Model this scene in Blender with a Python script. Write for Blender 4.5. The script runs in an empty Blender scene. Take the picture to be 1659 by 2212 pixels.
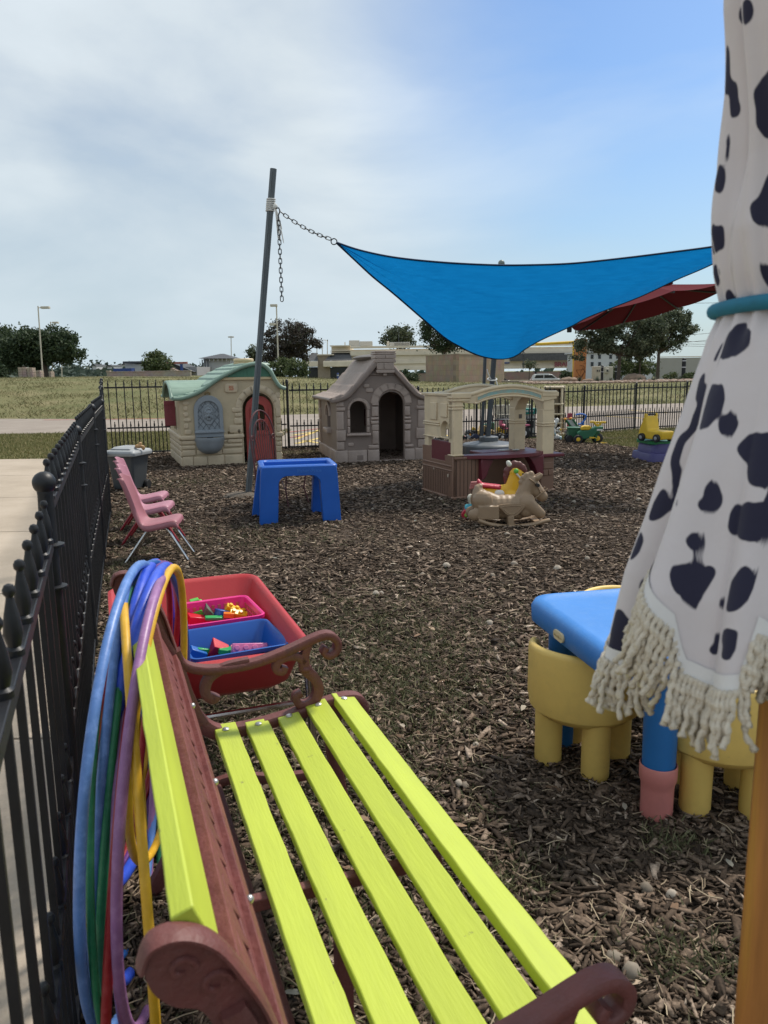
import bpy, bmesh, math, random
import numpy as np
from mathutils import Vector, Matrix, Euler, noise as mnoise

# ------------------------------------------------------------------ camera, sky, sun, exposure
SC = bpy.context.scene
COL = SC.collection
CAMH = 1.30
PITCH = math.atan(140 / 770.0)
ROLL = 0.014
_f = Vector((0, math.cos(PITCH), -math.sin(PITCH)))
_u0 = Vector((0, math.sin(PITCH), math.cos(PITCH)))
_r0 = Vector((1, 0, 0))
_r = _r0 * math.cos(ROLL) - _u0 * math.sin(ROLL)
_u = _u0 * math.cos(ROLL) + _r0 * math.sin(ROLL)
cam = bpy.data.cameras.new('camera')
cam_o = bpy.data.objects.new('camera', cam)
COL.objects.link(cam_o)
cam_o.matrix_world = Matrix(((_r.x, _u.x, -_f.x, 0), (_r.y, _u.y, -_f.y, 0), (_r.z, _u.z, -_f.z, CAMH), (0, 0, 0, 1)))
cam.sensor_fit = 'VERTICAL'
cam.sensor_height = 36.0
cam.lens = 770 / 1024 * 36.0
cam.clip_start = 0.02
cam.clip_end = 3000
cam.dof.use_dof = True
cam.dof.focus_distance = 5.0
cam.dof.aperture_fstop = 10.0
SC.camera = cam_o
SC.view_settings.view_transform = 'Standard'
SC.view_settings.look = 'None'
SC.view_settings.exposure = 0.48
SC.view_settings.gamma = 1.0
SC.view_settings.use_curve_mapping = False
try:
    SC.cycles.max_bounces = 8
    SC.cycles.transparent_max_bounces = 12
except Exception:
    pass

SUN_AZ, SUN_EL = math.radians(44), math.radians(54)
W = bpy.data.worlds.new("World")
SC.world = W
W.use_nodes = True
nt = W.node_tree
nt.nodes.clear()
N = nt.nodes.new
out = N('ShaderNodeOutputWorld')
bg = N('ShaderNodeBackground')
bg.inputs['Strength'].default_value = 0.1
sky = N('ShaderNodeTexSky')
sky.sky_type = 'NISHITA'
sky.sun_disc = False
sky.sun_elevation = SUN_EL
sky.sun_rotation = SUN_AZ
sky.air_density = 1.3
sky.dust_density = 1.0
sky.ozone_density = 1.5
tc = N('ShaderNodeTexCoord')
mp = N('ShaderNodeMapping')
mp.inputs['Rotation'].default_value = (0.25, 0.35, 0.5)
mp.inputs['Scale'].default_value = (1.2, 1.6, 3.4)
nz = N('ShaderNodeTexNoise')
nz.inputs['Scale'].default_value = 1.6
nz.inputs['Detail'].default_value = 7
nz.inputs['Roughness'].default_value = 0.52
nz.inputs['Distortion'].default_value = 0.35
dt = N('ShaderNodeVectorMath')
dt.operation = 'DOT_PRODUCT'
_g = Vector((0.40, 0.88, 0.34)).normalized()
dt.inputs[1].default_value = _g
mr = N('ShaderNodeMapRange')
mr.interpolation_type = 'SMOOTHSTEP'
mr.inputs['From Min'].default_value = 0.87
mr.inputs['From Max'].default_value = 1.0
mr.inputs['To Min'].default_value = 0.0
mr.inputs['To Max'].default_value = 1.0
mr2 = N('ShaderNodeMapRange')
mr2.inputs['From Min'].default_value = 0.30
mr2.inputs['From Max'].default_value = 0.70
mr2.inputs['To Min'].default_value = 0.70
mr2.inputs['To Max'].default_value = 1.22
sub = N('ShaderNodeMath')
sub.operation = 'SUBTRACT'
sub.use_clamp = True
ccol = N('ShaderNodeValToRGB')
ccol.color_ramp.elements[0].position = 0.35
ccol.color_ramp.elements[0].color = (3.95, 4.55, 5.05, 1)
ccol.color_ramp.elements[1].position = 0.68
ccol.color_ramp.elements[1].color = (5.75, 6.35, 6.8, 1)
cs = N('ShaderNodeMix')
cs.data_type = 'RGBA'
sep = N('ShaderNodeSeparateXYZ')
hz = N('ShaderNodeMapRange')
hz.inputs['From Min'].default_value = -0.02
hz.inputs['From Max'].default_value = 0.30
hz.inputs['To Min'].default_value = 0.6
hz.inputs['To Max'].default_value = 0.0
hmix = N('ShaderNodeMix')
hmix.data_type = 'RGBA'
hmix.inputs[7].default_value = (4.1, 5.1, 5.6, 1)
L = nt.links.new
L(tc.outputs['Generated'], mp.inputs['Vector'])
L(mp.outputs['Vector'], nz.inputs['Vector'])
L(tc.outputs['Generated'], dt.inputs[0])
L(dt.outputs['Value'], mr.inputs['Value'])
L(nz.outputs['Fac'], mr2.inputs['Value'])
L(mr2.outputs[0], sub.inputs[0])
L(mr.outputs[0], sub.inputs[1])
L(nz.outputs['Fac'], ccol.inputs['Fac'])
L(sub.outputs[0], cs.inputs[0])
skt = N('ShaderNodeMix'); skt.data_type = 'RGBA'; skt.blend_type = 'MULTIPLY'; skt.inputs[0].default_value = 1.0; skt.inputs[7].default_value = (0.55, 0.70, 0.90, 1)
L(sky.outputs[0], skt.inputs[6])
L(skt.outputs[2], cs.inputs[6])
L(ccol.outputs[0], cs.inputs[7])
L(tc.outputs['Generated'], sep.inputs[0])
L(sep.outputs['Z'], hz.inputs['Value'])
L(hz.outputs[0], hmix.inputs[0])
L(cs.outputs[2], hmix.inputs[6])
L(hmix.outputs[2], bg.inputs['Color'])
L(bg.outputs[0], out.inputs[0])

sun = bpy.data.lights.new('sun', 'SUN')
sun.energy = 2.9
sun.angle = math.radians(8)
sun.color = (1.0, 0.93, 0.83)
sun_o = bpy.data.objects.new('sun', sun)
COL.objects.link(sun_o)
_sd = Vector((math.sin(SUN_AZ) * math.cos(SUN_EL), math.cos(SUN_AZ) * math.cos(SUN_EL), math.sin(SUN_EL)))
sun_o.rotation_euler = (-_sd).to_track_quat('-Z', 'Y').to_euler()
sun_o.location = (8, 4, 12)

# ------------------------------------------------------------------ survey helpers: where a sight line meets a height or a distance
FPX = 770 * 2.16016
def ray(x, y):
    return _f + _r * ((x - 829.5) / FPX) + _u * ((1106 - y) / FPX)
def G(x, y, z=0.0):
    d = ray(x, y)
    return Vector((0, 0, CAMH)) + d * ((z - CAMH) / d.z)
def D(x, y, Y):
    d = ray(x, y)
    return Vector((0, 0, CAMH)) + d * (Y / d.y)

# ------------------------------------------------------------------ mesh builder
def smooth01(a, b, x):
    t = max(0.0, min(1.0, (x - a) / (b - a)))
    return t * t * (3 - 2 * t)

class MB:
    def __init__(s):
        s.v = []; s.f = []; s.M = Matrix.Identity(4)
    def at(s, loc=(0, 0, 0), rot=(0, 0, 0), sc=(1, 1, 1)):
        s.M = Matrix.LocRotScale(Vector(loc), Euler(rot), Vector(sc)); return s
    def add(s, vs, fs):
        n = len(s.v)
        M = s.M
        s.v += [tuple(M @ Vector(p)) for p in vs]
        s.f += [tuple(i + n for i in q) for q in fs]
        return s
    def box(s, x0, x1, y0, y1, z0, z1):
        v = [(x0, y0, z0), (x1, y0, z0), (x1, y1, z0), (x0, y1, z0), (x0, y0, z1), (x1, y0, z1), (x1, y1, z1), (x0, y1, z1)]
        return s.add(v, [(0, 3, 2, 1), (4, 5, 6, 7), (0, 1, 5, 4), (1, 2, 6, 5), (2, 3, 7, 6), (3, 0, 4, 7)])
    def cbox(s, c, d):
        return s.box(c[0] - d[0] / 2, c[0] + d[0] / 2, c[1] - d[1] / 2, c[1] + d[1] / 2, c[2] - d[2] / 2, c[2] + d[2] / 2)
    def loft(s, rings, cap0=True, cap1=True, closed=False):
        n = len(rings[0]); vs = [p for r in rings for p in r]; fs = []
        m = len(rings)
        for i in range(m if closed else m - 1):
            a = i * n; b = ((i + 1) % m) * n
            for j in range(n):
                k = (j + 1) % n
                fs.append((a + j, a + k, b + k, b + j))
        if cap0 and not closed: fs.append(tuple(range(n - 1, -1, -1)))
        if cap1 and not closed: fs.append(tuple(range((m - 1) * n, m * n)))
        return s.add(vs, fs)
    def tube(s, pts, r, n=8, caps=True, closed=False, flat=None):
        P = [Vector(p) for p in pts]; m = len(P)
        R = r if isinstance(r, (list, tuple)) else [r] * m
        T = []
        for i in range(m):
            if closed: t = P[(i + 1) % m] - P[i - 1]
            else: t = P[min(i + 1, m - 1)] - P[max(i - 1, 0)]
            T.append(t.normalized() if t.length > 1e-9 else Vector((0, 0, 1)))
        a = Vector((0, 0, 1)) if abs(T[0].z) < 0.9 else Vector((1, 0, 0))
        nrm = (a - T[0] * a.dot(T[0])).normalized()
        rings = []
        for i in range(m):
            nrm = nrm - T[i] * nrm.dot(T[i])
            nrm = nrm.normalized() if nrm.length > 1e-6 else T[i].orthogonal().normalized()
            b = T[i].cross(nrm)
            k1, k2 = flat if flat else (1, 1)
            rings.append([P[i] + (nrm * math.cos(2 * math.pi * j / n) * k1 + b * math.sin(2 * math.pi * j / n) * k2) * R[i] for j in range(n)])
        return s.loft(rings, caps, caps, closed)
    def lathe(s, prof, n=16, c=(0, 0, 0), cap=True):
        rings = [[(c[0] + r * math.cos(2 * math.pi * j / n), c[1] + r * math.sin(2 * math.pi * j / n), c[2] + z) for j in range(n)] for r, z in prof]
        return s.loft(rings, cap, cap)
    def ell(s, c, rad, n=14, m=8, R=None):
        rings = []
        for i in range(m + 1):
            t = math.pi * i / m
            rr = max(math.sin(t), 0.02)
            ring = []
            for j in range(n):
                a = 2 * math.pi * j / n
                p = Vector((rad[0] * rr * math.cos(a), rad[1] * rr * math.sin(a), -rad[2] * math.cos(t)))
                if R is not None: p = R @ p
                ring.append(p + Vector(c))
            rings.append(ring)
        return s.loft(rings)
    def prism(s, poly, y0, y1, holes=(), axis='y'):
        """poly in (x,z) pushed along y (axis 'y'), or (x,y) pushed along z (axis 'z'), or (y,z) along x (axis 'x')"""
        bm = bmesh.new()
        es = []
        def lp(pts):
            vs = [bm.verts.new((p[0], p[1], 0)) for p in pts]
            for i in range(len(vs)): es.append(bm.edges.new((vs[i], vs[(i + 1) % len(vs)])))
        lp(poly)
        for h in holes: lp(h)
        bmesh.ops.triangle_fill(bm, use_beauty=True, use_dissolve=False, edges=es)
        bmesh.ops.recalc_face_normals(bm, faces=bm.faces)
        if bm.faces and sum(f.normal.z for f in bm.faces) < 0:
            for f in bm.faces: f.normal_flip()
        bm.verts.index_update()
        base = [(v.co.x, v.co.y) for v in bm.verts]
        fc = [[v.index for v in f.verts] for f in bm.faces]
        bnd = []
        for f in bm.faces:
            for l in f.loops:
                if len(l.edge.link_faces) == 1: bnd.append((l.vert.index, l.link_loop_next.vert.index))
        bm.free()
        n = len(base)
        def pt(p, h):
            return (p[0], h, p[1]) if axis == 'y' else ((p[0], p[1], h) if axis == 'z' else (h, p[0], p[1]))
        vs = [pt(p, y0) for p in base] + [pt(p, y1) for p in base]
        fs = []
        flip = axis == 'y'
        for f in fc:
            lo = tuple(f) if flip else tuple(reversed(f))
            hi = tuple(i + n for i in (reversed(f) if flip else f))
            fs += [lo, hi]
        for a, b in bnd:
            fs.append((b, a, a + n, b + n) if flip else (a, b, b + n, a + n))
        return s.add(vs, fs)
    def grid(s, fn, nu, nv):
        vs = [fn(i / nu, j / nv) for j in range(nv + 1) for i in range(nu + 1)]
        fs = [(j * (nu + 1) + i, j * (nu + 1) + i + 1, (j + 1) * (nu + 1) + i + 1, (j + 1) * (nu + 1) + i) for j in range(nv) for i in range(nu)]
        return s.add(vs, fs)
    def build(s, name, mat, parent=None, smooth=True, angle=38, bevel=0, seg=2, loc=None, rotz=0, subsurf=0, remesh=0, smit=0, solid=0):
        me = bpy.data.meshes.new(name)
        me.from_pydata(s.v, [], s.f)
        me.materials.append(mat)
        me.update()
        if smooth and not remesh:
            me.shade_smooth()
            if angle < 180: me.set_sharp_from_angle(angle=math.radians(angle))
        o = bpy.data.objects.new(name, me)
        COL.objects.link(o)
        if parent: o.parent = parent
        if loc is not None: o.location = loc
        if rotz: o.rotation_euler = (0, 0, rotz)
        if solid:
            m = o.modifiers.new('t', 'SOLIDIFY'); m.thickness = solid; m.offset = 0
        if remesh:
            m = o.modifiers.new('r', 'REMESH'); m.mode = 'VOXEL'; m.voxel_size = remesh; m.use_smooth_shade = True
            if smit:
                q = o.modifiers.new('s', 'SMOOTH'); q.iterations = smit; q.factor = 0.5
        if bevel:
            m = o.modifiers.new('b', 'BEVEL'); m.width = bevel; m.segments = seg; m.limit_method = 'ANGLE'; m.angle_limit = math.radians(35)
            m.harden_normals = False
        if subsurf:
            m = o.modifiers.new('ss', 'SUBSURF'); m.levels = subsurf; m.render_levels = subsurf
        return o

def tag(o, label=None, cat=None, group=None, kind=None):
    if label: o['label'] = label
    if cat: o['category'] = cat
    if group: o['group'] = group
    if kind: o['kind'] = kind
    return o
def thing(name, label, cat, loc=(0, 0, 0), rotz=0, group=None):
    o = bpy.data.objects.new(name, None)
    o.empty_display_size = 0.1
    COL.objects.link(o)
    o.location = loc
    o.rotation_euler = (0, 0, rotz)
    return tag(o, label, cat, group)
def copy_tree(o, parent=None):
    c = o.copy(); COL.objects.link(c)
    if parent is not None: c.parent = parent
    for ch in list(o.children): copy_tree(ch, c)
    return c
def arc(cx, cz, r, a0, a1, n, rz=None):
    rz = r if rz is None else rz
    return [(cx + r * math.cos(math.radians(a0 + (a1 - a0) * i / n)), cz + rz * math.sin(math.radians(a0 + (a1 - a0) * i / n))) for i in range(n + 1)]
def rrect(x0, x1, y0, y1, r, n=4):
    return arc(x1 - r, y0 + r, r, -90, 0, n) + arc(x1 - r, y1 - r, r, 0, 90, n) + arc(x0 + r, y1 - r, r, 90, 180, n) + arc(x0 + r, y0 + r, r, 180, 270, n)
def catmull(P, k=6, closed=False):
    P = [Vector(p) for p in P]; n = len(P); out = []
    rng = range(n) if closed else range(n - 1)
    for i in rng:
        if closed: p0, p1, p2, p3 = P[i - 1], P[i], P[(i + 1) % n], P[(i + 2) % n]
        else: p0, p1, p2, p3 = P[max(i - 1, 0)], P[i], P[i + 1], P[min(i + 2, n - 1)]
        for j in range(k):
            t = j / k
            out.append(0.5 * ((2 * p1) + (p2 - p0) * t + (2 * p0 - 5 * p1 + 4 * p2 - p3) * t * t + (3 * p1 - p0 - 3 * p2 + p3) * t ** 3))
    if not closed: out.append(P[-1])
    return out
def cat2(P, k=6, closed=False):
    return [(q.x, q.y) for q in catmull([(p[0], p[1], 0) for p in P], k, closed)]
def text_data(s, size, depth, align='CENTER', bold=0.0):
    cu = bpy.data.curves.new('t', 'FONT'); cu.body = s; cu.size = size; cu.extrude = depth; cu.align_x = align; cu.align_y = 'CENTER'; cu.offset = bold
    o = bpy.data.objects.new('t', cu); COL.objects.link(o)
    dg = bpy.context.evaluated_depsgraph_get()
    me = bpy.data.meshes.new_from_object(o.evaluated_get(dg))
    vs = [tuple(v.co) for v in me.vertices]; fs = [tuple(p.vertices) for p in me.polygons]
    bpy.data.objects.remove(o); bpy.data.curves.remove(cu); bpy.data.meshes.remove(me)
    return vs, fs

# ------------------------------------------------------------------ materials
def nodes_of(name):
    m = bpy.data.materials.new(name); m.use_nodes = True
    t = m.node_tree; t.nodes.clear()
    o = t.nodes.new('ShaderNodeOutputMaterial'); b = t.nodes.new('ShaderNodeBsdfPrincipled')
    t.links.new(b.outputs[0], o.inputs[0])
    return m, t, b
def MAT(name, col, rough=0.5, metal=0.0, var=0.10, vs=5.0, bump=0.0, bs=60.0, dirt=0.0, dcol=(0.09, 0.07, 0.05), ds=9.0, spec=0.5, coat=0.0, stretch=None, hue=None, scr=0.0, chipc=(0.05, 0.04, 0.03), chs=30):
    m, t, b = nodes_of(name)
    tc = t.nodes.new('ShaderNodeTexCoord')
    src = tc.outputs['Object']
    if stretch:
        mp = t.nodes.new('ShaderNodeMapping'); mp.inputs['Scale'].default_value = stretch
        t.links.new(src, mp.inputs[0]); src = mp.outputs[0]
    n1 = t.nodes.new('ShaderNodeTexNoise'); n1.inputs['Scale'].default_value = vs; n1.inputs['Detail'].default_value = 5; n1.inputs['Roughness'].default_value = 0.6
    t.links.new(src, n1.inputs['Vector'])
    rp = t.nodes.new('ShaderNodeValToRGB')
    lo = hue if hue else [c * (1 - var) for c in col]
    hi = [min(c * (1 + var), 1) for c in col]
    rp.color_ramp.elements[0].position = 0.3; rp.color_ramp.elements[0].color = (*lo, 1)
    rp.color_ramp.elements[1].position = 0.7; rp.color_ramp.elements[1].color = (*hi, 1)
    t.links.new(n1.outputs['Fac'], rp.inputs[0])
    cur = rp.outputs[0]
    if dirt > 0:
        n2 = t.nodes.new('ShaderNodeTexNoise'); n2.inputs['Scale'].default_value = ds; n2.inputs['Detail'].default_value = 8; n2.inputs['Roughness'].default_value = 0.7
        t.links.new(src, n2.inputs['Vector'])
        mr = t.nodes.new('ShaderNodeMapRange'); mr.inputs['From Min'].default_value = 0.48; mr.inputs['From Max'].default_value = 0.72; mr.inputs['To Max'].default_value = dirt
        t.links.new(n2.outputs['Fac'], mr.inputs[0])
        mx = t.nodes.new('ShaderNodeMix'); mx.data_type = 'RGBA'; mx.inputs[7].default_value = (*dcol, 1)
        t.links.new(mr.outputs[0], mx.inputs[0]); t.links.new(cur, mx.inputs[6]); cur = mx.outputs[2]
    if scr > 0:
        n4 = t.nodes.new('ShaderNodeTexNoise'); n4.inputs['Scale'].default_value = chs; n4.inputs['Detail'].default_value = 9; n4.inputs['Roughness'].default_value = 0.72; n4.inputs['Distortion'].default_value = 0.6
        t.links.new(tc.outputs['Object'], n4.inputs['Vector'])
        m4 = t.nodes.new('ShaderNodeMapRange'); m4.inputs['From Min'].default_value = 0.655; m4.inputs['From Max'].default_value = 0.70; m4.inputs['To Max'].default_value = scr
        x4 = t.nodes.new('ShaderNodeMix'); x4.data_type = 'RGBA'; x4.inputs[7].default_value = (*chipc, 1)
        t.links.new(n4.outputs['Fac'], m4.inputs[0]); t.links.new(m4.outputs[0], x4.inputs[0]); t.links.new(cur, x4.inputs[6]); cur = x4.outputs[2]
    t.links.new(cur, b.inputs['Base Color'])
    rr = t.nodes.new('ShaderNodeMapRange'); rr.inputs['To Min'].default_value = max(rough - 0.1, 0.03); rr.inputs['To Max'].default_value = min(rough + 0.12, 1)
    t.links.new(n1.outputs['Fac'], rr.inputs[0]); t.links.new(rr.outputs[0], b.inputs['Roughness'])
    b.inputs['Metallic'].default_value = metal
    b.inputs['Specular IOR Level'].default_value = spec
    b.inputs['Coat Weight'].default_value = coat
    if bump > 0:
        n3 = t.nodes.new('ShaderNodeTexNoise'); n3.inputs['Scale'].default_value = bs; n3.inputs['Detail'].default_value = 4
        t.links.new(src, n3.inputs['Vector'])
        bp = t.nodes.new('ShaderNodeBump'); bp.inputs['Strength'].default_value = bump; bp.inputs['Distance'].default_value = 0.01
        t.links.new(n3.outputs['Fac'], bp.inputs['Height']); t.links.new(bp.outputs[0], b.inputs['Normal'])
    return m
def ISL(name, cols, rough=0.8, spec=0.3, pos=None, trans=0.0, grain=0):
    """colour picked per loose piece (chips, leaves)"""
    m, t, b = nodes_of(name)
    g = t.nodes.new('ShaderNodeNewGeometry')
    rp = t.nodes.new('ShaderNodeValToRGB')
    cr = rp.color_ramp
    while len(cr.elements) < len(cols): cr.elements.new(0.5)
    for i, c in enumerate(cols):
        cr.elements[i].position = pos[i] if pos else i / (len(cols) - 1)
        cr.elements[i].color = (*c, 1)
    t.links.new(g.outputs['Random Per Island'], rp.inputs[0])
    if grain:
        tc = t.nodes.new('ShaderNodeTexCoord'); nz = t.nodes.new('ShaderNodeTexNoise'); nz.inputs['Scale'].default_value = grain; nz.inputs['Detail'].default_value = 4
        mr = t.nodes.new('ShaderNodeMapRange'); mr.inputs['From Min'].default_value = 0.3; mr.inputs['From Max'].default_value = 0.7; mr.inputs['To Min'].default_value = 0.5; mr.inputs['To Max'].default_value = 1.35
        mm_ = t.nodes.new('ShaderNodeMix'); mm_.data_type = 'RGBA'; mm_.blend_type = 'MULTIPLY'; mm_.inputs[0].default_value = 1.0
        t.links.new(tc.outputs['Object'], nz.inputs['Vector']); t.links.new(nz.outputs['Fac'], mr.inputs[0]); t.links.new(rp.outputs[0], mm_.inputs[6]); t.links.new(mr.outputs[0], mm_.inputs[7])
        t.links.new(mm_.outputs[2], b.inputs['Base Color'])
    else:
        t.links.new(rp.outputs[0], b.inputs['Base Color'])
    b.inputs['Roughness'].default_value = rough
    b.inputs['Specular IOR Level'].default_value = spec
    if trans > 0:
        b.inputs['Transmission Weight'].default_value = 0
        tr = t.nodes.new('ShaderNodeBsdfTranslucent'); t.links.new(rp.outputs[0], tr.inputs[0])
        mx = t.nodes.new('ShaderNodeMixShader'); mx.inputs[0].default_value = trans
        o = [n for n in t.nodes if n.type == 'OUTPUT_MATERIAL'][0]
        t.links.new(b.outputs[0], mx.inputs[1]); t.links.new(tr.outputs[0], mx.inputs[2]); t.links.new(mx.outputs[0], o.inputs[0])
    return m
def np_mesh(name, V, F, mat, parent=None, smooth=False):
    """V (n,3), F (m,k) arrays -> one mesh object"""
    me = bpy.data.meshes.new(name)
    m, k = F.shape
    me.vertices.add(len(V)); me.vertices.foreach_set('co', np.asarray(V, np.float32).ravel())
    me.loops.add(m * k); me.loops.foreach_set('vertex_index', F.astype(np.int32).ravel())
    me.polygons.add(m)
    me.polygons.foreach_set('loop_start', np.arange(0, m * k, k, dtype=np.int32))
    me.polygons.foreach_set('loop_total', np.full(m, k, np.int32))
    if smooth: me.polygons.foreach_set('use_smooth', np.ones(m, bool))
    me.update(calc_edges=True); me.validate()
    me.materials.append(mat)
    o = bpy.data.objects.new(name, me); COL.objects.link(o)
    if parent: o.parent = parent
    return o
RNG = np.random.default_rng(7)
random.seed(7)
# ------------------------------------------------------------------ terrain and ground sheets
def lerp_tab(x, xs, ys): return float(np.interp(x, xs, ys))
def T(x, y):
    ys = lerp_tab(x, [-12, -7, -2.5, 1, 7, 11], [24.6, 23.2, 24.8, 25.9, 27.5, 28.8])
    if y <= ys: return 0.0
    c = lerp_tab(x, [-20, -5, 2.2, 10, 16], [1.27, 1.05, 0.69, 0.55, 0.60])
    t = min(1.0, (y - ys) / (46 - ys))
    z = c * (1 - (1 - t) ** 1.8)
    z += 0.05 * math.sin(x * 0.7 + y * 0.31) * t * (1 - t) * 2
    if y > 46:
        a = smooth01(-0.16, -0.02, x / y)
        zr = c + (-0.55 - c) * min(1, (y - 46) / 60)
        zl = c + (-7.5 - c) * smooth01(70, 240, y)
        z = zr * a + zl * (1 - a)
    return z
FENCE_L = [(0.05, 0), (1.8, 0), (3.55, 0), (5.3, 0), (7.05, 0), (8.9, 0), (10.75, 0), (12.67, 0)]
def fence_x(y): return lerp_tab(y, [-2, 0.05, 1.8, 3.55, 5.3, 7.05, 12.67], [0.55, -0.16, -0.80, -1.41, -1.985, -2.55, -4.55])

def GROUND(name, cols, sc, fine, bump, rough=0.95):
    m, t, b = nodes_of(name)
    tc = t.nodes.new('ShaderNodeTexCoord')
    cur = None
    n1 = t.nodes.new('ShaderNodeTexNoise'); n1.inputs['Scale'].default_value = sc; n1.inputs['Detail'].default_value = 8; n1.inputs['Roughness'].default_value = 0.65
    n2 = t.nodes.new('ShaderNodeTexNoise'); n2.inputs['Scale'].default_value = fine; n2.inputs['Detail'].default_value = 6; n2.inputs['Roughness'].default_value = 0.75
    t.links.new(tc.outputs['Object'], n1.inputs['Vector']); t.links.new(tc.outputs['Object'], n2.inputs['Vector'])
    ad = t.nodes.new('ShaderNodeMix'); ad.data_type = 'FLOAT'; ad.inputs[0].default_value = 0.45
    t.links.new(n1.outputs['Fac'], ad.inputs[2]); t.links.new(n2.outputs['Fac'], ad.inputs[3])
    rp = t.nodes.new('ShaderNodeValToRGB')
    while len(rp.color_ramp.elements) < len(cols): rp.color_ramp.elements.new(0.5)
    for i, c in enumerate(cols):
        rp.color_ramp.elements[i].position = 0.34 + 0.32 * i / (len(cols) - 1); rp.color_ramp.elements[i].color = (*c, 1)
    t.links.new(ad.outputs[0], rp.inputs[0]); t.links.new(rp.outputs[0], b.inputs['Base Color'])
    b.inputs['Roughness'].default_value = rough; b.inputs['Specular IOR Level'].default_value = 0.2
    bp = t.nodes.new('ShaderNodeBump'); bp.inputs['Strength'].default_value = bump; bp.inputs['Distance'].default_value = 0.05
    t.links.new(n2.outputs['Fac'], bp.inputs['Height']); t.links.new(bp.outputs[0], b.inputs['Normal'])
    return m
m_field = GROUND('dry_grass', [(0.075, 0.088, 0.032), (0.125, 0.128, 0.052), (0.175, 0.158, 0.075), (0.25, 0.205, 0.115)], 0.45, 14, 0.6)
m_mulch = GROUND('mulch_soil', [(0.042, 0.030, 0.021), (0.078, 0.056, 0.040), (0.120, 0.088, 0.064), (0.165, 0.126, 0.096)], 2.2, 75, 0.9)
m_conc = GROUND('concrete', [(0.22, 0.185, 0.158), (0.275, 0.235, 0.20), (0.32, 0.275, 0.24)], 1.1, 60, 0.12)
m_walk = GROUND('sidewalk_concrete', [(0.31, 0.26, 0.205), (0.40, 0.335, 0.265), (0.47, 0.40, 0.325)], 1.4, 90, 0.18)
m_rockbed = GROUND('gravel_bed', [(0.12, 0.08, 0.06), (0.24, 0.17, 0.13), (0.34, 0.26, 0.21)], 3, 20, 0.8)

xs = np.unique(np.concatenate([np.linspace(-600, -60, 12), np.linspace(-60, -14, 24), np.linspace(-14, 16, 61), np.linspace(16, 70, 20), np.linspace(70, 600, 10)]))
ysl = np.unique(np.concatenate([np.linspace(-40, 0, 5), np.linspace(0, 22, 12), np.linspace(22, 50, 57), np.linspace(50, 130, 30), np.linspace(130, 1500, 20)]))
gb = MB()
gb.v = [(x, y, T(x, y) - 0.015) for y in ysl for x in xs]
nx = len(xs)
gb.f = [(j * nx + i, j * nx + i + 1, (j + 1) * nx + i + 1, (j + 1) * nx + i) for j in range(len(ysl) - 1) for i in range(nx - 1)]
tag(gb.build('ground', m_field, angle=180), kind='structure')

# concrete drive behind the fence, widening into the parking court on the right
pv = []; pf = []
pxs = np.linspace(-40, 40, 81)
for x in pxs:
    far = lerp_tab(x, [-40, -12, -7, -2.5, 1, 7, 11, 40], [25.5, 24.6, 23.2, 24.8, 25.9, 27.5, 28.8, 33])
    near = lerp_tab(x, [-40, -8.8, -5.2, -2.4, -2.0, 0, 4.1, 6.7, 12, 40], [17.2, 17.9, 18.1, 18.0, 13.55, 13.7, 15.9, 17.1, 19, 30])
    for k in range(7): pv.append((x, near + (far - near) * k / 6, 0.006))
for i in range(len(pxs) - 1):
    for k in range(6):
        a = i * 7 + k
        pf.append((a, a + 7, a + 8, a + 1))
pb = MB(); pb.v = pv; pb.f = pf
tag(pb.build('driveway', m_conc, angle=180), kind='structure')
# pale kerb strip behind the back fence
kb = MB()
for x0, x1 in ((-4.5, -2.05),):
    kb.add([(x0, 12.85, 0.004), (x1, 13.30, 0.004), (x1, 13.62, 0.004), (x0, 13.17, 0.004)], [(0, 1, 2, 3)])
tag(kb.build('fence_strip', m_walk), kind='structure')
# sidewalk slabs outside the left fence
sw = MB()
rows = [-3, -1.2, 0.7, 2.6, 4.5, 6.4, 8.3, 10.2, 12.28]
for j in range(len(rows) - 1):
    y0, y1 = rows[j] + 0.008, rows[j + 1] - 0.008
    xr0, xr1 = fence_x(y0) - 0.06, fence_x(y1) - 0.06
    for i in range(4):
        a0 = 0 if i == 0 else 1.95 * i + 0.008
        a1 = 1.95 * (i + 1) - 0.008
        p = [(xr0 - a1, y0), (xr0 - a0, y0), (xr1 - a0, y1), (xr1 - a1, y1)]
        sw.add([(q[0], q[1], -0.05) for q in p] + [(q[0], q[1], 0.012) for q in p], [(4, 5, 6, 7), (0, 1, 5, 4), (1, 2, 6, 5), (2, 3, 7, 6), (3, 0, 4, 7)])
tag(sw.build('sidewalk', m_walk, smooth=False), kind='structure')
# painted parking lines and worn chalk play markings
m_yline = MAT('yellow_line_paint', (0.62, 0.45, 0.12), 0.8, var=0.2, dirt=0.6, dcol=(0.36, 0.31, 0.27), ds=6)
m_rline = MAT('red_line_paint', (0.45, 0.12, 0.10), 0.8, var=0.2, dirt=0.7, dcol=(0.36, 0.31, 0.27), ds=6)
def line(mb, p, q, w, z=0.011):
    p, q = Vector(p), Vector(q); d = (q - p).normalized(); n = Vector((-d.y, d.x)) * w / 2
    mb.add([(p.x - n.x, p.y - n.y, z), (q.x - n.x, q.y - n.y, z), (q.x + n.x, q.y + n.y, z), (p.x + n.x, p.y + n.y, z)], [(0, 1, 2, 3)])
def g2(x, y): q = G(x, y, 0.011); return (q.x, q.y)
yl = MB()
for a, b in (((632, 940), (690, 931)), ((640, 958), (700, 944)), ((655, 951), (690, 957)), ((1290, 898), (1400, 904)), ((1360, 886), (1440, 892)), ((1180, 905), (1240, 913)), ((960, 940), (1010, 946)), ((700, 925), (640, 948))):
    line(yl, g2(*a), g2(*b), 0.11)
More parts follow.
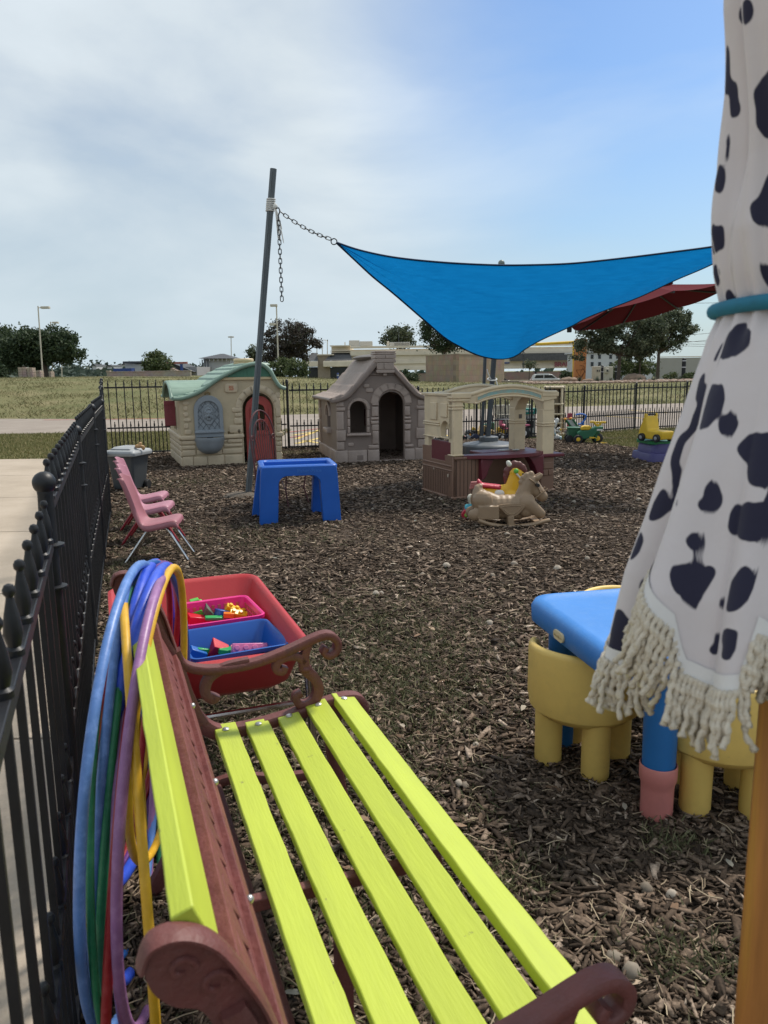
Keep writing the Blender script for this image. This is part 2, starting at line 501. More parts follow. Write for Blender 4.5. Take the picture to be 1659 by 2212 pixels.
tag(yl.build('yellow_lines', m_yline), kind='structure')
rl = MB()
for a, b in (((620, 934), (690, 926)), ((625, 945), (665, 941))): line(rl, g2(*a), g2(*b), 0.09, 0.015)
a, b = g2(100, 906.5), g2(360, 903.5); line(rl, (a[0], a[1] - .2), (b[0], b[1] - .2), 0.14, 0.015)
tag(rl.build('red_lines', m_rline), kind='structure')

# mulch bed with gentle lumps
def mulch_right(y): return lerp_tab(y, [-2, 6, 9, 10.8, 12.2, 13.0, 14.0], [6.0, 5.2, 4.6, 4.35, 4.38, 4.0, 3.45])
def fence_back(x): return lerp_tab(x, [-4.55, -1.6, -0.55, 0.65, 4.12, 5.44, 6.65], [12.67, 13.25, 13.43, 14.42, 15.78, 16.68, 17.0])
def lump(x, y): return 0.012 * mnoise.noise(Vector((x * 1.3, y * 1.3, 0))) + 0.006 * mnoise.noise(Vector((x * 5, y * 5, 3)))
mu = MB(); nyy = 150
for j in range(nyy + 1):
    y = -1.5 + 16.2 * j / nyy
    xl = fence_x(y) - 0.03 if y < 12.67 else -4.55 + (y - 12.67) * 5.0
    xr = mulch_right(y)
    xr = min(xr, 5.5)
    if y > 13.3: xl = max(xl, lerp_tab(y, [13.3, 13.43, 14.42, 14.7], [-1.3, -0.55, 0.6, 1.2]))
    for i in range(71):
        x = xl + (xr - xl) * i / 70
        mu.v.append((x, y, 0.004 + max(-0.004, lump(x, y)) + 0.006))
for j in range(nyy):
    for i in range(70):
        a = j * 71 + i
        mu.f.append((a, a + 1, a + 72, a + 71))
tag(mu.build('mulch_ground', m_mulch, angle=180), kind='structure')

# ------------------------------------------------------------------ loose chips, straw, weeds
def in_view(x, y, pad=0.06):
    # keep what the photograph and a step to the side can show
    return (np.abs(x) < 0.56 * np.maximum(y, 0.2) + 0.8)
def scatter(n, y0, y1, power=1.0):
    y = y0 + (y1 - y0) * RNG.random(n) ** power
    fx = np.interp(y, [-2, 0.05, 1.8, 3.55, 5.3, 7.05, 12.67, 14.5], [0.55, -0.16, -0.80, -1.41, -1.985, -2.55, -4.55, 0.6])
    rx = np.interp(y, [-2, 6, 9, 10.8, 12.2, 13.0, 14.0, 14.7], [6.0, 5.2, 4.6, 4.35, 4.38, 4.0, 3.45, 3.2])
    w = np.minimum(rx, 0.56 * y + 0.9); lo = np.maximum(fx, -0.56 * y - 0.9)
    x = lo + (w - lo) * RNG.random(n)
    return x, y
def chips(n, y0, y1, smin, smax, wid, thick):
    x, y = scatter(n, y0, y1)
    ln = smin + (smax - smin) * RNG.random(n) ** 2.2
    wd = ln * (wid[0] + (wid[1] - wid[0]) * RNG.random(n))
    th = thick * (0.5 + RNG.random(n))
    P = np.array([[-1, -1, -1], [1, -1, -1], [1, 1, -1], [-1, 1, -1], [-1, -1, 1], [1, -1, 1], [1, 1, 1], [-1, 1, 1]], float) * 0.5
    V = np.repeat(P[None], n, 0)
    V[:, :, 0] *= ln[:, None]; V[:, :, 1] *= wd[:, None]; V[:, :, 2] *= th[:, None]
    V[:, :, :2] += (RNG.random((n, 8, 2)) - 0.5) * np.stack([ln * 0.38, wd * 0.85], 1)[:, None, :]
    V[:, :, 2] += (RNG.random((n, 8)) - 0.5) * th[:, None] * 0.5
    a = RNG.random(n) * 2 * np.pi; b = RNG.normal(0, 0.20, n); c = RNG.normal(0, 0.25, n)
    xx, yy, zz = V[..., 0].copy(), V[..., 1].copy(), V[..., 2].copy()
    cb, sb = np.cos(b)[:, None], np.sin(b)[:, None]
    xx, zz = xx * cb - zz * sb, xx * sb + zz * cb
    cc, sc_ = np.cos(c)[:, None], np.sin(c)[:, None]
    yy, zz = yy * cc - zz * sc_, yy * sc_ + zz * cc
    ca, sa = np.cos(a)[:, None], np.sin(a)[:, None]
    V[..., 0] = xx * ca - yy * sa + x[:, None]; V[..., 1] = xx * sa + yy * ca + y[:, None]
    V[..., 2] = zz + 0.014 + (RNG.random(n) * 0.012)[:, None]
    F = np.array([[0, 3, 2, 1], [4, 5, 6, 7], [0, 1, 5, 4], [1, 2, 6, 5], [2, 3, 7, 6], [3, 0, 4, 7]])
    return V.reshape(-1, 3), (F[None] + (np.arange(n) * 8)[:, None, None]).reshape(-1, 4)
m_chip = ISL('bark_chips', [(0.032, 0.022, 0.015), (0.062, 0.043, 0.030), (0.100, 0.070, 0.049), (0.140, 0.099, 0.070), (0.190, 0.138, 0.101), (0.27, 0.205, 0.155), (0.42, 0.34, 0.27)], 0.9, 0.25, [0, 0.20, 0.42, 0.64, 0.84, 0.96, 1.0], grain=130)
parts_v, parts_f, off = [], [], 0
for a in ((52000, 0.3, 3.4, 0.012, 0.066, (0.09, 0.30), 0.0045), (40000, 3.2, 7.2, 0.014, 0.062, (0.11, 0.34), 0.005), (44000, 7.0, 14.6, 0.020, 0.070, (0.18, 0.5), 0.008), (220, 0.3, 6, 0.05, 0.085, (0.15, 0.35), 0.008)):
    v, f = chips(*a); parts_v.append(v); parts_f.append(f + off); off += len(v)
tag(np_mesh('bark_mulch', np.concatenate(parts_v), np.concatenate(parts_f), m_chip), kind='stuff')

# pale pebbles and dry leaves lying in the mulch
def pebbles(n):
    x, y = scatter(n, 0.5, 12.5)
    r = 0.008 + 0.016 * RNG.random(n) ** 2
    P = []
    for i in range(3):
        t = [0.35, 0.9, 1.25][i]
        for j in range(6): P.append((math.sin(t * 1.25) * math.cos(j * math.pi / 3), math.sin(t * 1.25) * math.sin(j * math.pi / 3), math.cos(t * 1.25)))
    P = np.array(P); V = P[None] * r[:, None, None] * (0.75 + 0.5 * RNG.random((n, 1, 3)))
    V += (RNG.random(V.shape) - 0.5) * r[:, None, None] * 0.2
    V[..., 0] += x[:, None]; V[..., 1] += y[:, None]; V[..., 2] += 0.016
    F = []
    for i in range(2):
        for j in range(6): F.append((i * 6 + j, (i + 1) * 6 + j, (i + 1) * 6 + (j + 1) % 6, i * 6 + (j + 1) % 6))
    F += [(0, 1, 2, 3), (0, 3, 4, 5)]
    F = np.array(F)
    return V.reshape(-1, 3), (F[None] + (np.arange(n) * 18)[:, None, None]).reshape(-1, 4)
m_peb = ISL('pebble', [(0.16, 0.13, 0.10), (0.26, 0.22, 0.175), (0.40, 0.35, 0.29)], 0.85)
v, f = pebbles(420)
tag(np_mesh('pebbles', v, f, m_peb, smooth=True), kind='stuff')
def leaves(n):
    x, y = scatter(n, 0.5, 13)
    s = 0.012 + 0.018 * RNG.random(n)
    P = np.array([[-1, 0, 0], [-0.3, -0.38, 0.18], [0.45, -0.3, 0.2], [1, 0, 0.08], [0.45, 0.3, 0.22], [-0.3, 0.38, 0.15]])
    V = P[None] * s[:, None, None] * (0.8 + 0.5 * RNG.random((n, 6, 3)))
    a = RNG.random(n) * 6.283; ca, sa = np.cos(a)[:, None], np.sin(a)[:, None]
    xx, yy = V[..., 0].copy(), V[..., 1].copy()
    V[..., 0] = xx * ca - yy * sa + x[:, None]; V[..., 1] = xx * sa + yy * ca + y[:, None]
    V[..., 2] += 0.022 + (0.012 * RNG.random(n))[:, None]
    F = np.array([[0, 1, 4, 5], [1, 2, 3, 4]])
    return V.reshape(-1, 3), (F[None] + (np.arange(n) * 6)[:, None, None]).reshape(-1, 4)
m_leafd = ISL('dead_leaf', [(0.10, 0.06, 0.035), (0.22, 0.14, 0.09), (0.34, 0.25, 0.17), (0.45, 0.37, 0.28), (0.16, 0.17, 0.15)], 0.85)
v, f = leaves(420)
tag(np_mesh('fallen_leaves', v, f, m_leafd), kind='stuff')
def blades(x, y, z, h, w, lean, segs=1):
    n = len(x)
    a = RNG.random(n) * 6.283
    dx, dy = np.cos(a), np.sin(a)
    la = RNG.random(n) * 6.283; lx, ly = np.cos(la) * lean * h * RNG.random(n), np.sin(la) * lean * h * RNG.random(n)
    V = np.zeros((n, 4, 3))
    V[:, 0] = np.stack([x - dx * w / 2, y - dy * w / 2, z], 1); V[:, 1] = np.stack([x + dx * w / 2, y + dy * w / 2, z], 1)
    V[:, 2] = np.stack([x + dx * w / 3 + lx * .5, y + dy * w / 3 + ly * .5, z + h * .6], 1); V[:, 3] = np.stack([x + lx, y + ly, z + h * 0.95], 1)
    F = np.array([[0, 1, 2, 3]])
    return V.reshape(-1, 3), (F[None] + (np.arange(n) * 4)[:, None, None]).reshape(-1, 4)
# straw strands lying flat
x, y = scatter(4200, 0.4, 9)
n = len(x); a = RNG.random(n) * 6.283; l = 0.02 + 0.05 * RNG.random(n); k = RNG.normal(0, 0.25, n)
V = np.zeros((n, 6, 3))
for i, t in enumerate((-0.5, 0.0, 0.5)):
    cx = x + np.cos(a) * l * t - np.sin(a) * l * k * (0.25 - t * t) * 2; cy = y + np.sin(a) * l * t + np.cos(a) * l * k * (0.25 - t * t) * 2
    zz = 0.026 + 0.012 * RNG.random(n)
    V[:, i] = np.stack([cx, cy, zz], 1); V[:, 5 - i] = np.stack([cx - np.sin(a) * 0.0022, cy + np.cos(a) * 0.0022, zz + 0.001], 1)
F = np.array([[0, 1, 4, 5], [1, 2, 3, 4]])
m_straw = ISL('straw', [(0.20, 0.15, 0.10), (0.42, 0.34, 0.23)], 0.8)
tag(np_mesh('straw_litter', V.reshape(-1, 3), (F[None] + (np.arange(n) * 6)[:, None, None]).reshape(-1, 4), m_straw), kind='stuff')
# low weeds: dense by the left fence, under the bench and around the red tub
m_weed = ISL('weed_leaf', [(0.06, 0.066, 0.03), (0.10, 0.108, 0.05), (0.15, 0.15, 0.075), (0.24, 0.20, 0.12)], 0.7, trans=0.15)
wx, wy = [], []
def patch(cx, cy, rx, ry, n):
    wx.append(cx + RNG.normal(0, rx, n)); wy.append(cy + RNG.normal(0, ry, n))
patch(-0.55, 2.55, 0.35, 0.35, 1500); patch(-0.15, 1.7, 0.25, 0.45, 1300); patch(-0.25, 3.4, 0.35, 0.4, 900); patch(0.0, 4.0, 0.4, 0.35, 600)
patch(-1.3, 3.4, 0.22, 0.5, 800); patch(-1.9, 4.7, 0.22, 0.5, 900); patch(-0.9, 6.0, 0.4, 0.3, 350); patch(-2.4, 6.6, 0.25, 0.6, 600); patch(-2.3, 9.3, 0.4, 0.3, 300)
patch(0.65, 1.5, 0.05, 0.05, 110); patch(0.30, 1.75, 0.05, 0.06, 110); patch(0.1, 2.9, 0.12, 0.2, 160); patch(0.05, 2.3, 0.15, 0.25, 200); patch(-1.45, 12.6, 0.3, 0.15, 400)
patch(0.78, 1.9, 0.04, 0.04, 70); patch(1.3, 7.3, 0.5, 0.25, 120); patch(0.55, 1.15, 0.06, 0.06, 120); patch(0.9, 1.35, 0.05, 0.05, 80); patch(1.0, 3.6, 0.5, 0.5, 150); patch(-0.1, 2.95, 0.3, 0.3, 900); patch(0.15, 3.3, 0.3, 0.3, 500)
wx = np.concatenate(wx); wy = np.concatenate(wy)
k = wx > np.interp(wy, [-2, 0.05, 1.8, 3.55, 5.3, 7.05, 12.67], [0.55, -0.16, -0.80, -1.41, -1.985, -2.55, -4.55]) + 0.02
wx, wy = wx[k], wy[k]
vv, ff, off = [], [], 0
for q in range(4):
    v, f = blades(wx + RNG.normal(0, 0.014, len(wx)), wy + RNG.normal(0, 0.014, len(wx)), np.full(len(wx), 0.008 + 0.006 * q), 0.010 + 0.02 * RNG.random(len(wx)), 0.003 + 0.003 * RNG.random(len(wx)), 1.8)
    vv.append(v); ff.append(f + off); off += len(v)
tag(np_mesh('weeds', np.concatenate(vv), np.concatenate(ff), m_weed), kind='stuff')
# lawn blades inside the fence on the right, on the strip behind the left fence and at the mulch edge
m_blade = ISL('lawn_blade', [(0.085, 0.10, 0.03), (0.15, 0.155, 0.055), (0.22, 0.20, 0.085), (0.34, 0.28, 0.15)], 0.8, trans=0.2)
n = 60000
x = 3.2 + 6.0 * RNG.random(n); y = 9.5 + 8.5 * RNG.random(n)
k = (x > np.interp(y, [9, 10.8, 12.2, 13.0, 14.0, 15.2, 18], [4.6, 4.35, 4.38, 4.0, 3.45, 3.0, 3.0]) + RNG.normal(0, 0.10, n)) & (y < np.interp(x, [3, 4.12, 5.44, 6.65, 9], [15.3, 15.8, 16.7, 17.0, 17.6])) & (x < 0.56 * y + 0.5)
x1, y1 = x[k], y[k]
n = 60000
x = -14 + 12.0 * RNG.random(n); y = 12.3 + 6.0 * RNG.random(n)
k = (y < np.interp(x, [-12, -8.8, -5.2, -2], [17.7, 17.9, 18.1, 18.0])) & ((x < -4.7) | (y > np.interp(x, [-4.6, -2], [13.2, 13.65]))) & (x < -2.1)
x2, y2 = x[k], y[k]
xb = np.concatenate([x1, x2]); yb = np.concatenate([y1, y2])
v, f = blades(xb, yb, np.full(len(xb), -0.012), 0.03 + 0.045 * RNG.random(len(xb)), 0.010 + 0.008 * RNG.random(len(xb)), 1.1)
tag(np_mesh('lawn_grass', v, f, m_blade), kind='stuff')
# long dry tufts on the bank
n = 130000
y = 23.0 + 24 * RNG.random(n) ** 1.2; x = (RNG.random(n) * 1.16 - 0.62) * y
ys0 = np.interp(x, [-12, -7, -2.5, 1, 7, 11], [24.6, 23.2, 24.8, 25.9, 27.5, 28.8])
k = (y > ys0 + 0.05) & (RNG.random(n) < np.clip(0.35 + 0.9 * np.array([mnoise.noise(Vector((a * 0.35, b * 0.6, 1))) for a, b in zip(x, y)]), 0.05, 1))
x, y = x[k], y[k]
z = np.array([T(a, b) - 0.02 for a, b in zip(x, y)])
v, f = blades(x, y, z, 0.04 + 0.09 * RNG.random(len(x)) ** 2, 0.012 + 0.022 * RNG.random(len(x)), 1.9)
m_tuft = ISL('tuft_blade', [(0.085, 0.096, 0.036), (0.13, 0.13, 0.055), (0.175, 0.158, 0.075), (0.26, 0.215, 0.12)], 0.85, trans=0.2)
tag(np_mesh('field_grass', v, f, m_tuft), kind='stuff')
# ------------------------------------------------------------------ black iron fences
m_iron = MAT('black_iron', (0.008, 0.009, 0.012), 0.45, metal=0.0, var=0.3, vs=14, bump=0.06, bs=90, dirt=0.15, dcol=(0.07, 0.06, 0.05), ds=6, spec=0.4)
FIN = [(0.0085, 0), (0.0125, 0.003), (0.0125, 0.012), (0.0085, 0.016), (0.0125, 0.034), (0.0095, 0.06), (0.0052, 0.082), (0.0046, 0.086), (0.0078, 0.091), (0.0082, 0.097), (0.0055, 0.103), (0.001, 0.105)]
def picket(mb, x, y, z0, z1, w=0.0135, n=8, fk=1.0):
    h = w / 2
    c, s_ = mb_dir
    def P(a, b, z): return (x + a * c - b * s_, y + a * s_ + b * c, z)
    zt = z1 - 0.105
    mb.loft([[P(-h, -h, z0), P(h, -h, z0), P(h, h, z0), P(-h, h, z0)], [P(-h, -h, zt), P(h, -h, zt), P(h, h, zt), P(-h, h, zt)]])
    mb.lathe([(r * max(w, 0.0135) / 0.0135 * 1.08, q) for r, q in FIN], n, (x, y, zt))
def fence_panel(root, p, q, ztop, w, detail, step=0.126, subparts=False, zmid=None, low=0.0):
    global mb_dir
    p, q = Vector((p[0], p[1])), Vector((q[0], q[1]))
    d = q - p; Ln = d.length; d /= Ln; mb_dir = (d.x, d.y); n = Vector((-d.y, d.x))
    zmid = zmid if zmid else ztop * 0.455
    a, b = p + d * 0.03, q - d * 0.03
    rails = MB()
    for zr, hh in ((ztop - 0.115, 0.013), (zmid - 0.105, 0.012), (0.05 + low, 0.012)):
        k = w * 0.85
        rails.add([(e.x + n.x * t, e.y + n.y * t, zr + u) for e in (a, b) for t, u in ((-k, -hh), (k, -hh), (k, hh), (-k, hh))], [(3, 2, 1, 0), (4, 5, 6, 7), (0, 1, 5, 4), (1, 2, 6, 5), (2, 3, 7, 6), (3, 0, 4, 7)])
    cnt = max(2, int(round(Ln / step)))
    if not subparts:
        m = MB()
        for i in range(cnt):
            t = (i + 0.75) / (cnt + 0.25) * Ln
            e = p + d * t
            picket(m, e.x, e.y, 0.012 + low, ztop, w, 6)
            e = p + d * (t - 0.5 * Ln / (cnt + 0.25))
            if t > 0.1: picket(m, e.x, e.y, 0.012 + low, zmid, w, 6)
        m.v += rails.v if False else []
        off = len(m.v); m.v += rails.v; m.f += [tuple(i + off for i in f) for f in rails.f]
        m.build('panel', m_iron, root)
    else:
        r = rails.build('panel_rails', m_iron, root, bevel=0.002)
        for i in range(cnt):
            t = (i + 0.75) / (cnt + 0.25) * Ln
            e = p + d * t
            m = MB(); picket(m, e.x, e.y, 0.012 + low, ztop, w, 10); m.build('picket', m_iron, r)
            e = p + d * (t - 0.5 * Ln / (cnt + 0.25))
            m = MB(); picket(m, e.x, e.y, 0.012 + low, zmid, w, 10); m.build('picket', m_iron, r)
def fence_post(root, x, y, ztop, r=0.0185, ball=0.027):
    z = ztop - ball * 2 - 0.035
    m = MB(); m.lathe([(r, 0), (r, z - 0.10), (r * 1.75, z - 0.097), (r * 1.8, z - 0.09), (r, z - 0.086), (r, z)], 16, (x, y, 0))
    m.lathe([(r * 1.02, 0), (r * 1.7, 0.002), (r * 1.7, 0.007), (r, 0.01)], 16, (x, y, z - 0.20))
    o = m.build('post', m_iron, root)
    b = MB(); b.lathe([(r, 0), (r * 0.95, 0.03), (r * 1.0, 0.036)] + [(max(0.002, ball * math.cos(math.radians(a))), 0.036 + ball * 0.82 + ball * math.sin(math.radians(a))) for a in range(-48, 91, 12)], 20, (x, y, z))
    b.build('ball_cap', m_iron, o)
fl = thing('iron_fence', 'black iron picket fence with ball topped posts along the left beside the sidewalk', 'fence')
fp = [(fence_x(y), y) for y, _ in FENCE_L]
tops = [1.024, 1.10, 1.115, 1.13, 1.18, 1.21, 1.235]
for i in range(7):
    fence_panel(fl, fp[i], fp[i + 1], tops[i], 0.0115, 1, step=0.150, subparts=i < 2)
for (x, y), zt in zip(fp, [1.04, 1.085, 1.085, 1.12, 1.10, 1.2, 1.24, 1.27]):
    fence_post(fl, x, y, zt)
fb = thing('iron_fence', 'black iron picket fence across the back between the toys and the concrete drive', 'fence')
bp = [(-4.55, 12.67), (-3.05, 12.97), (-1.62, 13.26), (-0.40, 13.5), (0.66, 14.35), (1.80, 14.85), (2.95, 15.33), (4.10, 15.80), (5.44, 16.68), (6.65, 17.0), (8.1, 17.45), (9.6, 17.9)]
btop = [1.225, 1.20, 1.13, 1.04, 1.0, 0.985, 0.975, 0.985, 1.005, 1.02, 1.02]
for i in range(len(bp) - 1):
    fence_panel(fb, bp[i], bp[i + 1], btop[i], 0.015, 0, step=0.126 if i < 3 else 0.115)
for i, (x, y) in enumerate(bp[1:]):
    zt = max(btop[i], btop[min(i + 1, len(btop) - 1)])
    m = MB(); m.lathe([(0.022, 0), (0.022, zt - 0.06), (0.028, zt - 0.055), (0.028, zt - 0.04), (0.02, zt - 0.03), (0.024, zt - 0.012), (0.012, zt), (0.001, zt + 0.002)], 10, (x, y, 0)); m.build('post', m_iron, fb)

# ------------------------------------------------------------------ slatted park bench
m_lime = MAT('lime_paint', (0.44, 0.52, 0.05), 0.52, var=0.06, vs=3.5, bump=0.10, bs=26, dirt=0.25, dcol=(0.33, 0.40, 0.05), ds=4, stretch=(8, 0.8, 5), scr=0.75, chipc=(0.13, 0.12, 0.05), chs=22)
m_oxide = MAT('oxide_red_paint', (0.135, 0.040, 0.035), 0.55, var=0.22, vs=9, bump=0.25, bs=110, dirt=0.45, dcol=(0.06, 0.05, 0.045), ds=7, scr=0.6, chipc=(0.04, 0.035, 0.03), chs=26)
m_oxide2 = MAT('worn_oxide_red', (0.15, 0.040, 0.036), 0.6, var=0.2, vs=12, bump=0.3, bs=80, dirt=0.4, dcol=(0.20, 0.075, 0.05), ds=6, scr=0.7, chipc=(0.05, 0.04, 0.035))
m_steel = MAT('chrome', (0.62, 0.62, 0.62), 0.16, metal=1.0, var=0.1, vs=30, dirt=0.3, dcol=(0.25, 0.22, 0.2), ds=12)
m_bolt = MAT('bolt_zinc', (0.55, 0.54, 0.52), 0.35, metal=0.9)
_bo = G(480, 1577, 0.42)
BA = math.atan2(0.344, 0.939)
bench = thing('park_bench', 'park bench of lime green slats in a dark red cast iron frame', 'bench', (_bo.x, _bo.y, 0), BA)
# local axes: x = depth from back to front, y = -u (so the near end is at negative y), z up
BL = 1.18
def Bp(w, u, z): return (w, -u, z)
def frame_at(u0, sgn, zk=1.0):
    h = 0.021
    m = MB()
    def strip(P, hw, hh, n=8):
        q = catmull([(p[0], p[1], 0) for p in P], 7)
        N_ = len(q)
        rings = []
        for i, p in enumerate(q):
            t = (q[min(i + 1, N_ - 1)] - q[max(i - 1, 0)]).normalized(); nn = Vector((-t.y, t.x))
            k = hh if not isinstance(hh, (list, tuple)) else float(np.interp(i / (N_ - 1), np.linspace(0, 1, len(hh)), hh))
            w_ = hw
            pr = [(-1, -0.55), (-0.8, -1), (0.8, -1), (1, -0.55), (1, 0.55), (0.8, 1), (-0.8, 1), (-1, 0.55)]
            rings.append([Bp(p.x + nn.x * k * b, u0 + w_ * a, p.y + nn.y * k * b) for a, b in pr])
        m.loft(rings)
    # back stile sweeping into the seat rail
    strip([(-0.155, 0.755), (-0.146, 0.73), (-0.135, 0.69), (-0.098, 0.60), (-0.078, 0.52), (-0.055, 0.455), (-0.01, 0.418), (0.06, 0.415), (0.14, 0.424), (0.24, 0.441), (0.32, 0.452), (0.362, 0.442), (0.375, 0.41), (0.36, 0.39)], 0.019, [0.012, 0.014, 0.015, 0.015, 0.016, 0.018, 0.016, 0.014, 0.013, 0.013, 0.014, 0.013, 0.011, 0.009])
    # arm rest
    strip([(-0.10, 0.645), (-0.085, 0.608), (-0.04, 0.587), (0.03, 0.581), (0.10, 0.587), (0.18, 0.607), (0.25, 0.630), (0.284, 0.632), (0.305, 0.613), (0.302, 0.588), (0.282, 0.578), (0.268, 0.589), (0.275, 0.602)], 0.017, [0.011, 0.010, 0.010, 0.0095, 0.0095, 0.010, 0.010, 0.010, 0.0095, 0.009, 0.009, 0.008, 0.008])
    # arm post with scrolls
    strip([(0.232, 0.628), (0.222, 0.600), (0.216, 0.575), (0.219, 0.548), (0.243, 0.520), (0.251, 0.490), (0.240, 0.462), (0.215, 0.452), (0.196, 0.460), (0.191, 0.480), (0.206, 0.487)], 0.013, [0.011, 0.010, 0.011, 0.014, 0.013, 0.013, 0.013, 0.011, 0.010, 0.010, 0.009])
    strip([(0.218, 0.570), (0.197, 0.587), (0.168, 0.590), (0.146, 0.578), (0.143, 0.560), (0.158, 0.553), (0.165, 0.565)], 0.013, [0.011, 0.010, 0.010, 0.010, 0.0095, 0.0095, 0.009])
    m.ell(Bp(0.219, u0, 0.550), (0.018, 0.018, 0.013), 10, 6)
    # brace from arm to back curve
    strip([(0.075, 0.592), (0.02, 0.585), (-0.02, 0.568), (-0.035, 0.545), (-0.035, 0.522), (-0.018, 0.508), (-0.010, 0.517)], 0.012, [0.009, 0.011, 0.012, 0.013, 0.012, 0.012, 0.011])
    # legs
    strip([(-0.06, 0.46), (-0.085, 0.36), (-0.10, 0.25), (-0.14, 0.12), (-0.20, 0.012)], 0.020, [0.018, 0.016, 0.015, 0.015, 0.017])
    strip([(0.30, 0.445), (0.285, 0.34), (0.30, 0.22), (0.32, 0.10), (0.335, 0.012)], 0.020, [0.018, 0.016, 0.015, 0.015, 0.018])
    strip([(-0.10, 0.26), (0.02, 0.285), (0.14, 0.26), (0.295, 0.25)], 0.012, 0.011)
    # shell shaped scroll at the head of the back stile
    sh = cat2([(-0.232, 0.826), (-0.224, 0.842), (-0.20, 0.848), (-0.170, 0.826), (-0.144, 0.780), (-0.126, 0.735), (-0.106, 0.67), (-0.088, 0.60), (-0.118, 0.60), (-0.142, 0.67), (-0.165, 0.715), (-0.182, 0.757), (-0.208, 0.772), (-0.226, 0.795)], 4, True)
    m.prism(sh, -u0 - 0.006, -u0 + 0.006)
    k = -u0
    for kk in (-u0 - 0.007, -u0 + 0.007):
     for cx, cz, rr in ((-0.200, 0.812, 0.015), (-0.170, 0.785, 0.017), (-0.150, 0.745, 0.010)):
        m.tube([(cx + rr * (1 - 0.09 * i) * math.cos(i * 0.55), kk, cz + rr * (1 - 0.09 * i) * math.sin(i * 0.55)) for i in range(11)], 0.0035, 6)
    m.tube([(p[0], k, p[1]) for p in cat2([(-0.234, 0.822), (-0.224, 0.845), (-0.196, 0.848), (-0.166, 0.826), (-0.140, 0.778), (-0.122, 0.735), (-0.108, 0.68), (-0.092, 0.61), (-0.076, 0.54)], 5)], 0.009, 10, flat=(0.55, 1.7))
    m.v = [(a, b, c * (1 - (1 - zk) * smooth01(0.3, 0.45, c))) for a, b, c in m.v]
    return m.build('end_frame', m_oxide, bench, angle=50)
frame_at(0.0, 1)
frame_at(BL, -1, 0.935)
rng_b = random.Random(3)
def plank(P, u0, u1, th, mat, name):
    """P: two (w,z) points of the upper face across the slat"""
    a, b = Vector(P[0]), Vector(P[1]); t = (b - a).normalized(); n = Vector((-t.y, t.x))
    m = MB(); rings = []
    N_ = 26
    for i in range(N_ + 1):
        u = u0 + (u1 - u0) * i / N_
        j = [0.0009 * rng_b.uniform(-1, 1) for _ in range(4)]
        dz = -0.004 * math.sin(math.pi * i / N_)
        c = [a + n * j[0], b + n * j[1], b - n * th, a - n * th]
        c[0] = c[0] + t * j[2]; c[1] = c[1] + t * j[3]
        rings.append([Bp(q.x, u, q.y + dz) for q in c])
    m.loft(rings)
    return m.build(name, mat, bench, angle=30, bevel=0.0025, seg=2)
slats = [((-0.020, 0.433), (0.035, 0.432)), ((0.057, 0.4305), (0.115, 0.433)), ((0.138, 0.436), (0.193, 0.444)), ((0.213, 0.452), (0.268, 0.462)), ((0.290, 0.466), (0.345, 0.459))]
for i, s_ in enumerate(slats):
    o = plank(s_, -0.012 + 0.012 * (i % 2), BL + 0.015, 0.021, m_lime, 'seat_slat')
    a, b = Vector(s_[0]), Vector(s_[1]); c = (a + b) / 2
    for u in (0.026, BL - 0.03):
        bm_ = MB().at(Bp(c.x + 0.004 * rng_b.uniform(-1, 1), u, c.y + 0.0006), (0, -math.atan2(b.y - a.y, b.x - a.x), 0))
        bm_.lathe([(0.0088, 0), (0.0082, 0.0022), (0.0055, 0.0040), (0.001, 0.0046)], 14)
        bm_.build('bolt_head', m_bolt, o)
# back: lime slat above an openwork cast panel
plank(((-0.180, 0.735), (-0.206, 0.800)), 0.012, BL - 0.012, 0.024, m_lime, 'back_slat')
bd = Vector((-0.39, 0.92)).normalized()
pan = MB()
ph = 0.118
holes = []
hr = random.Random(5)
u = 0.09
while u < BL - 0.13:
    w_ = 0.052
    for (a, b, c, d) in ((0.05, 0.0, 0.62, 0.3), (0.72, 0.06, 1.15, 0.4), (0.15, 0.40, 0.55, 0.6), (0.66, 0.44, 1.12, 0.6)):
        u0 = u + a * w_ * 1.6; u1 = u + c * w_ * 1.6; z0 = 0.032 + b * 0.095; z1 = z0 + 0.026
        holes.append([(u0, z0 + 0.004), (u1 - 0.006, z0), (u1, z0 + 0.006), (u0 + 0.008, z1)])
    u += 0.105
pan.prism([(0.0, 0.0), (BL - 0.03, 0.0), (BL - 0.03, ph), (0.0, ph)], -0.0025, 0.0025, holes)
pan.box(0, BL - 0.03, -0.012, 0.012, -0.002, 0.022)
pan.box(0, BL - 0.03, -0.010, 0.010, ph - 0.012, ph + 0.004)
def topan(p):
    # panel coords (u, thickness, height) -> bench local
    w = -0.104 + bd.x * p[2] + bd.y * p[1] * -1.0
    z = 0.618 + bd.y * p[2] + bd.x * p[1] * 1.0
    return Bp(w, p[0] + 0.015, z)
pan.v = [topan(p) for p in pan.v]
pan.v = [(x, min(y, -0.02), z) for x, y, z in pan.v]
po = pan.build('back_panel', m_oxide2, bench, smooth=False, bevel=0.0015)
for u in (0.30, 0.62, 0.93):
    b_ = MB(); b_.ell(topan((u, -0.013, 0.012)), (0.006, 0.006, 0.006), 10, 6); b_.build('bolt_head', m_bolt, po)
st = MB(); st.tube([Bp(-0.02, 0.0, 0.275), Bp(-0.02, BL, 0.275)], 0.010, 8); st.build('stretcher', m_oxide, bench)
st = MB(); st.box(0.10, 0.13, -0.655, -0.625, 0.03, 0.405); st.box(-0.06, 0.31, -0.65, -0.63, 0.385, 0.41); st.build('centre_brace', m_oxide, bench, bevel=0.003)

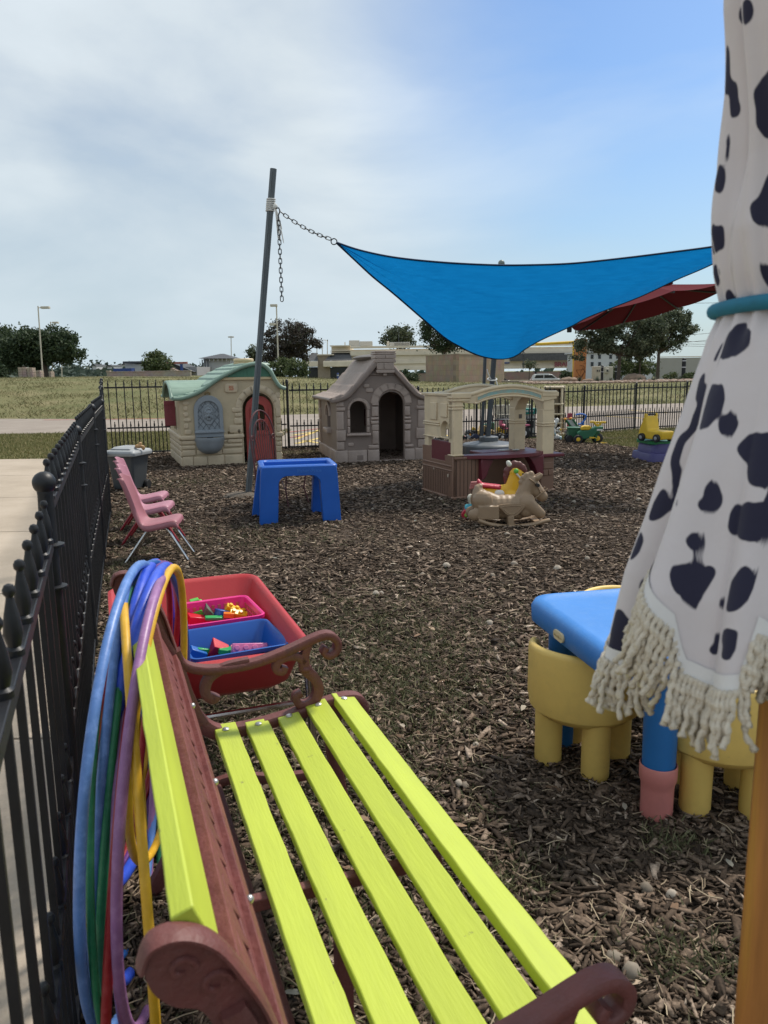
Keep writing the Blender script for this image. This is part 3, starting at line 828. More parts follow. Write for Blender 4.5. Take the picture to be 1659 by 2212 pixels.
# ------------------------------------------------------------------ hula hoops hung over the far end of the bench
HO = Vector((_bo.x, _bo.y, 0)); HW = Vector((0.939, 0.344, 0)).normalized(); HU = Vector((HW.y, -HW.x, 0))
def HC(name, c, worn=0.25): return MAT(name, c, 0.42, var=0.12, vs=16, dirt=worn, dcol=tuple(min(1, x * 1.5 + 0.12) for x in c), ds=40, bump=0.05, bs=150)
h_lb = HC('hoop_light_blue', (0.085, 0.19, 0.47), 0.55); h_bl = HC('hoop_blue', (0.022, 0.075, 0.55)); h_gr = HC('hoop_green', (0.012, 0.17, 0.075)); h_mv = HC('hoop_mauve', (0.27, 0.12, 0.28), 0.4)
h_rd = HC('hoop_red', (0.33, 0.016, 0.022)); h_ye = HC('hoop_yellow', (0.66, 0.37, 0.02)); h_pu = HC('hoop_purple', (0.12, 0.03, 0.19)); h_db = HC('hoop_dark_blue', (0.012, 0.09, 0.33))
hoops = [
 ('pale scuffed blue hula hoop, outermost on the fence side of the bunch', h_lb, 0.0098, (-0.560, 1.556, 0.435, -0.208, -0.070, 0.465)),
 ('pale blue hula hoop tucked just inside the outermost hoop', h_lb, 0.0092, (-0.603, 1.621, 0.417, -0.144, -0.105, 0.448)),
 ('green hula hoop low between the pale blue and thick blue hoops', h_gr, 0.0088, (-0.610, 1.624, 0.391, -0.090, -0.111, 0.461)),
 ('thick bright blue hula hoop, highest in the bunch over the bench end', h_bl, 0.0125, (-0.560, 1.676, 0.422, -0.229, -0.071, 0.452)),
 ('thick glossy blue hula hoop beside the yellow one on the bench end', h_bl, 0.0130, (-0.539, 1.623, 0.542, -0.295, -0.146, 0.342)),
 ('mauve hula hoop running low along the left of the bunch', h_mv, 0.0095, (-0.549, 1.561, 0.357, -0.146, -0.060, 0.413)),
 ('red hula hoop between the two mauve hoops', h_rd, 0.0090, (-0.570, 1.548, 0.333, -0.119, -0.132, 0.443)),
 ('yellow hula hoop arching over the top towards the blue bin', h_ye, 0.0092, (-0.518, 1.671, 0.543, -0.259, -0.096, 0.324)),
 ('pinkish mauve hula hoop lying topmost nearest the lime back slat', h_mv, 0.0098, (-0.487, 1.550, 0.433, -0.206, -0.071, 0.450)),
 ('dark red hula hoop passing behind the yellow arch', h_rd, 0.0095, (-0.623, 1.806, 0.448, -0.313, -0.185, 0.391)),
 ('red hula hoop farthest back in the bunch', h_rd, 0.0090, (-0.632, 1.808, 0.441, -0.289, -0.148, 0.405)),
 ('purple hula hoop beside the yellow arch over the bench end', h_pu, 0.0088, (-0.618, 1.814, 0.451, -0.334, -0.157, 0.392)),
 ('yellow hula hoop seen behind the lime back slat', h_ye, 0.0085, (-0.622, 1.696, 0.397, -0.185, -0.079, 0.453)),
 ('dark blue hula hoop behind the bench back beside the green one', h_db, 0.0090, (-0.601, 1.694, 0.396, -0.141, -0.066, 0.464)),
 ('slim green hula hoop close behind the lime back slat', h_gr, 0.0075, (-0.566, 1.553, 0.351, -0.177, 0.008, 0.444)),
 ('scratched dark yellow hula hoop standing nearest the camera behind the bench', h_ye, 0.0088, (-0.541, 1.542, 0.349, -0.026, -0.004, 0.494)),
 ('blue hula hoop low behind the bench between purple and red', h_db, 0.0085, (-0.582, 1.731, 0.416, -0.319, -0.054, 0.445)),
]
for lab, mt, rt, (hx, hy, hz0, ph_, ln, rad) in hoops:
    c = Vector((hx, hy, hz0)) + (HW * -0.014 if 'topmost' in lab else Vector((0, 0, 0)))
    d = HU * math.cos(ph_) + HW * math.sin(ph_); nn = d.cross(Vector((0, 0, 1))); up = Vector((0, 0, 1)) * math.cos(ln) + nn * math.sin(ln)
    m = MB(); hl = random.Random(lab)
    wob = hl.uniform(0, 6); pts = []
    for i in range(72):
        t = 2 * math.pi * i / 72
        q = d * (rad * math.cos(t)) + up * (rad * math.sin(t)) + nn * (0.004 * math.sin(2 * t + wob))
        if 'topmost' in lab or 'thick' in lab:      # this soft hoop is bent back round the bench end
            k = 0.24 * smooth01(-0.15, 0.5, -math.cos(t)); q = q + (c + q - Vector((0, 0, CAMH))) * k
        pts.append(q)
    m.tube(pts, rt, 10, closed=True)
    o = m.build('hula_hoop', mt, loc=c)
    tag(o, lab, 'hula hoop', 'hula hoops hung over the bench end')

# ------------------------------------------------------------------ red sand and water tub with two bins of building blocks
m_redp = MAT('red_plastic', (0.42, 0.022, 0.027), 0.45, var=0.08, vs=4, dirt=0.12, dcol=(0.45, 0.09, 0.08), ds=5, bump=0.05, bs=120)
m_pinkp = MAT('magenta_plastic', (0.70, 0.02, 0.22), 0.35, var=0.08)
m_bluep = MAT('blue_plastic', (0.006, 0.085, 0.36), 0.35, var=0.1)
TL = Vector((-0.21, 2.168, 0))
TA = math.atan2(0.344, 0.939)
tub = thing('water_table', 'red plastic play tub on chrome legs behind the bench arm, holding two bins', 'play table', (TL.x, TL.y, 0), TA)
# local: x from -0.56 to 0 (right edge at x=0), y from 0 (front) to 0.95
def rr3(x0, x1, y0, y1, r, z, n=6): return [(a, b, z) for a, b in rrect(x0, x1, y0, y1, r, n)]
x0, x1, y0, y1 = -0.56, 0.0, 0.0, 0.95
m = MB()
R_ = [rr3(x0 - 0.005, x1 + 0.005, y0 - 0.005, y1 + 0.005, 0.075, 0.480), rr3(x0 - 0.006, x1 + 0.006, y0 - 0.006, y1 + 0.006, 0.075, 0.496), rr3(x0 + 0.004, x1 - 0.004, y0 + 0.004, y1 - 0.004, 0.07, 0.502), rr3(x0 + 0.010, x1 - 0.010, y0 + 0.012, y1 - 0.012, 0.065, 0.501), rr3(x0 + 0.022, x1 - 0.020, y0 + 0.024, y1 - 0.024, 0.06, 0.488),
      rr3(x0 + 0.07, x1 - 0.06, y0 + 0.11, y1 - 0.09, 0.06, 0.37), rr3(x0 + 0.085, x1 - 0.075, y0 + 0.15, y1 - 0.12, 0.05, 0.342), rr3(x0 + 0.12, x1 - 0.11, y0 + 0.2, y1 - 0.16, 0.04, 0.335)]
m.loft(R_, False, True)
Ro = [rr3(x0 - 0.005, x1 + 0.005, y0 - 0.005, y1 + 0.005, 0.075, 0.480), rr3(x0 + 0.018, x1 - 0.018, y0 + 0.020, y1 - 0.02, 0.07, 0.478), rr3(x0 + 0.055, x1 - 0.045, y0 + 0.095, y1 - 0.075, 0.07, 0.365), rr3(x0 + 0.075, x1 - 0.07, y0 + 0.15, y1 - 0.11, 0.06, 0.332), rr3(x0 + 0.12, x1 - 0.11, y0 + 0.2, y1 - 0.16, 0.05, 0.325)]
m.loft([list(reversed(r)) for r in Ro], False, True)
m.build('tub', m_redp, tub, angle=45)
for sx, sy in ((x1 - 0.012, y0 + 0.08), (x0 + 0.012, y0 + 0.08), (x1 - 0.012, y1 - 0.10), (x0 + 0.012, y1 - 0.10)):
    s_ = 1 if sx > -0.2 else -1
    m = MB(); m.tube([(sx - 0.004 * s_, sy, 0.470), (sx + 0.004 * s_, sy, 0.44), (sx + 0.008 * s_, sy, 0.40), (sx + 0.025 * s_, sy, 0.012)], 0.0125, 12); m.build('leg', m_steel, tub)
for sy in (y0 + 0.06, y1 - 0.06):
    m = MB(); m.tube([(x0 + 0.03, sy, 0.312), (x1 - 0.012, sy, 0.312)], 0.009, 8); m.build('leg_crossbar', m_steel, tub)
def open_bin(name, lab, corners, z0, z1, mat, taper, rim, holes=False):
    """corners: four (x,y) rim corners, counter clockwise from front left"""
    c = Vector((sum(p[0] for p in corners) / 4, sum(p[1] for p in corners) / 4))
    e = (Vector(corners[1]) - Vector(corners[0])); e2 = (Vector(corners[3]) - Vector(corners[0]))
    wx_, wy_ = e.length / 2, e2.length / 2
    t = thing(name, lab, 'bin', (c.x, c.y, z0), math.atan2(e.y, e.x))
    H = z1 - z0
    k = taper
    m = MB()
    out_ = [rr3(-wx_, wx_, -wy_, wy_, 0.03, H - 0.012), rr3(-wx_, wx_, -wy_, wy_, 0.03, H), rr3(-wx_ + 0.006, wx_ - 0.006, -wy_ + 0.006, wy_ - 0.006, 0.026, H + 0.001), rr3(-wx_ + 0.011, wx_ - 0.011, -wy_ + 0.011, wy_ - 0.011, 0.024, H - 0.003),
            rr3(-wx_ + k, wx_ - k, -wy_ + k, wy_ - k, 0.022, 0.006)]
    m.loft(out_, False, True)
    o2 = [rr3(-wx_, wx_, -wy_, wy_, 0.03, H - 0.012), rr3(-wx_ + 0.007, wx_ - 0.007, -wy_ + 0.007, wy_ - 0.007, 0.028, H - 0.012), rr3(-wx_ + k - 0.003, wx_ - k + 0.003, -wy_ + k - 0.003, wy_ - k + 0.003, 0.024, 0)]
    m.loft([list(reversed(r)) for r in o2], False, True)
    b = m.build('bin_body' if not holes else 'basket_body', mat, t, angle=40)
    if holes:
        g = MB()
        for side in range(4):
            L2 = wx_ if side % 2 == 0 else wy_
            D2 = wy_ if side % 2 == 0 else wx_
            for r_ in range(4):
                zz = H * 0.34 + r_ * H * 0.145
                ins = k * (1 - zz / H) + 0.010 * zz / H - 0.0015
                nn = 10
                for i in range(nn):
                    a = (i - (nn - 1) / 2) * (L2 * 1.6 / nn)
                    for dd in (-0.003,):
                        p = (a, -(D2 - ins) + 0.0035)
                        ang = side * math.pi / 2
                        q = (p[0] * math.cos(ang) - p[1] * math.sin(ang), p[0] * math.sin(ang) + p[1] * math.cos(ang))
                        g.at((q[0], q[1], zz), (0.12 if side == 0 else 0, 0, ang)).box(-0.0052, 0.0052, -0.0045, 0.0012, -0.0065, 0.0065)
        g.build('lattice_opening', m_lat, b, smooth=False)
    return t
m_lat = MAT('lattice_gap', (0.46, 0.10, 0.09), 0.6, var=0.1)
open_bin('storage_bin', 'deep blue plastic bin with loose blocks at the near end of the red tub', [(-0.606, 2.207), (-0.315, 2.345), (-0.414, 2.611), (-0.689, 2.49)], 0.338, 0.45, m_bluep, 0.040, 0.01)
open_bin('storage_basket', 'magenta plastic lattice basket with blocks behind the blue bin', [(-0.70, 2.50), (-0.435, 2.62), (-0.527, 2.87), (-0.785, 2.77)], 0.338, 0.46, m_pinkp, 0.028, 0.01, True)
def PL(name, c): return MAT(name, c, 0.32, var=0.06, vs=8)
bk = {'green': PL('block_green', (0.07, 0.42, 0.035)), 'dkgreen': PL('block_dark_green', (0.02, 0.33, 0.08)), 'red': PL('block_red', (0.55, 0.01, 0.03)), 'pink': PL('block_pink', (0.75, 0.22, 0.42)), 'yellow': PL('block_yellow', (0.80, 0.47, 0.005)), 'orange': PL('block_orange', (0.75, 0.19, 0.01)), 'blue': PL('block_blue', (0.015, 0.12, 0.42)), 'cream': PL('block_cream', (0.66, 0.58, 0.36)), 'grey': MAT('block_grey', (0.12, 0.16, 0.12), 0.5, var=0.4, vs=40)}
def block(lab, col, p, nx_, ny_, s, h, rot, studs=True, tri=False):
    m = MB(); a, b = nx_ * s / 2, ny_ * s / 2
    if tri: m.prism([(-a, 0), (a, 0), (-a + 0.2 * a, h)], -b, b)
    else: m.box(-a, a, -b, b, 0, h)
    t = m.build('toy_block', bk[col], bevel=0.0025, seg=2)
    t.location = p; t.rotation_euler = rot
    tag(t, lab, 'toy block', 'building blocks in the red tub')
    if studs:
        for i in range(nx_):
            for j in range(ny_):
                q = MB(); q.lathe([(s * 0.30, 0), (s * 0.29, s * 0.26), (s * 0.25, s * 0.31), (0.001, s * 0.315)], 12, (-a + s * (i + 0.5), -b + s * (j + 0.5), h)); q.build('stud', bk[col], t)
    return t
def bz_(x, y, z): return G(640 / 1.851718 + x * 0.24740, 2200 / 1.851718 + y * 0.24740, z)
block('tall bright green block standing on end at the left of the magenta basket', 'green', bz_(255, 610, 0.385), 2, 2, 0.034, 0.055, (0.15, 1.35, 0.5))
block('bright green block stacked on top of the tall green one', 'green', bz_(275, 510, 0.425), 2, 1, 0.032, 0.034, (0.1, 1.4, 0.5))
block('red block under the green blocks in the magenta basket', 'red', bz_(325, 625, 0.385), 3, 2, 0.03, 0.03, (0.2, 0.25, 0.6), False)
block('grey green marbled flat piece in the magenta basket', 'grey', bz_(440, 590, 0.39), 2, 1, 0.036, 0.055, (0.35, 0.25, 0.4), False, True)
block('small green flat block in front of the marbled piece', 'dkgreen', bz_(470, 605, 0.40), 3, 1, 0.022, 0.012, (0.2, 0.1, 0.35), False)
block('blue flat block beside the yellow ones in the basket', 'blue', bz_(550, 590, 0.39), 2, 2, 0.032, 0.03, (-0.1, 0.3, 0.6), False)
block('upper yellow block with studs in the magenta basket', 'yellow', bz_(640, 560, 0.40), 3, 1, 0.026, 0.03, (0.3, 0.5, 0.3))
block('lower yellow block with studs in the magenta basket', 'yellow', bz_(690, 580, 0.395), 3, 1, 0.026, 0.022, (0.5, 0.3, 0.25))
block('small rounded orange block in the magenta basket', 'orange', bz_(600, 590, 0.40), 2, 1, 0.02, 0.02, (0.1, 0.1, 0.2), False)
block('green sloped block leaning behind the red one in the blue bin', 'dkgreen', bz_(410, 890, 0.36), 2, 2, 0.034, 0.05, (0.1, -0.4, 0.6), False, True)
block('red ribbed block tipped on its corner in the blue bin', 'red', bz_(470, 900, 0.355), 2, 2, 0.030, 0.052, (0.5, 0.45, 0.55), False)
block('green flat block right of the red one in the blue bin', 'dkgreen', bz_(610, 895, 0.36), 3, 2, 0.03, 0.018, (0.05, 0.25, 0.4), False)
block('pink block lying on its side in the blue bin', 'pink', bz_(770, 860, 0.375), 4, 1, 0.030, 0.034, (1.15, 0.12, 0.36))
block('small dark blue ribbed block at the left of the blue bin', 'blue', bz_(300, 940, 0.36), 2, 1, 0.030, 0.034, (0.3, 0.5, 0.6), False)
t = MB(); t.ell((0, 0, 0), (0.028, 0.028, 0.02), 14, 8); o = t.build('toy_ball', bk['cream']); o.location = bz_(280, 915, 0.35); tag(o, 'cream ball half hidden by the small dark blue block', 'ball')
block('red block pressed against the back wall of the blue bin', 'red', bz_(640, 880, 0.345), 2, 1, 0.03, 0.03, (0.1, 0.2, 0.4), False)

# ------------------------------------------------------------------ blue table with chunky yellow seats at the right
m_btab = MAT('table_blue', (0.035, 0.20, 0.56), 0.48, var=0.08, vs=5, dirt=0.14, dcol=(0.22, 0.36, 0.58), ds=34, bump=0.12, bs=180)
m_btab2 = MAT('leg_blue', (0.018, 0.15, 0.42), 0.5, var=0.08, vs=5, bump=0.06, bs=150)
m_ychair = MAT('chair_yellow', (0.76, 0.53, 0.145), 0.5, var=0.10, vs=3.5, dirt=0.4, dcol=(0.46, 0.31, 0.10), ds=6, bump=0.06, bs=140, scr=0.5, chipc=(0.25, 0.17, 0.07), chs=16)
m_sleeve = MAT('sleeve_pink', (0.56, 0.20, 0.18), 0.4, var=0.08, vs=6, dirt=0.15)
m_badge = MAT('badge_cream', (0.66, 0.55, 0.33), 0.5)
tab = thing('kids_table', 'blue plastic kids table with cream badge, half hidden by the cow print parasol', 'table', (0.488, 2.60, 0), math.radians(11.5))
# local: x along the back edge, y from 0 (back) to -0.62
m = MB()
def tt(i, z, r=0.085): return rr3(i, 0.78 - i, -0.66 + i, -i, r - i * 0.5, z, 8)
m.loft([tt(0.012, 0.445), tt(0.0, 0.455), tt(-0.002, 0.505), tt(0.008, 0.525), tt(0.028, 0.532), tt(0.040, 0.5325), tt(0.046, 0.530), tt(0.12, 0.530)])
m.build('tabletop', m_btab, tab, angle=60)
for i, (x, y, slv) in enumerate(((0.095, -0.12, False), (0.185, -0.585, True), (0.68, -0.10, False), (0.68, -0.56, False))):
    lg = MB(); lg.lathe([(0.044, 0.10 if slv else 0.004), (0.046, 0.12 if slv else 0.02), (0.050, 0.446)], 24, (x, y, 0))
    lo = lg.build('leg', m_btab2, tab)
    if slv:
        s_ = MB(); s_.lathe([(0.046, 0.0), (0.0465, 0.10), (0.0475, 0.113), (0.0525, 0.128), (0.0535, 0.145), (0.0535, 0.172), (0.0515, 0.175), (0.0495, 0.172), (0.049, 0.13)], 28, (x, y, 0)); s_.build('leg_sleeve', m_sleeve, lo)
bd_ = MB(); bd_.prism([(p[0], p[1]) for p in rrect(-0.035, 0.035, -0.015, 0.015, 0.0145, 6)], -0.005, 0.002)
bd_.v = [(-0.004 + p[1], -0.300 + p[0] * 1.0, 0.478 + p[2]) for p in bd_.v]
bo = bd_.build('badge', m_badge, tab, bevel=0.001)
tv, tf = text_data('little tikes', 0.0135, 0.0006)
w_ = MB(); w_.v = [(-0.0105 - q[2], -0.300 - q[0], 0.478 + q[1]) for q in tv]; w_.f = tf
w_.build('lettering', MAT('badge_letter', (0.50, 0.40, 0.22), 0.5), bo, smooth=False)
def yellow_chair(lab, x, y, face):
    t = thing('kids_chair', lab, 'chair', (x, y, 0), face, 'chunky yellow chairs round the blue table')
    # opening towards local +x
    m = MB(); R = 0.185; r_ = 0.145; n = 40
    seat = 0.30
    ang = [math.radians(78 + (282 - 78) * i / n) for i in range(n + 1)]
    rings = []
    for i, a in enumerate(ang):
        e = min(1, min(i, n - i) / 6.0)
        top = 0.315 + 0.118 * math.sin(e * math.pi / 2) - 0.02 * (1 - math.cos(a - math.pi)) * e
        ro, ri = R * (1 - 0.0), r_ + 0.012
        c, s_ = math.cos(a), math.sin(a)
        bm_ = (ro + ri) / 2; hw = (ro - ri) / 2
        ring = [(ro * 0.97 * c, ro * 0.97 * s_, 0.215), (ro * c, ro * s_, 0.25), (ro * c, ro * s_, top - 0.02)]
        for k in range(1, 6):
            q = math.pi * k / 6
            ring.append(((bm_ + hw * math.cos(q)) * c, (bm_ + hw * math.cos(q)) * s_, top - 0.02 + 0.02 * math.sin(q)))
        ring += [(ri * c, ri * s_, top - 0.02), (ri * c, ri * s_, 0.215)]
        rings.append(ring)
    m.loft(rings)
    m.build('backrest', m_ychair, t, angle=50)
    s_ = MB(); s_.lathe([(0.10, 0.178), (0.15, 0.188), (0.176, 0.215), (0.179, 0.25), (0.176, 0.285), (0.165, 0.30), (0.13, 0.305), (0.001, 0.298)], 36); s_.build('seat', m_ychair, t, angle=60)
    for k in range(4):
        a = math.radians(45 + 90 * k)
        l = MB(); l.lathe([(0.030, 0.0), (0.040, 0.006), (0.0445, 0.018), (0.0455, 0.20), (0.0455, 0.235)], 20, (0.118 * math.cos(a), 0.118 * math.sin(a), 0)); l.build('leg', m_ychair, t, angle=60)
yellow_chair('scuffed yellow chair pushed in at the left corner of the blue table', 0.655, 2.40, math.radians(50))
yellow_chair('yellow chair behind the pink leg sleeve, under the parasol fringe', 1.00, 2.145, math.radians(80))
yellow_chair('yellow chair tucked behind the far side of the blue table', 0.93, 2.86, math.radians(-80))

# ------------------------------------------------------------------ closed cow print parasol with fringe
UX, UY = 0.463, 0.85
par = thing('cow_print_parasol', 'closed cow print parasol with cream fringe and teal tie on a wooden pole', 'parasol', (UX, UY, 0))
m_pole = MAT('varnished_pine', (0.42, 0.17, 0.045), 0.4, var=0.18, vs=6, stretch=(14, 14, 0.9), bump=0.1, bs=30)
m_tie = MAT('teal_tie', (0.015, 0.15, 0.24), 0.8, var=0.1, vs=60)
m_cord = MAT('cream_cord', (0.60, 0.53, 0.43), 0.9, var=0.12, vs=90, bump=0.4, bs=300)
m_hem = MAT('hem_tape', (0.66, 0.64, 0.63), 0.8, var=0.05)
p_ = MB(); p_.lathe([(0.0225, 0.0), (0.0225, 2.12), (0.015, 2.16), (0.001, 2.17)], 24); p_.build('pole', m_pole, par)
mm, t_, b_ = nodes_of('cow_print_cloth')
at_ = t_.nodes.new('ShaderNodeAttribute'); at_.attribute_name = 'spot'
rp_ = t_.nodes.new('ShaderNodeValToRGB'); rp_.color_ramp.elements[0].position = 0.42; rp_.color_ramp.elements[0].color = (0.60, 0.545, 0.55, 1); rp_.color_ramp.elements[1].position = 0.58; rp_.color_ramp.elements[1].color = (0.020, 0.019, 0.042, 1)
t_.links.new(at_.outputs['Fac'], rp_.inputs[0]); t_.links.new(rp_.outputs[0], b_.inputs['Base Color'])
b_.inputs['Roughness'].default_value = 0.75; b_.inputs['Sheen Weight'].default_value = 0.15; b_.inputs['Specular IOR Level'].default_value = 0.25
nw_ = t_.nodes.new('ShaderNodeTexNoise'); nw_.inputs['Scale'].default_value = 22; nw_.inputs['Detail'].default_value = 3
bw_ = t_.nodes.new('ShaderNodeBump'); bw_.inputs['Strength'].default_value = 0.25; bw_.inputs['Distance'].default_value = 0.01
tcw = t_.nodes.new('ShaderNodeTexCoord'); t_.links.new(tcw.outputs['Object'], nw_.inputs['Vector']); t_.links.new(nw_.outputs['Fac'], bw_.inputs['Height']); t_.links.new(bw_.outputs[0], b_.inputs['Normal'])
def hem_z(th):
    d = math.degrees(th) % 360
    base = [(0, 0.98), (40, 0.95), (75, 1.0), (110, 0.965), (140, 0.972), (151, 0.972), (184, 0.962), (190, 0.985), (193, 1.085), (199, 1.070), (210, 1.036), (214, 0.992), (222, 0.985), (231, 0.995), (234, 1.05), (250, 1.02), (275, 0.96), (300, 1.03), (318, 0.97), (360, 0.98)]
    return float(np.interp(d, [b[0] for b in base], [b[1] for b in base]))
def par_r(z): return float(np.interp(z, [0.90, 0.93, 1.0, 1.07, 1.13, 1.19, 1.27, 1.33, 1.352, 1.362, 1.372, 1.40, 1.44, 1.51, 1.66, 1.85, 2.0, 2.08, 2.12], [0.206, 0.201, 0.192, 0.178, 0.160, 0.145, 0.122, 0.103, 0.0925, 0.088, 0.091, 0.098, 0.103, 0.100, 0.108, 0.10, 0.07, 0.04, 0.024]))
def par_pt(th, z, inset=0.0):
    r = par_r(z)
    low = smooth01(1.34, 1.0, z); hi = smooth01(1.38, 1.5, z)
    amp = 0.024 * low + 0.008 * hi
    r += amp * (1.4 * abs(math.sin(4.5 * th + 0.9 + 0.5 * math.sin(2 * th))) ** 0.7 - 1.25) + 0.4 * amp * math.sin(15 * th + 2 + z * 3)
    r += 0.0035 * math.sin(24 * th + z * 20) * (1 - low) * (1 - 0.6 * hi) * smooth01(1.30, 1.36, z)
    r -= 0.006 * math.sin(z * 19 + 3 * th) * hi
    d = math.degrees(th) % 360
    r += 0.016 * smooth01(188, 194, d) * smooth01(266, 212, d) * low
    return (r - inset) * math.cos(th), (r - inset) * math.sin(th), z
spots = []
def sp7(P): spots.append([(1242 + x * 0.5372, y * 0.5371) for x, y in P])
def sp6(P): spots.append([(810 + x * 0.5117, 1188 + y * 0.5117) for x, y in P])
sp7([(650, 70), (665, 20), (690, -10), (715, 10), (722, 60), (700, 95), (675, 105)])
sp7([(620, 178), (585, 195), (570, 260), (563, 400), (575, 430), (618, 372), (625, 480), (650, 480), (675, 440), (657, 390), (657, 340), (627, 312)])
sp7([(776, 285), (710, 370), (725, 420), (725, 510), (770, 560), (850, 560), (850, 285)])
sp7([(620, 485), (608, 560), (602, 640), (623, 662), (625, 560)])
sp7([(560, 648), (545, 700), (545, 735), (560, 765), (590, 787), (607, 740), (604, 680), (578, 655)])
sp7([(775, 700), (740, 790), (698, 830), (712, 880), (740, 912), (776, 914), (850, 900), (850, 700)])
sp7([(530, 870), (530, 1000), (560, 1022), (600, 1000), (606, 930), (592, 897), (568, 915), (545, 880)])
sp7([(548, 1062), (555, 1110), (575, 1165), (587, 1110), (580, 1070)])
sp7([(745, 1060), (740, 1110), (776, 1155), (850, 1150), (850, 1050)])
sp7([(608, 1165), (600, 1200), (620, 1228), (672, 1228), (640, 1190), (628, 1158)])
sp7([(655, 1298), (600, 1360), (553, 1452), (620, 1442), (672, 1420), (718, 1370), (707, 1330), (688, 1298)])
sp7([(520, 1545), (595, 1545), (606, 1600), (582, 1670), (530, 1722), (490, 1737), (440, 1782), (420, 1860), (433, 1900), (412, 2035), (378, 2065), (395, 1990), (383, 1850), (413, 1760), (460, 1720), (480, 1655), (500, 1610), (480, 1615), (500, 1520), (525, 1495)])
sp7([(625, 1653), (590, 1675), (573, 1710), (585, 1752), (632, 1757), (665, 1700), (652, 1663)])
sp7([(776, 1738), (700, 1740), (643, 1800), (665, 1842), (697, 1862), (690, 1930), (720, 1962), (850, 1965), (850, 1738)])
sp7([(362, 1948), (330, 1990), (295, 2080), (300, 2102), (342, 2092), (377, 2060), (374, 2000)])
sp7([(548, 1933), (520, 1960), (510, 2000), (488, 2022), (500, 2057), (562, 2062), (592, 2040), (597, 1960)])
sp7([(776, 2005), (740, 2020), (660, 2018), (625, 2050), (608, 2130), (640, 2162), (700, 2177), (850, 2172), (850, 2005)])
sp7([(470, 2143), (443, 2165), (450, 2207), (522, 2217), (537, 2165), (520, 2143)])
sp7([(268, 2103), (240, 2150), (222, 2212), (255, 2243), (277, 2180)])
sp6([(1255, 65), (1350, 52), (1442, 75), (1432, 120), (1392, 180), (1355, 258), (1268, 190), (1243, 120)])
sp6([(1172, 78), (1112, 130), (1125, 212), (1162, 190)])
sp6([(990, 233), (962, 300), (950, 380), (985, 422), (1072, 452), (1118, 400), (1087, 320), (1050, 258)])
sp6([(1560, 55), (1622, 120), (1582, 200), (1540, 252), (1458, 272), (1448, 220), (1500, 130)])
sp6([(1432, 343), (1412, 440), (1507, 477), (1532, 338), (1480, 328)])
sp6([(1080, -10), (1055, 62), (1100, 32), (1133, -10)])
def in_poly(x, y, P):
    c = False; j = len(P) - 1
    for i in range(len(P)):
        if (P[i][1] > y) != (P[j][1] > y) and x < (P[j][0] - P[i][0]) * (y - P[i][1]) / (P[j][1] - P[i][1]) + P[i][0]: c = not c
        j = i
    return c
boxes = [(min(p[0] for p in P), max(p[0] for p in P), min(p[1] for p in P), max(p[1] for p in P)) for P in spots]
def to_px(q):
    d = Vector((q[0] + UX, q[1] + UY, q[2] - CAMH)); k = d.dot(_f)
    return 829.5 + FPX * d.dot(_r) / k, 1106 - FPX * d.dot(_u) / k
NT, NZ = 420, 330
V = []; A = []
for j in range(NZ + 1):
    for i in range(NT):
        th = 2 * math.pi * i / NT
        hz_ = hem_z(th); z = hz_ + (2.12 - hz_) * (j / NZ) ** 1.25
        q = par_pt(th, z); V.append(q)
        d = math.degrees(th)
        s_ = 0.0
        if 140 < d < 236 and z < 1.75:
            x, y = to_px(q)
            qa, qb = par_pt(th - 0.01, z), par_pt(th + 0.01, z); nv = Vector((qb[1] - qa[1], qa[0] - qb[0], 0)).normalized()
            if nv.dot(Vector((-q[0] - UX, -q[1] - UY, 0)).normalized()) < 0.34: A.append(0.0); continue
            for P, bb in zip(spots, boxes):
                if bb[0] <= x <= bb[1] and bb[2] <= y <= bb[3] and in_poly(x, y, P): s_ = 1.0; break
        else:
            s_ = 1.0 if mnoise.noise(Vector((math.cos(th) * 2.1, math.sin(th) * 2.1, z * 11))) > 0.17 else 0.0
        A.append(s_)
F_ = [(j * NT + i, j * NT + (i + 1) % NT, (j + 1) * NT + (i + 1) % NT, (j + 1) * NT + i) for j in range(NZ) for i in range(NT)]
A2 = np.array(A).reshape(NZ + 1, NT)
for _ in range(3): A2 = (A2 + np.roll(A2, 1, 1) + np.roll(A2, -1, 1) + np.vstack([A2[1:], A2[-1:]]) + np.vstack([A2[:1], A2[:-1]])) / 5
cb = MB(); cb.v = V; cb.f = F_
co_ = cb.build('canopy', mm, par, angle=180)
at2 = co_.data.attributes.new('spot', 'FLOAT', 'POINT'); at2.data.foreach_set('value', A2.ravel().astype(np.float32))
# hem tape following the edge
hm = MB()
hp = []
for i in range(241):
    th = 2 * math.pi * i / 240
    z = hem_z(th); q0 = par_pt(th, z, -0.0018); q1 = par_pt(th, z + 0.017, -0.0018); hp.append((q0, q1))
hm.v = [q for p in hp for q in p]; hm.f = [(2 * i, 2 * i + 2, 2 * i + 3, 2 * i + 1) for i in range(240)]
hm.build('hem_tape', m_hem, par, angle=180)
tie = MB(); tie.tube([((0.096 + 0.002 * math.sin(5 * a)) * math.cos(a), (0.096 + 0.002 * math.sin(5 * a)) * math.sin(a), 1.362 + 0.002 * math.sin(2 * a)) for a in [2 * math.pi * i / 60 for i in range(60)]], 0.0080, 12, closed=True)
tie.build('tie_cord', m_tie, par)
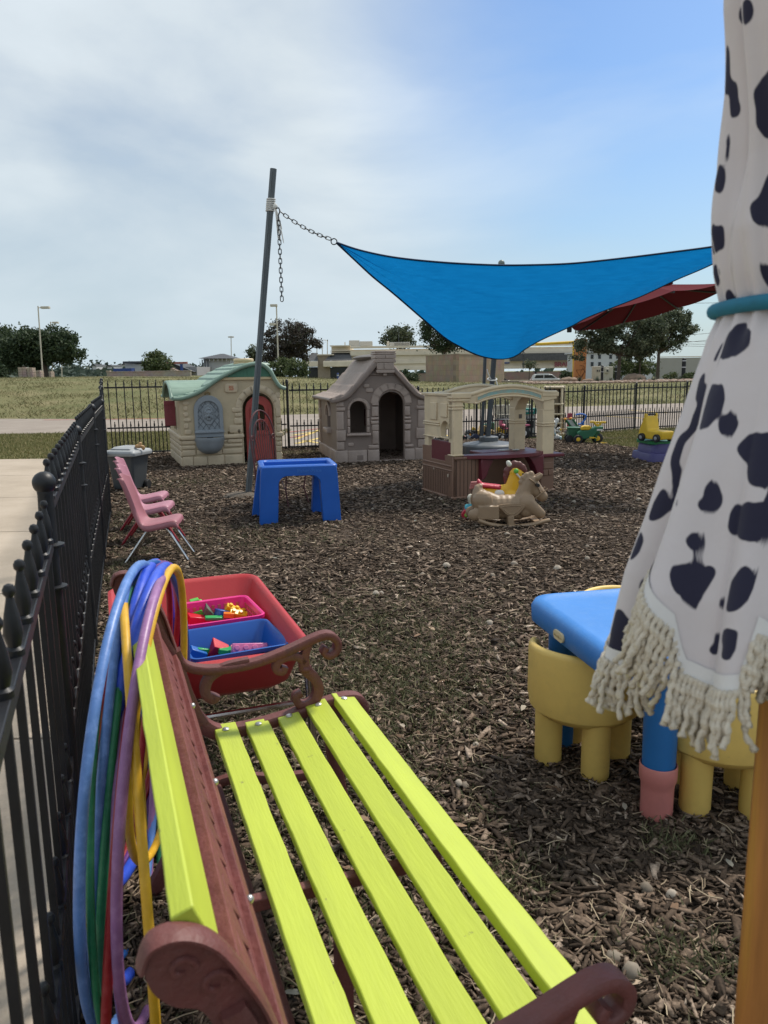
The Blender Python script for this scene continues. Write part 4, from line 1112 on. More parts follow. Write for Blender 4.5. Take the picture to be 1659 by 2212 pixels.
# twisted cord fringe
fr = MB(); rf = random.Random(11)
NS = 560
for i in range(NS):
    th = 2 * math.pi * (i + 0.4 * rf.random()) / NS
    z = hem_z(th) + 0.002
    q = Vector(par_pt(th, z, -0.004 * (i % 2) + 0.001)); ln = rf.uniform(0.052, 0.066)
    swing = Vector((rf.uniform(-1, 1), rf.uniform(-1, 1), 0)) * 0.013
    d = math.degrees(th)
    if 190 < d < 212: swing += Vector((-math.sin(th), math.cos(th), 0)) * -0.022; ln *= 1.3
    rad_ = Vector((math.cos(th), math.sin(th), 0))
    pts = []; rr_ = []; n = 22
    for k in range(n + 1):
        t = k / n
        c = q + Vector((0, 0, -ln * t)) + swing * t * t + rad_ * (0.008 * math.sin(t * 2.4) + 0.003 * rf.uniform(-.3, .3))
        tw = t * ln / 0.0034 * 1.0
        c += Vector((math.cos(tw), math.sin(tw), 0)) * 0.0011
        pts.append(c); rr_.append(0.0031 * (1 + 0.24 * math.sin(tw * 2)) * (1.25 if t > 0.92 else 1))
    fr.tube(pts, rr_, 6)
fr.build('fringe', m_cord, par, angle=180)
# ------------------------------------------------------------------ mid ground: play houses and toys
def PLAS(name, c, **k):
    d = dict(rough=0.5, var=0.08, vs=4, dirt=0.3, dcol=tuple(x * 0.55 + 0.01 for x in c), ds=5, bump=0.06, bs=90); d.update(k)
    return MAT(name, c, **d)
m_cream = PLAS('stucco_cream', (0.47, 0.385, 0.255), bump=0.35, bs=22)
m_cream2 = PLAS('cream_plastic', (0.56, 0.44, 0.26), dirt=0.25)
m_stonec = PLAS('moulded_stone', (0.54, 0.44, 0.305), bump=0.2, bs=30, dirt=0.4)
m_greenr = PLAS('roof_green', (0.205, 0.30, 0.238), var=0.12, dirt=0.3, dcol=(0.10, 0.19, 0.13))
m_greend = PLAS('gable_green', (0.055, 0.17, 0.11))
m_doorred = PLAS('door_red', (0.36, 0.055, 0.045), bump=0.1, bs=60)
m_shut = PLAS('shutter_red', (0.21, 0.035, 0.045))
m_greyf = PLAS('fountain_grey', (0.235, 0.265, 0.295), dirt=0.25)
m_dark = MAT('near_black', (0.02, 0.02, 0.022), 0.6)  # plain near-black colour for the spout, basin gap and pony eyes
m_inner = PLAS('inner_wall', (0.33, 0.25, 0.15))

class Face:
    """a vertical face: origin, angle; gives (along, height) for a sight line"""
    def __init__(s, A, deg):
        s.A = Vector((A[0], A[1], 0)); s.a = math.radians(deg); s.d = Vector((math.cos(s.a), math.sin(s.a), 0)); s.n = Vector((-s.d.y, s.d.x, 0))
    def __call__(s, x, y, off=0.0):
        r = ray(x, y); o = s.A + s.n * off; C_ = Vector((0, 0, CAMH))
        t = (o - C_).dot(s.n) / r.dot(s.n); q = C_ + r * t
        return (q - s.A).dot(s.d), q.z
def stone(mb, x0, x1, z0, z1, y, h=0.012, r=0.018, jit=None, rnd=random):
    """one moulded stone standing proud of a wall in the xz plane at depth y (towards -y)"""
    r = min(r, (x1 - x0) * 0.4, (z1 - z0) * 0.4)
    j = [rnd.uniform(-0.004, 0.004) for _ in range(4)]
    h *= 1.35
    def ring(i, d):
        return [(a, y - d, b) for a, b in rrect(x0 + i + j[0], x1 - i + j[1], z0 + i + j[2], z1 - i + j[3], max(r - i, 0.003), 3)]
    mb.loft([ring(0, -0.003), ring(0.001, h * 0.55), ring(0.005, h * 0.9), ring(0.012, h)], True, True)
def stone_arch(mb, cx, cz, r0, r1, a0, a1, n, y, h=0.014, rnd=random):
    cuts = [a0 + (a1 - a0) * i / n for i in range(n + 1)]
    for i in range(n):
        b0, b1 = cuts[i] + 1.5, cuts[i + 1] - 1.5
        k = rnd.uniform(-0.012, 0.014)
        def ring(e, d):
            P = []
            m = 5
            for q in range(m + 1):
                a = math.radians(b0 + e * 90 + (b1 - b0 - e * 180) * q / m); P.append((cx + (r1 + k - e) * math.cos(a), y - d, cz + (r1 + k - e) * math.sin(a)))
            for q in range(m, -1, -1):
                a = math.radians(b0 + e * 90 + (b1 - b0 - e * 180) * q / m); P.append((cx + (r0 + e) * math.cos(a), y - d, cz + (r0 + e) * math.sin(a)))
            return P
        s = 1 if a1 > a0 else -1
        R_ = [ring(0, -0.003), ring(0.001, h * 0.6), ring(0.007, h)]
        mb.loft(R_ if s < 0 else [list(reversed(q)) for q in R_], True, True)

# ---- cream cottage with green roof
H1A = (-2.843, 10.887); H1D = 20.5
h1 = thing('playhouse', 'cream play cottage with wavy green roof, red door and grey lion fountain', 'playhouse', (*H1A, -0.02), math.radians(H1D))
h1.scale = (0.985, 1, 1)
W1, D1 = 1.46, 1.60
prof = catmull([(-0.085, 1.0, 0), (0.05, 1.005, 0), (0.28, 1.085, 0), (0.57, 1.268, 0), (0.86, 1.405, 0), (1.06, 1.462, 0), (1.20, 1.452, 0), (1.31, 1.365, 0), (1.385, 1.225, 0), (1.45, 1.14, 0), (1.53, 1.105, 0)], 8)
PX_, PZ_ = [p.x for p in prof], [p.y for p in prof]
def roof_p(x): return float(np.interp(x, PX_, PZ_))
wl = [(0, 0), (0.0, 0.98)] + [(x, roof_p(x) - 0.03) for x in (0.1, 0.28, 0.45, 0.6, 0.75, 0.9, 1.05, 1.2, 1.3, 1.38, 1.43)] + [(W1, 1.09), (W1, 0)]
dcx, dr, dsp = 1.125, 0.235, 0.815
door_hole = [(dcx - dr, 0.045)] + [(dcx + dr, 0.045)] + arc(dcx, dsp, dr, 0, 180, 14)
m = MB(); m.prism(wl, 0, 0.05, [door_hole]); m.build('front_wall', m_cream, h1, smooth=False)
m = MB(); m.prism(wl, D1 - 0.05, D1); m.build('rear_wall', m_inner, h1, smooth=False)
sidew = [(0.0, 0), (0.0, 1.0), (D1, 1.0), (D1, 0)]
win1 = [(0.52, 0.52), (1.02, 0.52), (1.02, 0.86), (0.52, 0.86)]
m = MB(); m.prism([(0.05, 0), (0.05, 0.98), (D1 - 0.05, 0.98), (D1 - 0.05, 0)], 0.0, 0.05, [win1], axis='x'); m.build('side_wall', m_cream, h1, smooth=False)
m = MB(); m.prism([(0.05, 0), (0.05, 1.07), (D1 - 0.05, 1.07), (D1 - 0.05, 0)], W1 - 0.05, W1, axis='x'); m.build('side_wall', m_cream, h1, smooth=False)
rs = random.Random(21)
m = MB()
# bottom courses
for z0, z1 in ((0.0, 0.175), (0.18, 0.265), (0.27, 0.335), (0.34, 0.40)):
    x = 0.0
    while x < 0.865:
        w_ = rs.uniform(0.13, 0.27); e = min(x + w_, 0.87)
        if 0.87 - e < 0.06: e = 0.87
        stone(m, x + 0.002, e - 0.004, z0 + rs.uniform(0, .012), z1 - rs.uniform(0, .006), 0, 0.015, 0.02, rnd=rs); x = e
    x = 1.375
    stone(m, x, W1 - 0.002, z0, z1, 0, 0.012, 0.02, rnd=rs)
stone(m, -0.02, 0.90, 0.405, 0.475, 0, 0.026, 0.03, rnd=rs)
stone(m, 1.37, W1 + 0.02, 0.405, 0.475, 0, 0.026, 0.03, rnd=rs)
z = 0.485
while z < 0.93:
    h_ = rs.uniform(0.055, 0.085)
    stone(m, 0.045, 0.045 + rs.uniform(0.06, 0.11), z, z + h_ - 0.008, 0, 0.012, 0.025, rnd=rs); z += h_ + 0.012
z = 0.485
while z < 1.02:
    h_ = rs.uniform(0.09, 0.14); stone(m, 1.385, W1 - 0.004, z, min(z + h_ - 0.006, 1.05), 0, 0.012, 0.02, rnd=rs); z += h_
for z0, z1, l in ((0.485, 0.60, 0.20), (0.61, 0.70, 0.12), (0.71, 0.77, 0.10), (0.78, 0.85, 0.14)):
    stone(m, dcx - dr - 0.012 - l, dcx - dr - 0.006, z0, z1, 0, 0.014, 0.025, rnd=rs)
stone_arch(m, dcx, dsp, dr + 0.012, dr + 0.105, 172, 2, 8, 0, 0.016, rs)
stone(m, 0.645, 0.835, 1.055, 1.195, 0, 0.016, 0.035, rnd=rs)
# side wall stones
for z0, z1 in ((0.0, 0.16), (0.165, 0.25), (0.255, 0.33), (0.335, 0.40)):
    y = 0.0
    while y < D1 - 0.01:
        e = min(y + rs.uniform(0.12, 0.24), D1); q = MB(); stone(q, y + 0.003, e - 0.004, z0, z1, 0, 0.016, 0.02, rnd=rs)
        m.add([(v[1], v[0], v[2]) for v in q.v], [tuple(reversed(f)) for f in q.f]); y = e
q = MB(); stone(q, 0.0, D1, 0.405, 0.475, 0, 0.026, 0.03, rnd=rs); m.add([(v[1], v[0], v[2]) for v in q.v], [tuple(reversed(f)) for f in q.f])
m.build('stonework', m_stonec, h1, angle=55)
m = MB(); m.box(0.54, 1.40, -0.03, 0.0, 1.235, 1.275); m.build('gable_beam', m_cream2, h1, bevel=0.008)
gp = [(0.60, 1.278)] + [(1.36, 1.278)] + [(x, roof_p(x) - 0.03) for x in (1.34, 1.28, 1.2, 1.1, 1.0, 0.88, 0.75, 0.66)]
m = MB(); m.prism(gp, -0.022, -0.002); [m.box(x, x + 0.003, -0.026, -0.021, 1.28, roof_p(x) - 0.05) for x in np.arange(0.76, 1.33, 0.055)]; m.build('gable_panel', m_greend, h1, smooth=False)
# roof as a curved sheet with shingle steps and the hood over the side window
def dorm(x, y):
    k = 1 - ((y - 0.78) / 0.60) ** 2
    return 0.985 + 0.235 * math.sqrt(k) if k > 0 else 0
def roof_z(x, y):
    z = roof_p(x)
    s_ = ((x * 1.0 + 0.03) / 0.135) % 1.0
    st_ = 0.024 * (1 - s_)
    if dorm(x, y) > z: return dorm(x, y) + 0.006 * (((y * 7.5) % 1.0) > 0.12)
    row = int((x + 0.03) / 0.135); g_ = ((y * 4.6 + row * 0.5) % 1.0) < 0.05
    return z + (st_ if 0.0 < x < 1.05 else 0) - (0.010 if g_ and x < 1.05 else 0)
m = MB(); m.grid(lambda u, v: (-0.085 + 1.615 * u, -0.055 + 1.71 * v, roof_z(-0.085 + 1.615 * u, -0.055 + 1.71 * v)), 150, 150)
ro = m.build('roof', m_greenr, h1, angle=40, solid=0.03)
e = MB(); e.tube([(p.x, -0.055, p.y - 0.004) for p in prof], 0.030, 10, flat=(1, 1)); e.tube([(p.x, D1 + 0.055, p.y - 0.004) for p in prof], 0.030, 8)
e.tube([(-0.09, y, max(roof_p(-0.085), dorm(-0.085, y)) - 0.005) for y in np.linspace(-0.055, D1 + 0.055, 40)], 0.026, 8)
e.build('roof_edge', m_greenr, ro)
# door
dp = [(0.945, 0.06), (dcx + dr - 0.012, 0.06)] + arc(dcx + 0.02, dsp - 0.01, dr - 0.035, 0, 180, 12)[0:] 
m = MB(); hole = [(1.06, 0.50), (1.23, 0.50)] + arc(1.145, 0.80, 0.085, 0, 180, 8)
m.prism(dp, 0.06, 0.085, [hole])
for x in (1.00, 1.06, 1.225, 1.29): m.box(x, x + 0.004, 0.056, 0.061, 0.07, 0.47 if 1.05 < x < 1.24 else 0.82)
m.prism(arc(1.145, 0.80, 0.13, 0, 180, 12) + [(1.015, 0.50), (1.06, 0.50)] + list(reversed(arc(1.145, 0.80, 0.085, 0, 180, 12))) + [(1.23, 0.50), (1.275, 0.50)], 0.045, 0.062)
m.box(1.01, 1.28, 0.04, 0.06, 0.44, 0.485); m.box(0.96, 1.33, 0.045, 0.06, 0.085, 0.14); m.box(1.05, 1.24, 0.04, 0.075, 0.63, 0.66)
m.box(1.133, 1.157, 0.055, 0.08, 0.48, 0.80)
do = m.build('door', m_doorred, h1, bevel=0.004)
m = MB(); m.lathe([(0.016, 0), (0.018, 0.012), (0.001, 0.03)], 12); m.v = [(1.0 + v[0], 0.058 - v[2], 0.52 + v[1]) for v in m.v]; m.build('door_knob', m_greyf, do)
# shutter swung out from the side window
m = MB(); m.box(-0.185, -0.03, 0.34, 0.37, 0.595, 0.955); m.box(-0.185, -0.03, 0.330, 0.341, 0.90, 0.945); m.box(-0.185, -0.03, 0.330, 0.341, 0.61, 0.66); m.box(-0.136, -0.132, 0.335, 0.341, 0.66, 0.90); m.box(-0.085, -0.081, 0.335, 0.341, 0.66, 0.90)
m.build('shutter', m_shut, h1, bevel=0.006)
# chimney pot
m = MB(); m.lathe([(0.15, 0), (0.155, 0.012), (0.155, 0.03), (0.145, 0.036), (0.145, 0.045), (0.155, 0.052), (0.155, 0.078), (0.14, 0.09), (0.001, 0.092)], 28, (1.08, 0.75, 1.46)); m.build('chimney_cap', m_cream2, h1)
m = MB(); m.ell((1.26, 0.45, 1.455), (0.17, 0.13, 0.035), 16, 8); m.build('roof_cap', m_greenr, h1)
# mail slot, bell, emblem, lamp hook
m = MB(); m.box(0.66, 0.755, -0.018, -0.004, 0.478, 0.512); m.build('mail_slot', MAT('slot_brown', (0.12, 0.08, 0.03), 0.6), h1, bevel=0.006)
m = MB(); m.lathe([(0.022, 0), (0.021, 0.006), (0.012, 0.008), (0.008, 0.014), (0.001, 0.016)], 16); m.v = [(0.825 + v[0], -0.014 - v[2], 0.51 + v[1] * 1.35) for v in m.v]; m.build('door_bell', MAT('bell_bronze', (0.16, 0.13, 0.09), 0.4, 0.6), h1)
m = MB(); m.box(0.706, 0.772, -0.022, -0.014, 1.092, 1.158); eo = m.build('emblem', MAT('emblem_red', (0.42, 0.05, 0.035), 0.5), h1, bevel=0.002)
m = MB()
for P in (((0.712, 1.14), (0.73, 1.152), (0.738, 1.135), (0.718, 1.125), (0.716, 1.105), (0.735, 1.098)), ((0.735, 1.125), (0.752, 1.15), (0.766, 1.142), (0.756, 1.122), (0.742, 1.108), (0.768, 1.100)), ((0.712, 1.118), (0.74, 1.118), (0.766, 1.126))):
    m.tube([(a, -0.0225, b) for a, b in cat2(P, 4)], 0.0036, 6)
m.build('emblem_script', m_cream2, eo)
# fountain
fx, fw = 0.395, 0.205
m = MB(); fo = [(fx - fw, 0.44), (fx + fw, 0.44)] + arc(fx, 0.825, fw, 0, 180, 20)
fi = [(fx - fw + 0.05, 0.545), (fx + fw - 0.05, 0.545)] + arc(fx, 0.80, fw - 0.055, 0, 180, 16)
m.prism(fo, -0.045, 0.0, [fi]); m.prism([(fx - fw + 0.03, 0.53), (fx + fw - 0.03, 0.53)] + arc(fx, 0.80, fw - 0.04, 0, 180, 12), -0.018, -0.001)
fob = m.build('fountain', m_greyf, h1, bevel=0.010, seg=3)
m = MB()
for k in range(-5, 6):
    for s_ in (1, -1):
        P = []
        for t in np.linspace(-0.5, 0.5, 60):
            x = fx + t * 0.32; z = 0.77 + s_ * t * 0.40 + k * 0.10
            inside = abs(x - fx) < fw - 0.055 and 0.55 < z and (z < 0.80 or (x - fx) ** 2 + (z - 0.80) ** 2 < (fw - 0.058) ** 2)
            if inside: P.append((x, -0.019, z))
        if len(P) > 3: m.tube([P[0], P[-1]], 0.0042, 5)
m.build('lattice', MAT('lattice_grey', (0.12, 0.14, 0.16), 0.6), fob)
m = MB(); m.lathe([(0.092, 0), (0.092, 0.012), (0.083, 0.017), (0.080, 0.012), (0.001, 0.012)], 28); m.v = [(fx + v[0] * 0.98, -0.018 - v[2], 0.76 + v[1] * 1.55) for v in m.v]; m.build('medallion', m_greyf, fob)
m = MB()
def le(x, z, rx, rz, ry=0.02, y=-0.032): m.ell((fx + x, y, 0.757 + z), (rx, ry, rz), 10, 6)
le(0, 0, 0.047, 0.068, 0.028); le(0, -0.052, 0.034, 0.038, 0.028); le(0, 0.012, 0.013, 0.032, 0.02, -0.055); le(0, -0.006, 0.016, 0.010, 0.016, -0.063)
for s_ in (-1, 1):
    le(s_ * 0.021, 0.028, 0.015, 0.008, 0.012, -0.054); le(s_ * 0.015, -0.020, 0.016, 0.012, 0.016, -0.058); le(s_ * 0.045, 0.042, 0.012, 0.014, 0.014, -0.04); le(s_ * 0.048, -0.03, 0.016, 0.034, 0.016)
for k in range(11):
    a = math.radians(-10 + 200 * k / 10); le(0.052 * math.cos(a), 0.028 + 0.060 * math.sin(a), 0.016, 0.018, 0.016)
m.build('lion_head', m_greyf, fob, remesh=0.004, smit=2)
m = MB(); m.ell((fx, -0.066, 0.757 - 0.034), (0.009, 0.008, 0.010), 10, 6); m.build('spout', m_dark, fob)
m = MB(); m.box(fx - fw - 0.004, fx + fw + 0.004, -0.085, -0.001, 0.50, 0.532); m.box(fx - fw + 0.006, fx + fw - 0.006, -0.06, -0.001, 0.44, 0.50); m.build('shelf', m_greyf, fob, bevel=0.008)
m = MB(); n = 24; R_ = []
for r_, z_ in ((0.214, 0.438), (0.216, 0.395), (0.206, 0.375), (0.202, 0.36), (0.192, 0.31), (0.16, 0.255), (0.105, 0.215), (0.04, 0.20)):
    R_.append([(fx - r_ * math.cos(math.pi * i / n), -0.001 - r_ * 0.86 * math.sin(math.pi * i / n), z_) for i in range(n + 1)])
R2 = [[(fx - r_ * math.cos(math.pi * i / n), -0.001 - r_ * 0.86 * math.sin(math.pi * i / n), z_) for i in range(n + 1)] for r_, z_ in ((0.18, 0.40), (0.19, 0.432), (0.204, 0.44))]
m.loft(R2 + R_, True, True); m.build('basin', m_greyf, fob, angle=50)
m = MB(); m.box(fx - 0.04, fx + 0.045, -0.061, -0.055, 0.41, 0.445); m.build('basin_gap', m_dark, fob)
m = MB(); m.tube([(fx - 0.03, -0.03, 1.04), (fx - 0.03, -0.04, 1.065), (fx + 0.005, -0.04, 1.075), (fx + 0.03, -0.04, 1.062), (fx + 0.032, -0.03, 1.04)], 0.012, 8); m.build('hook', MAT('hook_brass', (0.22, 0.16, 0.07), 0.5), fob)

# ---- brown stone cottage
H2A = (-0.66, 11.096); H2D = 13
m_taupe = PLAS('taupe_plastic', (0.215, 0.165, 0.140), bump=0.2, bs=35, dirt=0.25)
m_taupe2 = PLAS('taupe_stone', (0.35, 0.275, 0.235), bump=0.35, bs=40, var=0.16, dirt=0.35)
m_thatch = MAT('thatch_taupe', (0.31, 0.24, 0.205), 0.65, var=0.22, vs=4, bump=0.8, bs=9, stretch=(1.5, 14, 1.5), dirt=0.4, dcol=(0.20, 0.15, 0.125), ds=3)
m_taupei = PLAS('taupe_inner', (0.30, 0.22, 0.18))
h2 = thing('playhouse', 'taupe stone look play cottage with thatch roof, brick chimney and open arched doorway', 'playhouse', (*H2A, -0.015), math.radians(H2D))
h2.scale = (1.03, 1, 1)
W2, D2, cx2 = 1.27, 1.62, 0.655
hp = [(-0.74, 0.935), (-0.64, 0.95), (-0.50, 1.005), (-0.40, 1.105), (-0.25, 1.272), (-0.1, 1.44), (0, 1.535)]
half = cat2(hp, 5)
rp2 = [(cx2 + a, b) for a, b in half] + [(cx2 - a, b) for a, b in reversed(half[:-1])]
def r2(x): return float(np.interp(x, [p[0] for p in rp2], [p[1] for p in rp2]))
w2 = [(0, 0), (0, 0.93)] + [(x, r2(x) - 0.035) for x in np.linspace(0.02, W2 - 0.02, 22)] + [(W2, 0.93), (W2, 0)]
dh = [(0.605, 0.045), (0.965, 0.045)] + arc(0.785, 0.855, 0.18, 0, 180, 14)
wh = [(0.192, 0.455), (0.424, 0.455)] + arc(0.308, 0.79, 0.116, 0, 180, 12)
m = MB(); m.prism(w2, 0, 0.06, [dh, wh]); m.build('front_wall', m_taupe, h2, smooth=False)
m = MB(); m.prism(w2, D2 - 0.06, D2); m.build('rear_wall', m_taupei, h2, smooth=False)
sw_h = [(0.56, 0.50), (0.86, 0.50)] + arc(0.71, 0.66, 0.15, 0, 180, 10, 0.17)
m = MB(); m.prism([(0.06, 0), (0.06, 0.94), (D2 - 0.06, 0.94), (D2 - 0.06, 0)], 0.0, 0.05, [sw_h], axis='x'); m.build('side_wall', m_taupe, h2, smooth=False)
m = MB(); m.prism([(0.06, 0), (0.06, 0.94), (D2 - 0.06, 0.94), (D2 - 0.06, 0)], W2 - 0.05, W2, axis='x'); m.build('side_wall', m_taupe, h2, smooth=False)
m = MB(); m.box(0.05, W2 - 0.05, 0.06, D2 - 0.06, 0.02, 0.04); m.build('floor_tray', m_taupei, h2)
rs = random.Random(8); m = MB()
for x0, x1 in ((-0.012, 0.145), (0.15, 0.425), (0.43, 0.60), (0.975, 1.12), (1.125, W2 + 0.012)): stone(m, x0, x1, 0.0, 0.205, 0, 0.022, 0.012, rnd=rs)
stone(m, 0.60, 0.972, 0.0, 0.042, 0, 0.022, 0.01, rnd=rs)
for xa, xb, sgn in ((-0.006, 0.10, 1), (W2 - 0.10, W2 + 0.006, -1)):
    z = 0.215
    for i, h_ in enumerate((0.125, 0.165, 0.27, 0.055, 0.09)):
        e = 0.024 if i in (1, 3) else 0.0
        stone(m, xa - (e if sgn < 0 else 0), xb + (e if sgn > 0 else 0), z, z + h_ - 0.006, 0, 0.018 + e * 0.3, 0.012, rnd=rs); z += h_
for z0, z1, l in ((0.215, 0.275, 0.15), (0.28, 0.475, 0.095), (0.48, 0.57, 0.105), (0.575, 0.625, 0.115), (0.63, 0.675, 0.112), (0.68, 0.83, 0.10), (0.835, 0.87, 0.10)):
    stone(m, 0.598 - l, 0.596, z0, z1, 0, 0.022, 0.014, rnd=rs)
    stone(m, 0.974, 0.974 + l * 0.85, z0 + 0.004, z1 - 0.008, 0, 0.022, 0.014, rnd=rs)
stone_arch(m, 0.785, 0.87, 0.190, 0.295, 178, 2, 7, 0, 0.026, rs)
stone_arch(m, 0.308, 0.79, 0.120, 0.165, 178, 2, 3, 0, 0.022, rs)
for z0, z1 in ((0.455, 0.545), (0.55, 0.66), (0.665, 0.785)):
    stone(m, 0.150, 0.188, z0, z1, 0, 0.018, 0.008, rnd=rs); stone(m, 0.428, 0.468, z0, z1, 0, 0.018, 0.008, rnd=rs)
stone(m, 0.138, 0.478, 0.405, 0.448, 0, 0.045, 0.008, rnd=rs)
for a in ((0.385, 1.095, 0.47, 1.15), (0.42, 1.03, 0.52, 1.085), (0.15, 0.26, 0.235, 0.31)): stone(m, a[0], a[2], a[1], a[3], 0, 0.010, 0.02, rnd=rs)
def side_stone(y0, y1, z0, z1, h=0.018):
    q = MB(); stone(q, y0, y1, z0, z1, 0, h, 0.012, rnd=rs); m.add([(v[1], v[0], v[2]) for v in q.v], [tuple(reversed(f)) for f in q.f])
for y0, y1 in ((-0.01, 0.36), (0.365, 0.80), (0.805, 1.25), (1.255, D2)): side_stone(y0, y1, 0, 0.205, 0.022)
z = 0.215
for h_ in (0.16, 0.22, 0.16, 0.17): side_stone(D2 - 0.14, D2, z, z + h_ - 0.006); z += h_
side_stone(0.52, 0.90, 0.42, 0.50, 0.05)
q = MB(); stone_arch(q, 0.71, 0.68, 0.155, 0.205, 178, 2, 3, 0, 0.03, rs); m.add([(v[1], v[0], v[2]) for v in q.v], [tuple(reversed(f)) for f in q.f])
m.build('stonework', m_taupe2, h2, angle=50)
m = MB(); m.box(0.275, 0.365, -0.032, -0.0225, 0.06, 0.135); m.build('crest', m_taupe, h2, bevel=0.01)
# thatch roof: two slopes with stepped courses
def thz(x):
    d = abs(x - cx2); s_ = ((0.74 - d) / 0.165) % 1.0
    return r2(x) + 0.030 * s_ * (1 if d > 0.03 else 0)
m = MB(); NX = 140
m.grid(lambda u, v: (cx2 - 0.74 + 1.48 * u, -0.055 + (D2 + 0.11) * v, thz(cx2 - 0.74 + 1.48 * u) + 0.006 * mnoise.noise(Vector((u * 30, v * 14, 0)))), NX, 60)
ro = m.build('roof', m_thatch, h2, angle=60, solid=0.045)
m = MB()
for yy in (-0.06, D2 + 0.06): m.tube([(a, yy, b - 0.018) for a, b in rp2], 0.030, 8, flat=(1.1, 0.6))
for sx in (cx2 - 0.74, cx2 + 0.74): m.tube([(sx, -0.07, 0.935), (sx, D2 + 0.07, 0.935)], 0.026, 8)
m.build('roof_edge', m_taupe, ro)
m = MB(); m.ell((cx2, 0.85, 1.535), (0.21, 0.78, 0.045), 20, 8); m.build('ridge_cap', PLAS('ridge_grey', (0.13, 0.11, 0.10)), h2)
m = MB()
ch = ((1.30, 1.345, 0.128, 1), (1.350, 1.44, 0.122, 2), (1.446, 1.497, 0.150, 1), (1.503, 1.555, 0.150, 2), (1.560, 1.585, 0.155, 1), (1.588, 1.612, 0.148, 1))
for k, (z0, z1, hw, n_) in enumerate(ch):
    for i in range(n_ if n_ == 1 else 2):
        a = 0.69 - hw; b = 0.69 + hw
        xm = 0.69 - 0.02 if k == 1 else 0.69 + 0.0
        xa, xb = (a, b) if n_ == 1 else ((a, xm - 0.003) if i == 0 else (xm + 0.003, b))
        m.box(xa, xb, -0.085, 0.19, z0, z1)
m.box(0.69 - 0.118, 0.69 + 0.118, -0.075, 0.18, 1.30, 1.60); m.box(0.665, 0.715, -0.06, 0.0, 1.262, 1.299)
m.build('chimney', m_taupe2, h2, bevel=0.007)
m = MB(); m.tube([(a, -0.012, b - 0.085) for a, b in rp2[3:-3] if b < 1.45], 0.022, 6) if False else None
for seg in ([(0.02, 0.90), (0.10, 0.925), (0.20, 0.995), (0.32, 1.125), (0.44, 1.26), (0.50, 1.285)], [(0.50, 1.285), (0.87, 1.285)], [(0.87, 1.285), (0.93, 1.25), (1.05, 1.12), (1.14, 1.005), (1.22, 0.93), (1.27, 0.90)]):
    m.tube([(a, -0.004, b) for a, b in (cat2(seg, 4) if len(seg) > 2 else seg)], 0.022, 6, flat=(1, 0.8))
m.build('gable_moulding', m_taupe, h2)
m = MB(); m.box(0.70, 0.80, D2 - 0.10, D2 - 0.07, 0.45, 0.72); m.build('wall_panel', PLAS('maroon_inset', (0.10, 0.012, 0.02)), h2, bevel=0.008)

# ---- cream and brown play kitchen pavilion
KA = (0.705, 7.748); KD = 22
m_kc = PLAS('pavilion_cream', (0.66, 0.53, 0.35), dirt=0.35, dcol=(0.36, 0.30, 0.22))
m_kb = PLAS('pavilion_brown', (0.20, 0.112, 0.074), dirt=0.25)
m_km = PLAS('pavilion_maroon', (0.125, 0.018, 0.028), rough=0.42)
m_sign = MAT('leafy_sign', (0.12, 0.24, 0.235), 0.5, var=0.75, vs=38, hue=(0.30, 0.31, 0.25))
kt = thing('play_pavilion', 'cream and brown play pavilion with arched tops and maroon counters', 'playhouse', (*KA, -0.01), math.radians(KD))
kt.scale = (0.975, 1, 1)
def KB(x0, x1, y0, y1, z0, z1, mb): mb.box(x0, x1, y0, y1, z0, z1)
# left wall base with plank grooves
m = MB(); m.prism([(0, 0), (0.315, 0), (0.325, 0.05), (0.318, 0.44), (0.005, 0.44), (-0.012, 0.05)], 0, 0.10)
m.prism([(0.0, 0.0), (0.0, 0.46), (0.18, 0.46), (0.18, 0.40), (0.50, 0.40), (0.50, 0.53), (0.72, 0.53), (0.72, 0.0)], -0.004, 0.055, axis='x')
m.box(-0.022, 0.33, -0.018, 0.112, 0.0, 0.045); m.box(-0.022, 0.06, 0.0, 0.73, 0.0, 0.045)
m.box(-0.012, 0.062, 0.02, 0.71, 0.345, 0.365); m.box(-0.012, 0.062, 0.02, 0.71, 0.30, 0.318)
m.box(0.01, 0.155, -0.02, 0.06, 0.425, 0.452)
bo_ = m.build('base', m_kb, kt, bevel=0.008)
m = MB()
for x in np.arange(0.035, 0.31, 0.045): m.box(x, x + 0.005, -0.003, 0.002, 0.05, 0.415)
for y in np.arange(0.06, 0.70, 0.042): m.box(-0.0075, -0.003, y, y + 0.005, 0.05, 0.29)
m.build('plank_groove', MAT('groove_brown', (0.06, 0.035, 0.026), 0.7), bo_, smooth=False)
m = MB(); m.box(-0.001, 0.045, 0.05, 0.50, 0.395, 0.60); m.build('wall_panel', m_km, kt, bevel=0.006)
# cream upper left wall
hole = [(0.10, 0.635), (0.10, 0.72)] + list(reversed(arc(0.185, 0.72, 0.085, 0, 180, 8)[1:-1])) + [(0.27, 0.72), (0.27, 0.635)]
m = MB(); m.prism([(0.02, 0.625), (0.02, 1.07), (0.68, 1.07), (0.68, 0.625)], 0.0, 0.07, [[(0.08, 0.64)] + [(0.08, 0.70)] + list(reversed(arc(0.185, 0.70, 0.105, 0, 180, 10)))[1:-1] + [(0.29, 0.70), (0.29, 0.64)]], axis='x')
m.box(-0.012, 0.08, 0.01, 0.69, 0.745, 0.762) if False else None
for z0, z1 in ((0.752, 0.768), (0.775, 0.79), (0.625, 0.640)): m.box(-0.014, 0.0, 0.30 if z0 > 0.7 else 0.29, 0.69, z0, z1)
m.box(-0.014, 0.0, 0.36, 0.52, 0.81, 0.99); m.box(-0.014, 0.0, 0.12, 0.27, 0.845, 0.99)
m.box(-0.02, 0.085, 0.0, 0.72, 1.06, 1.09)
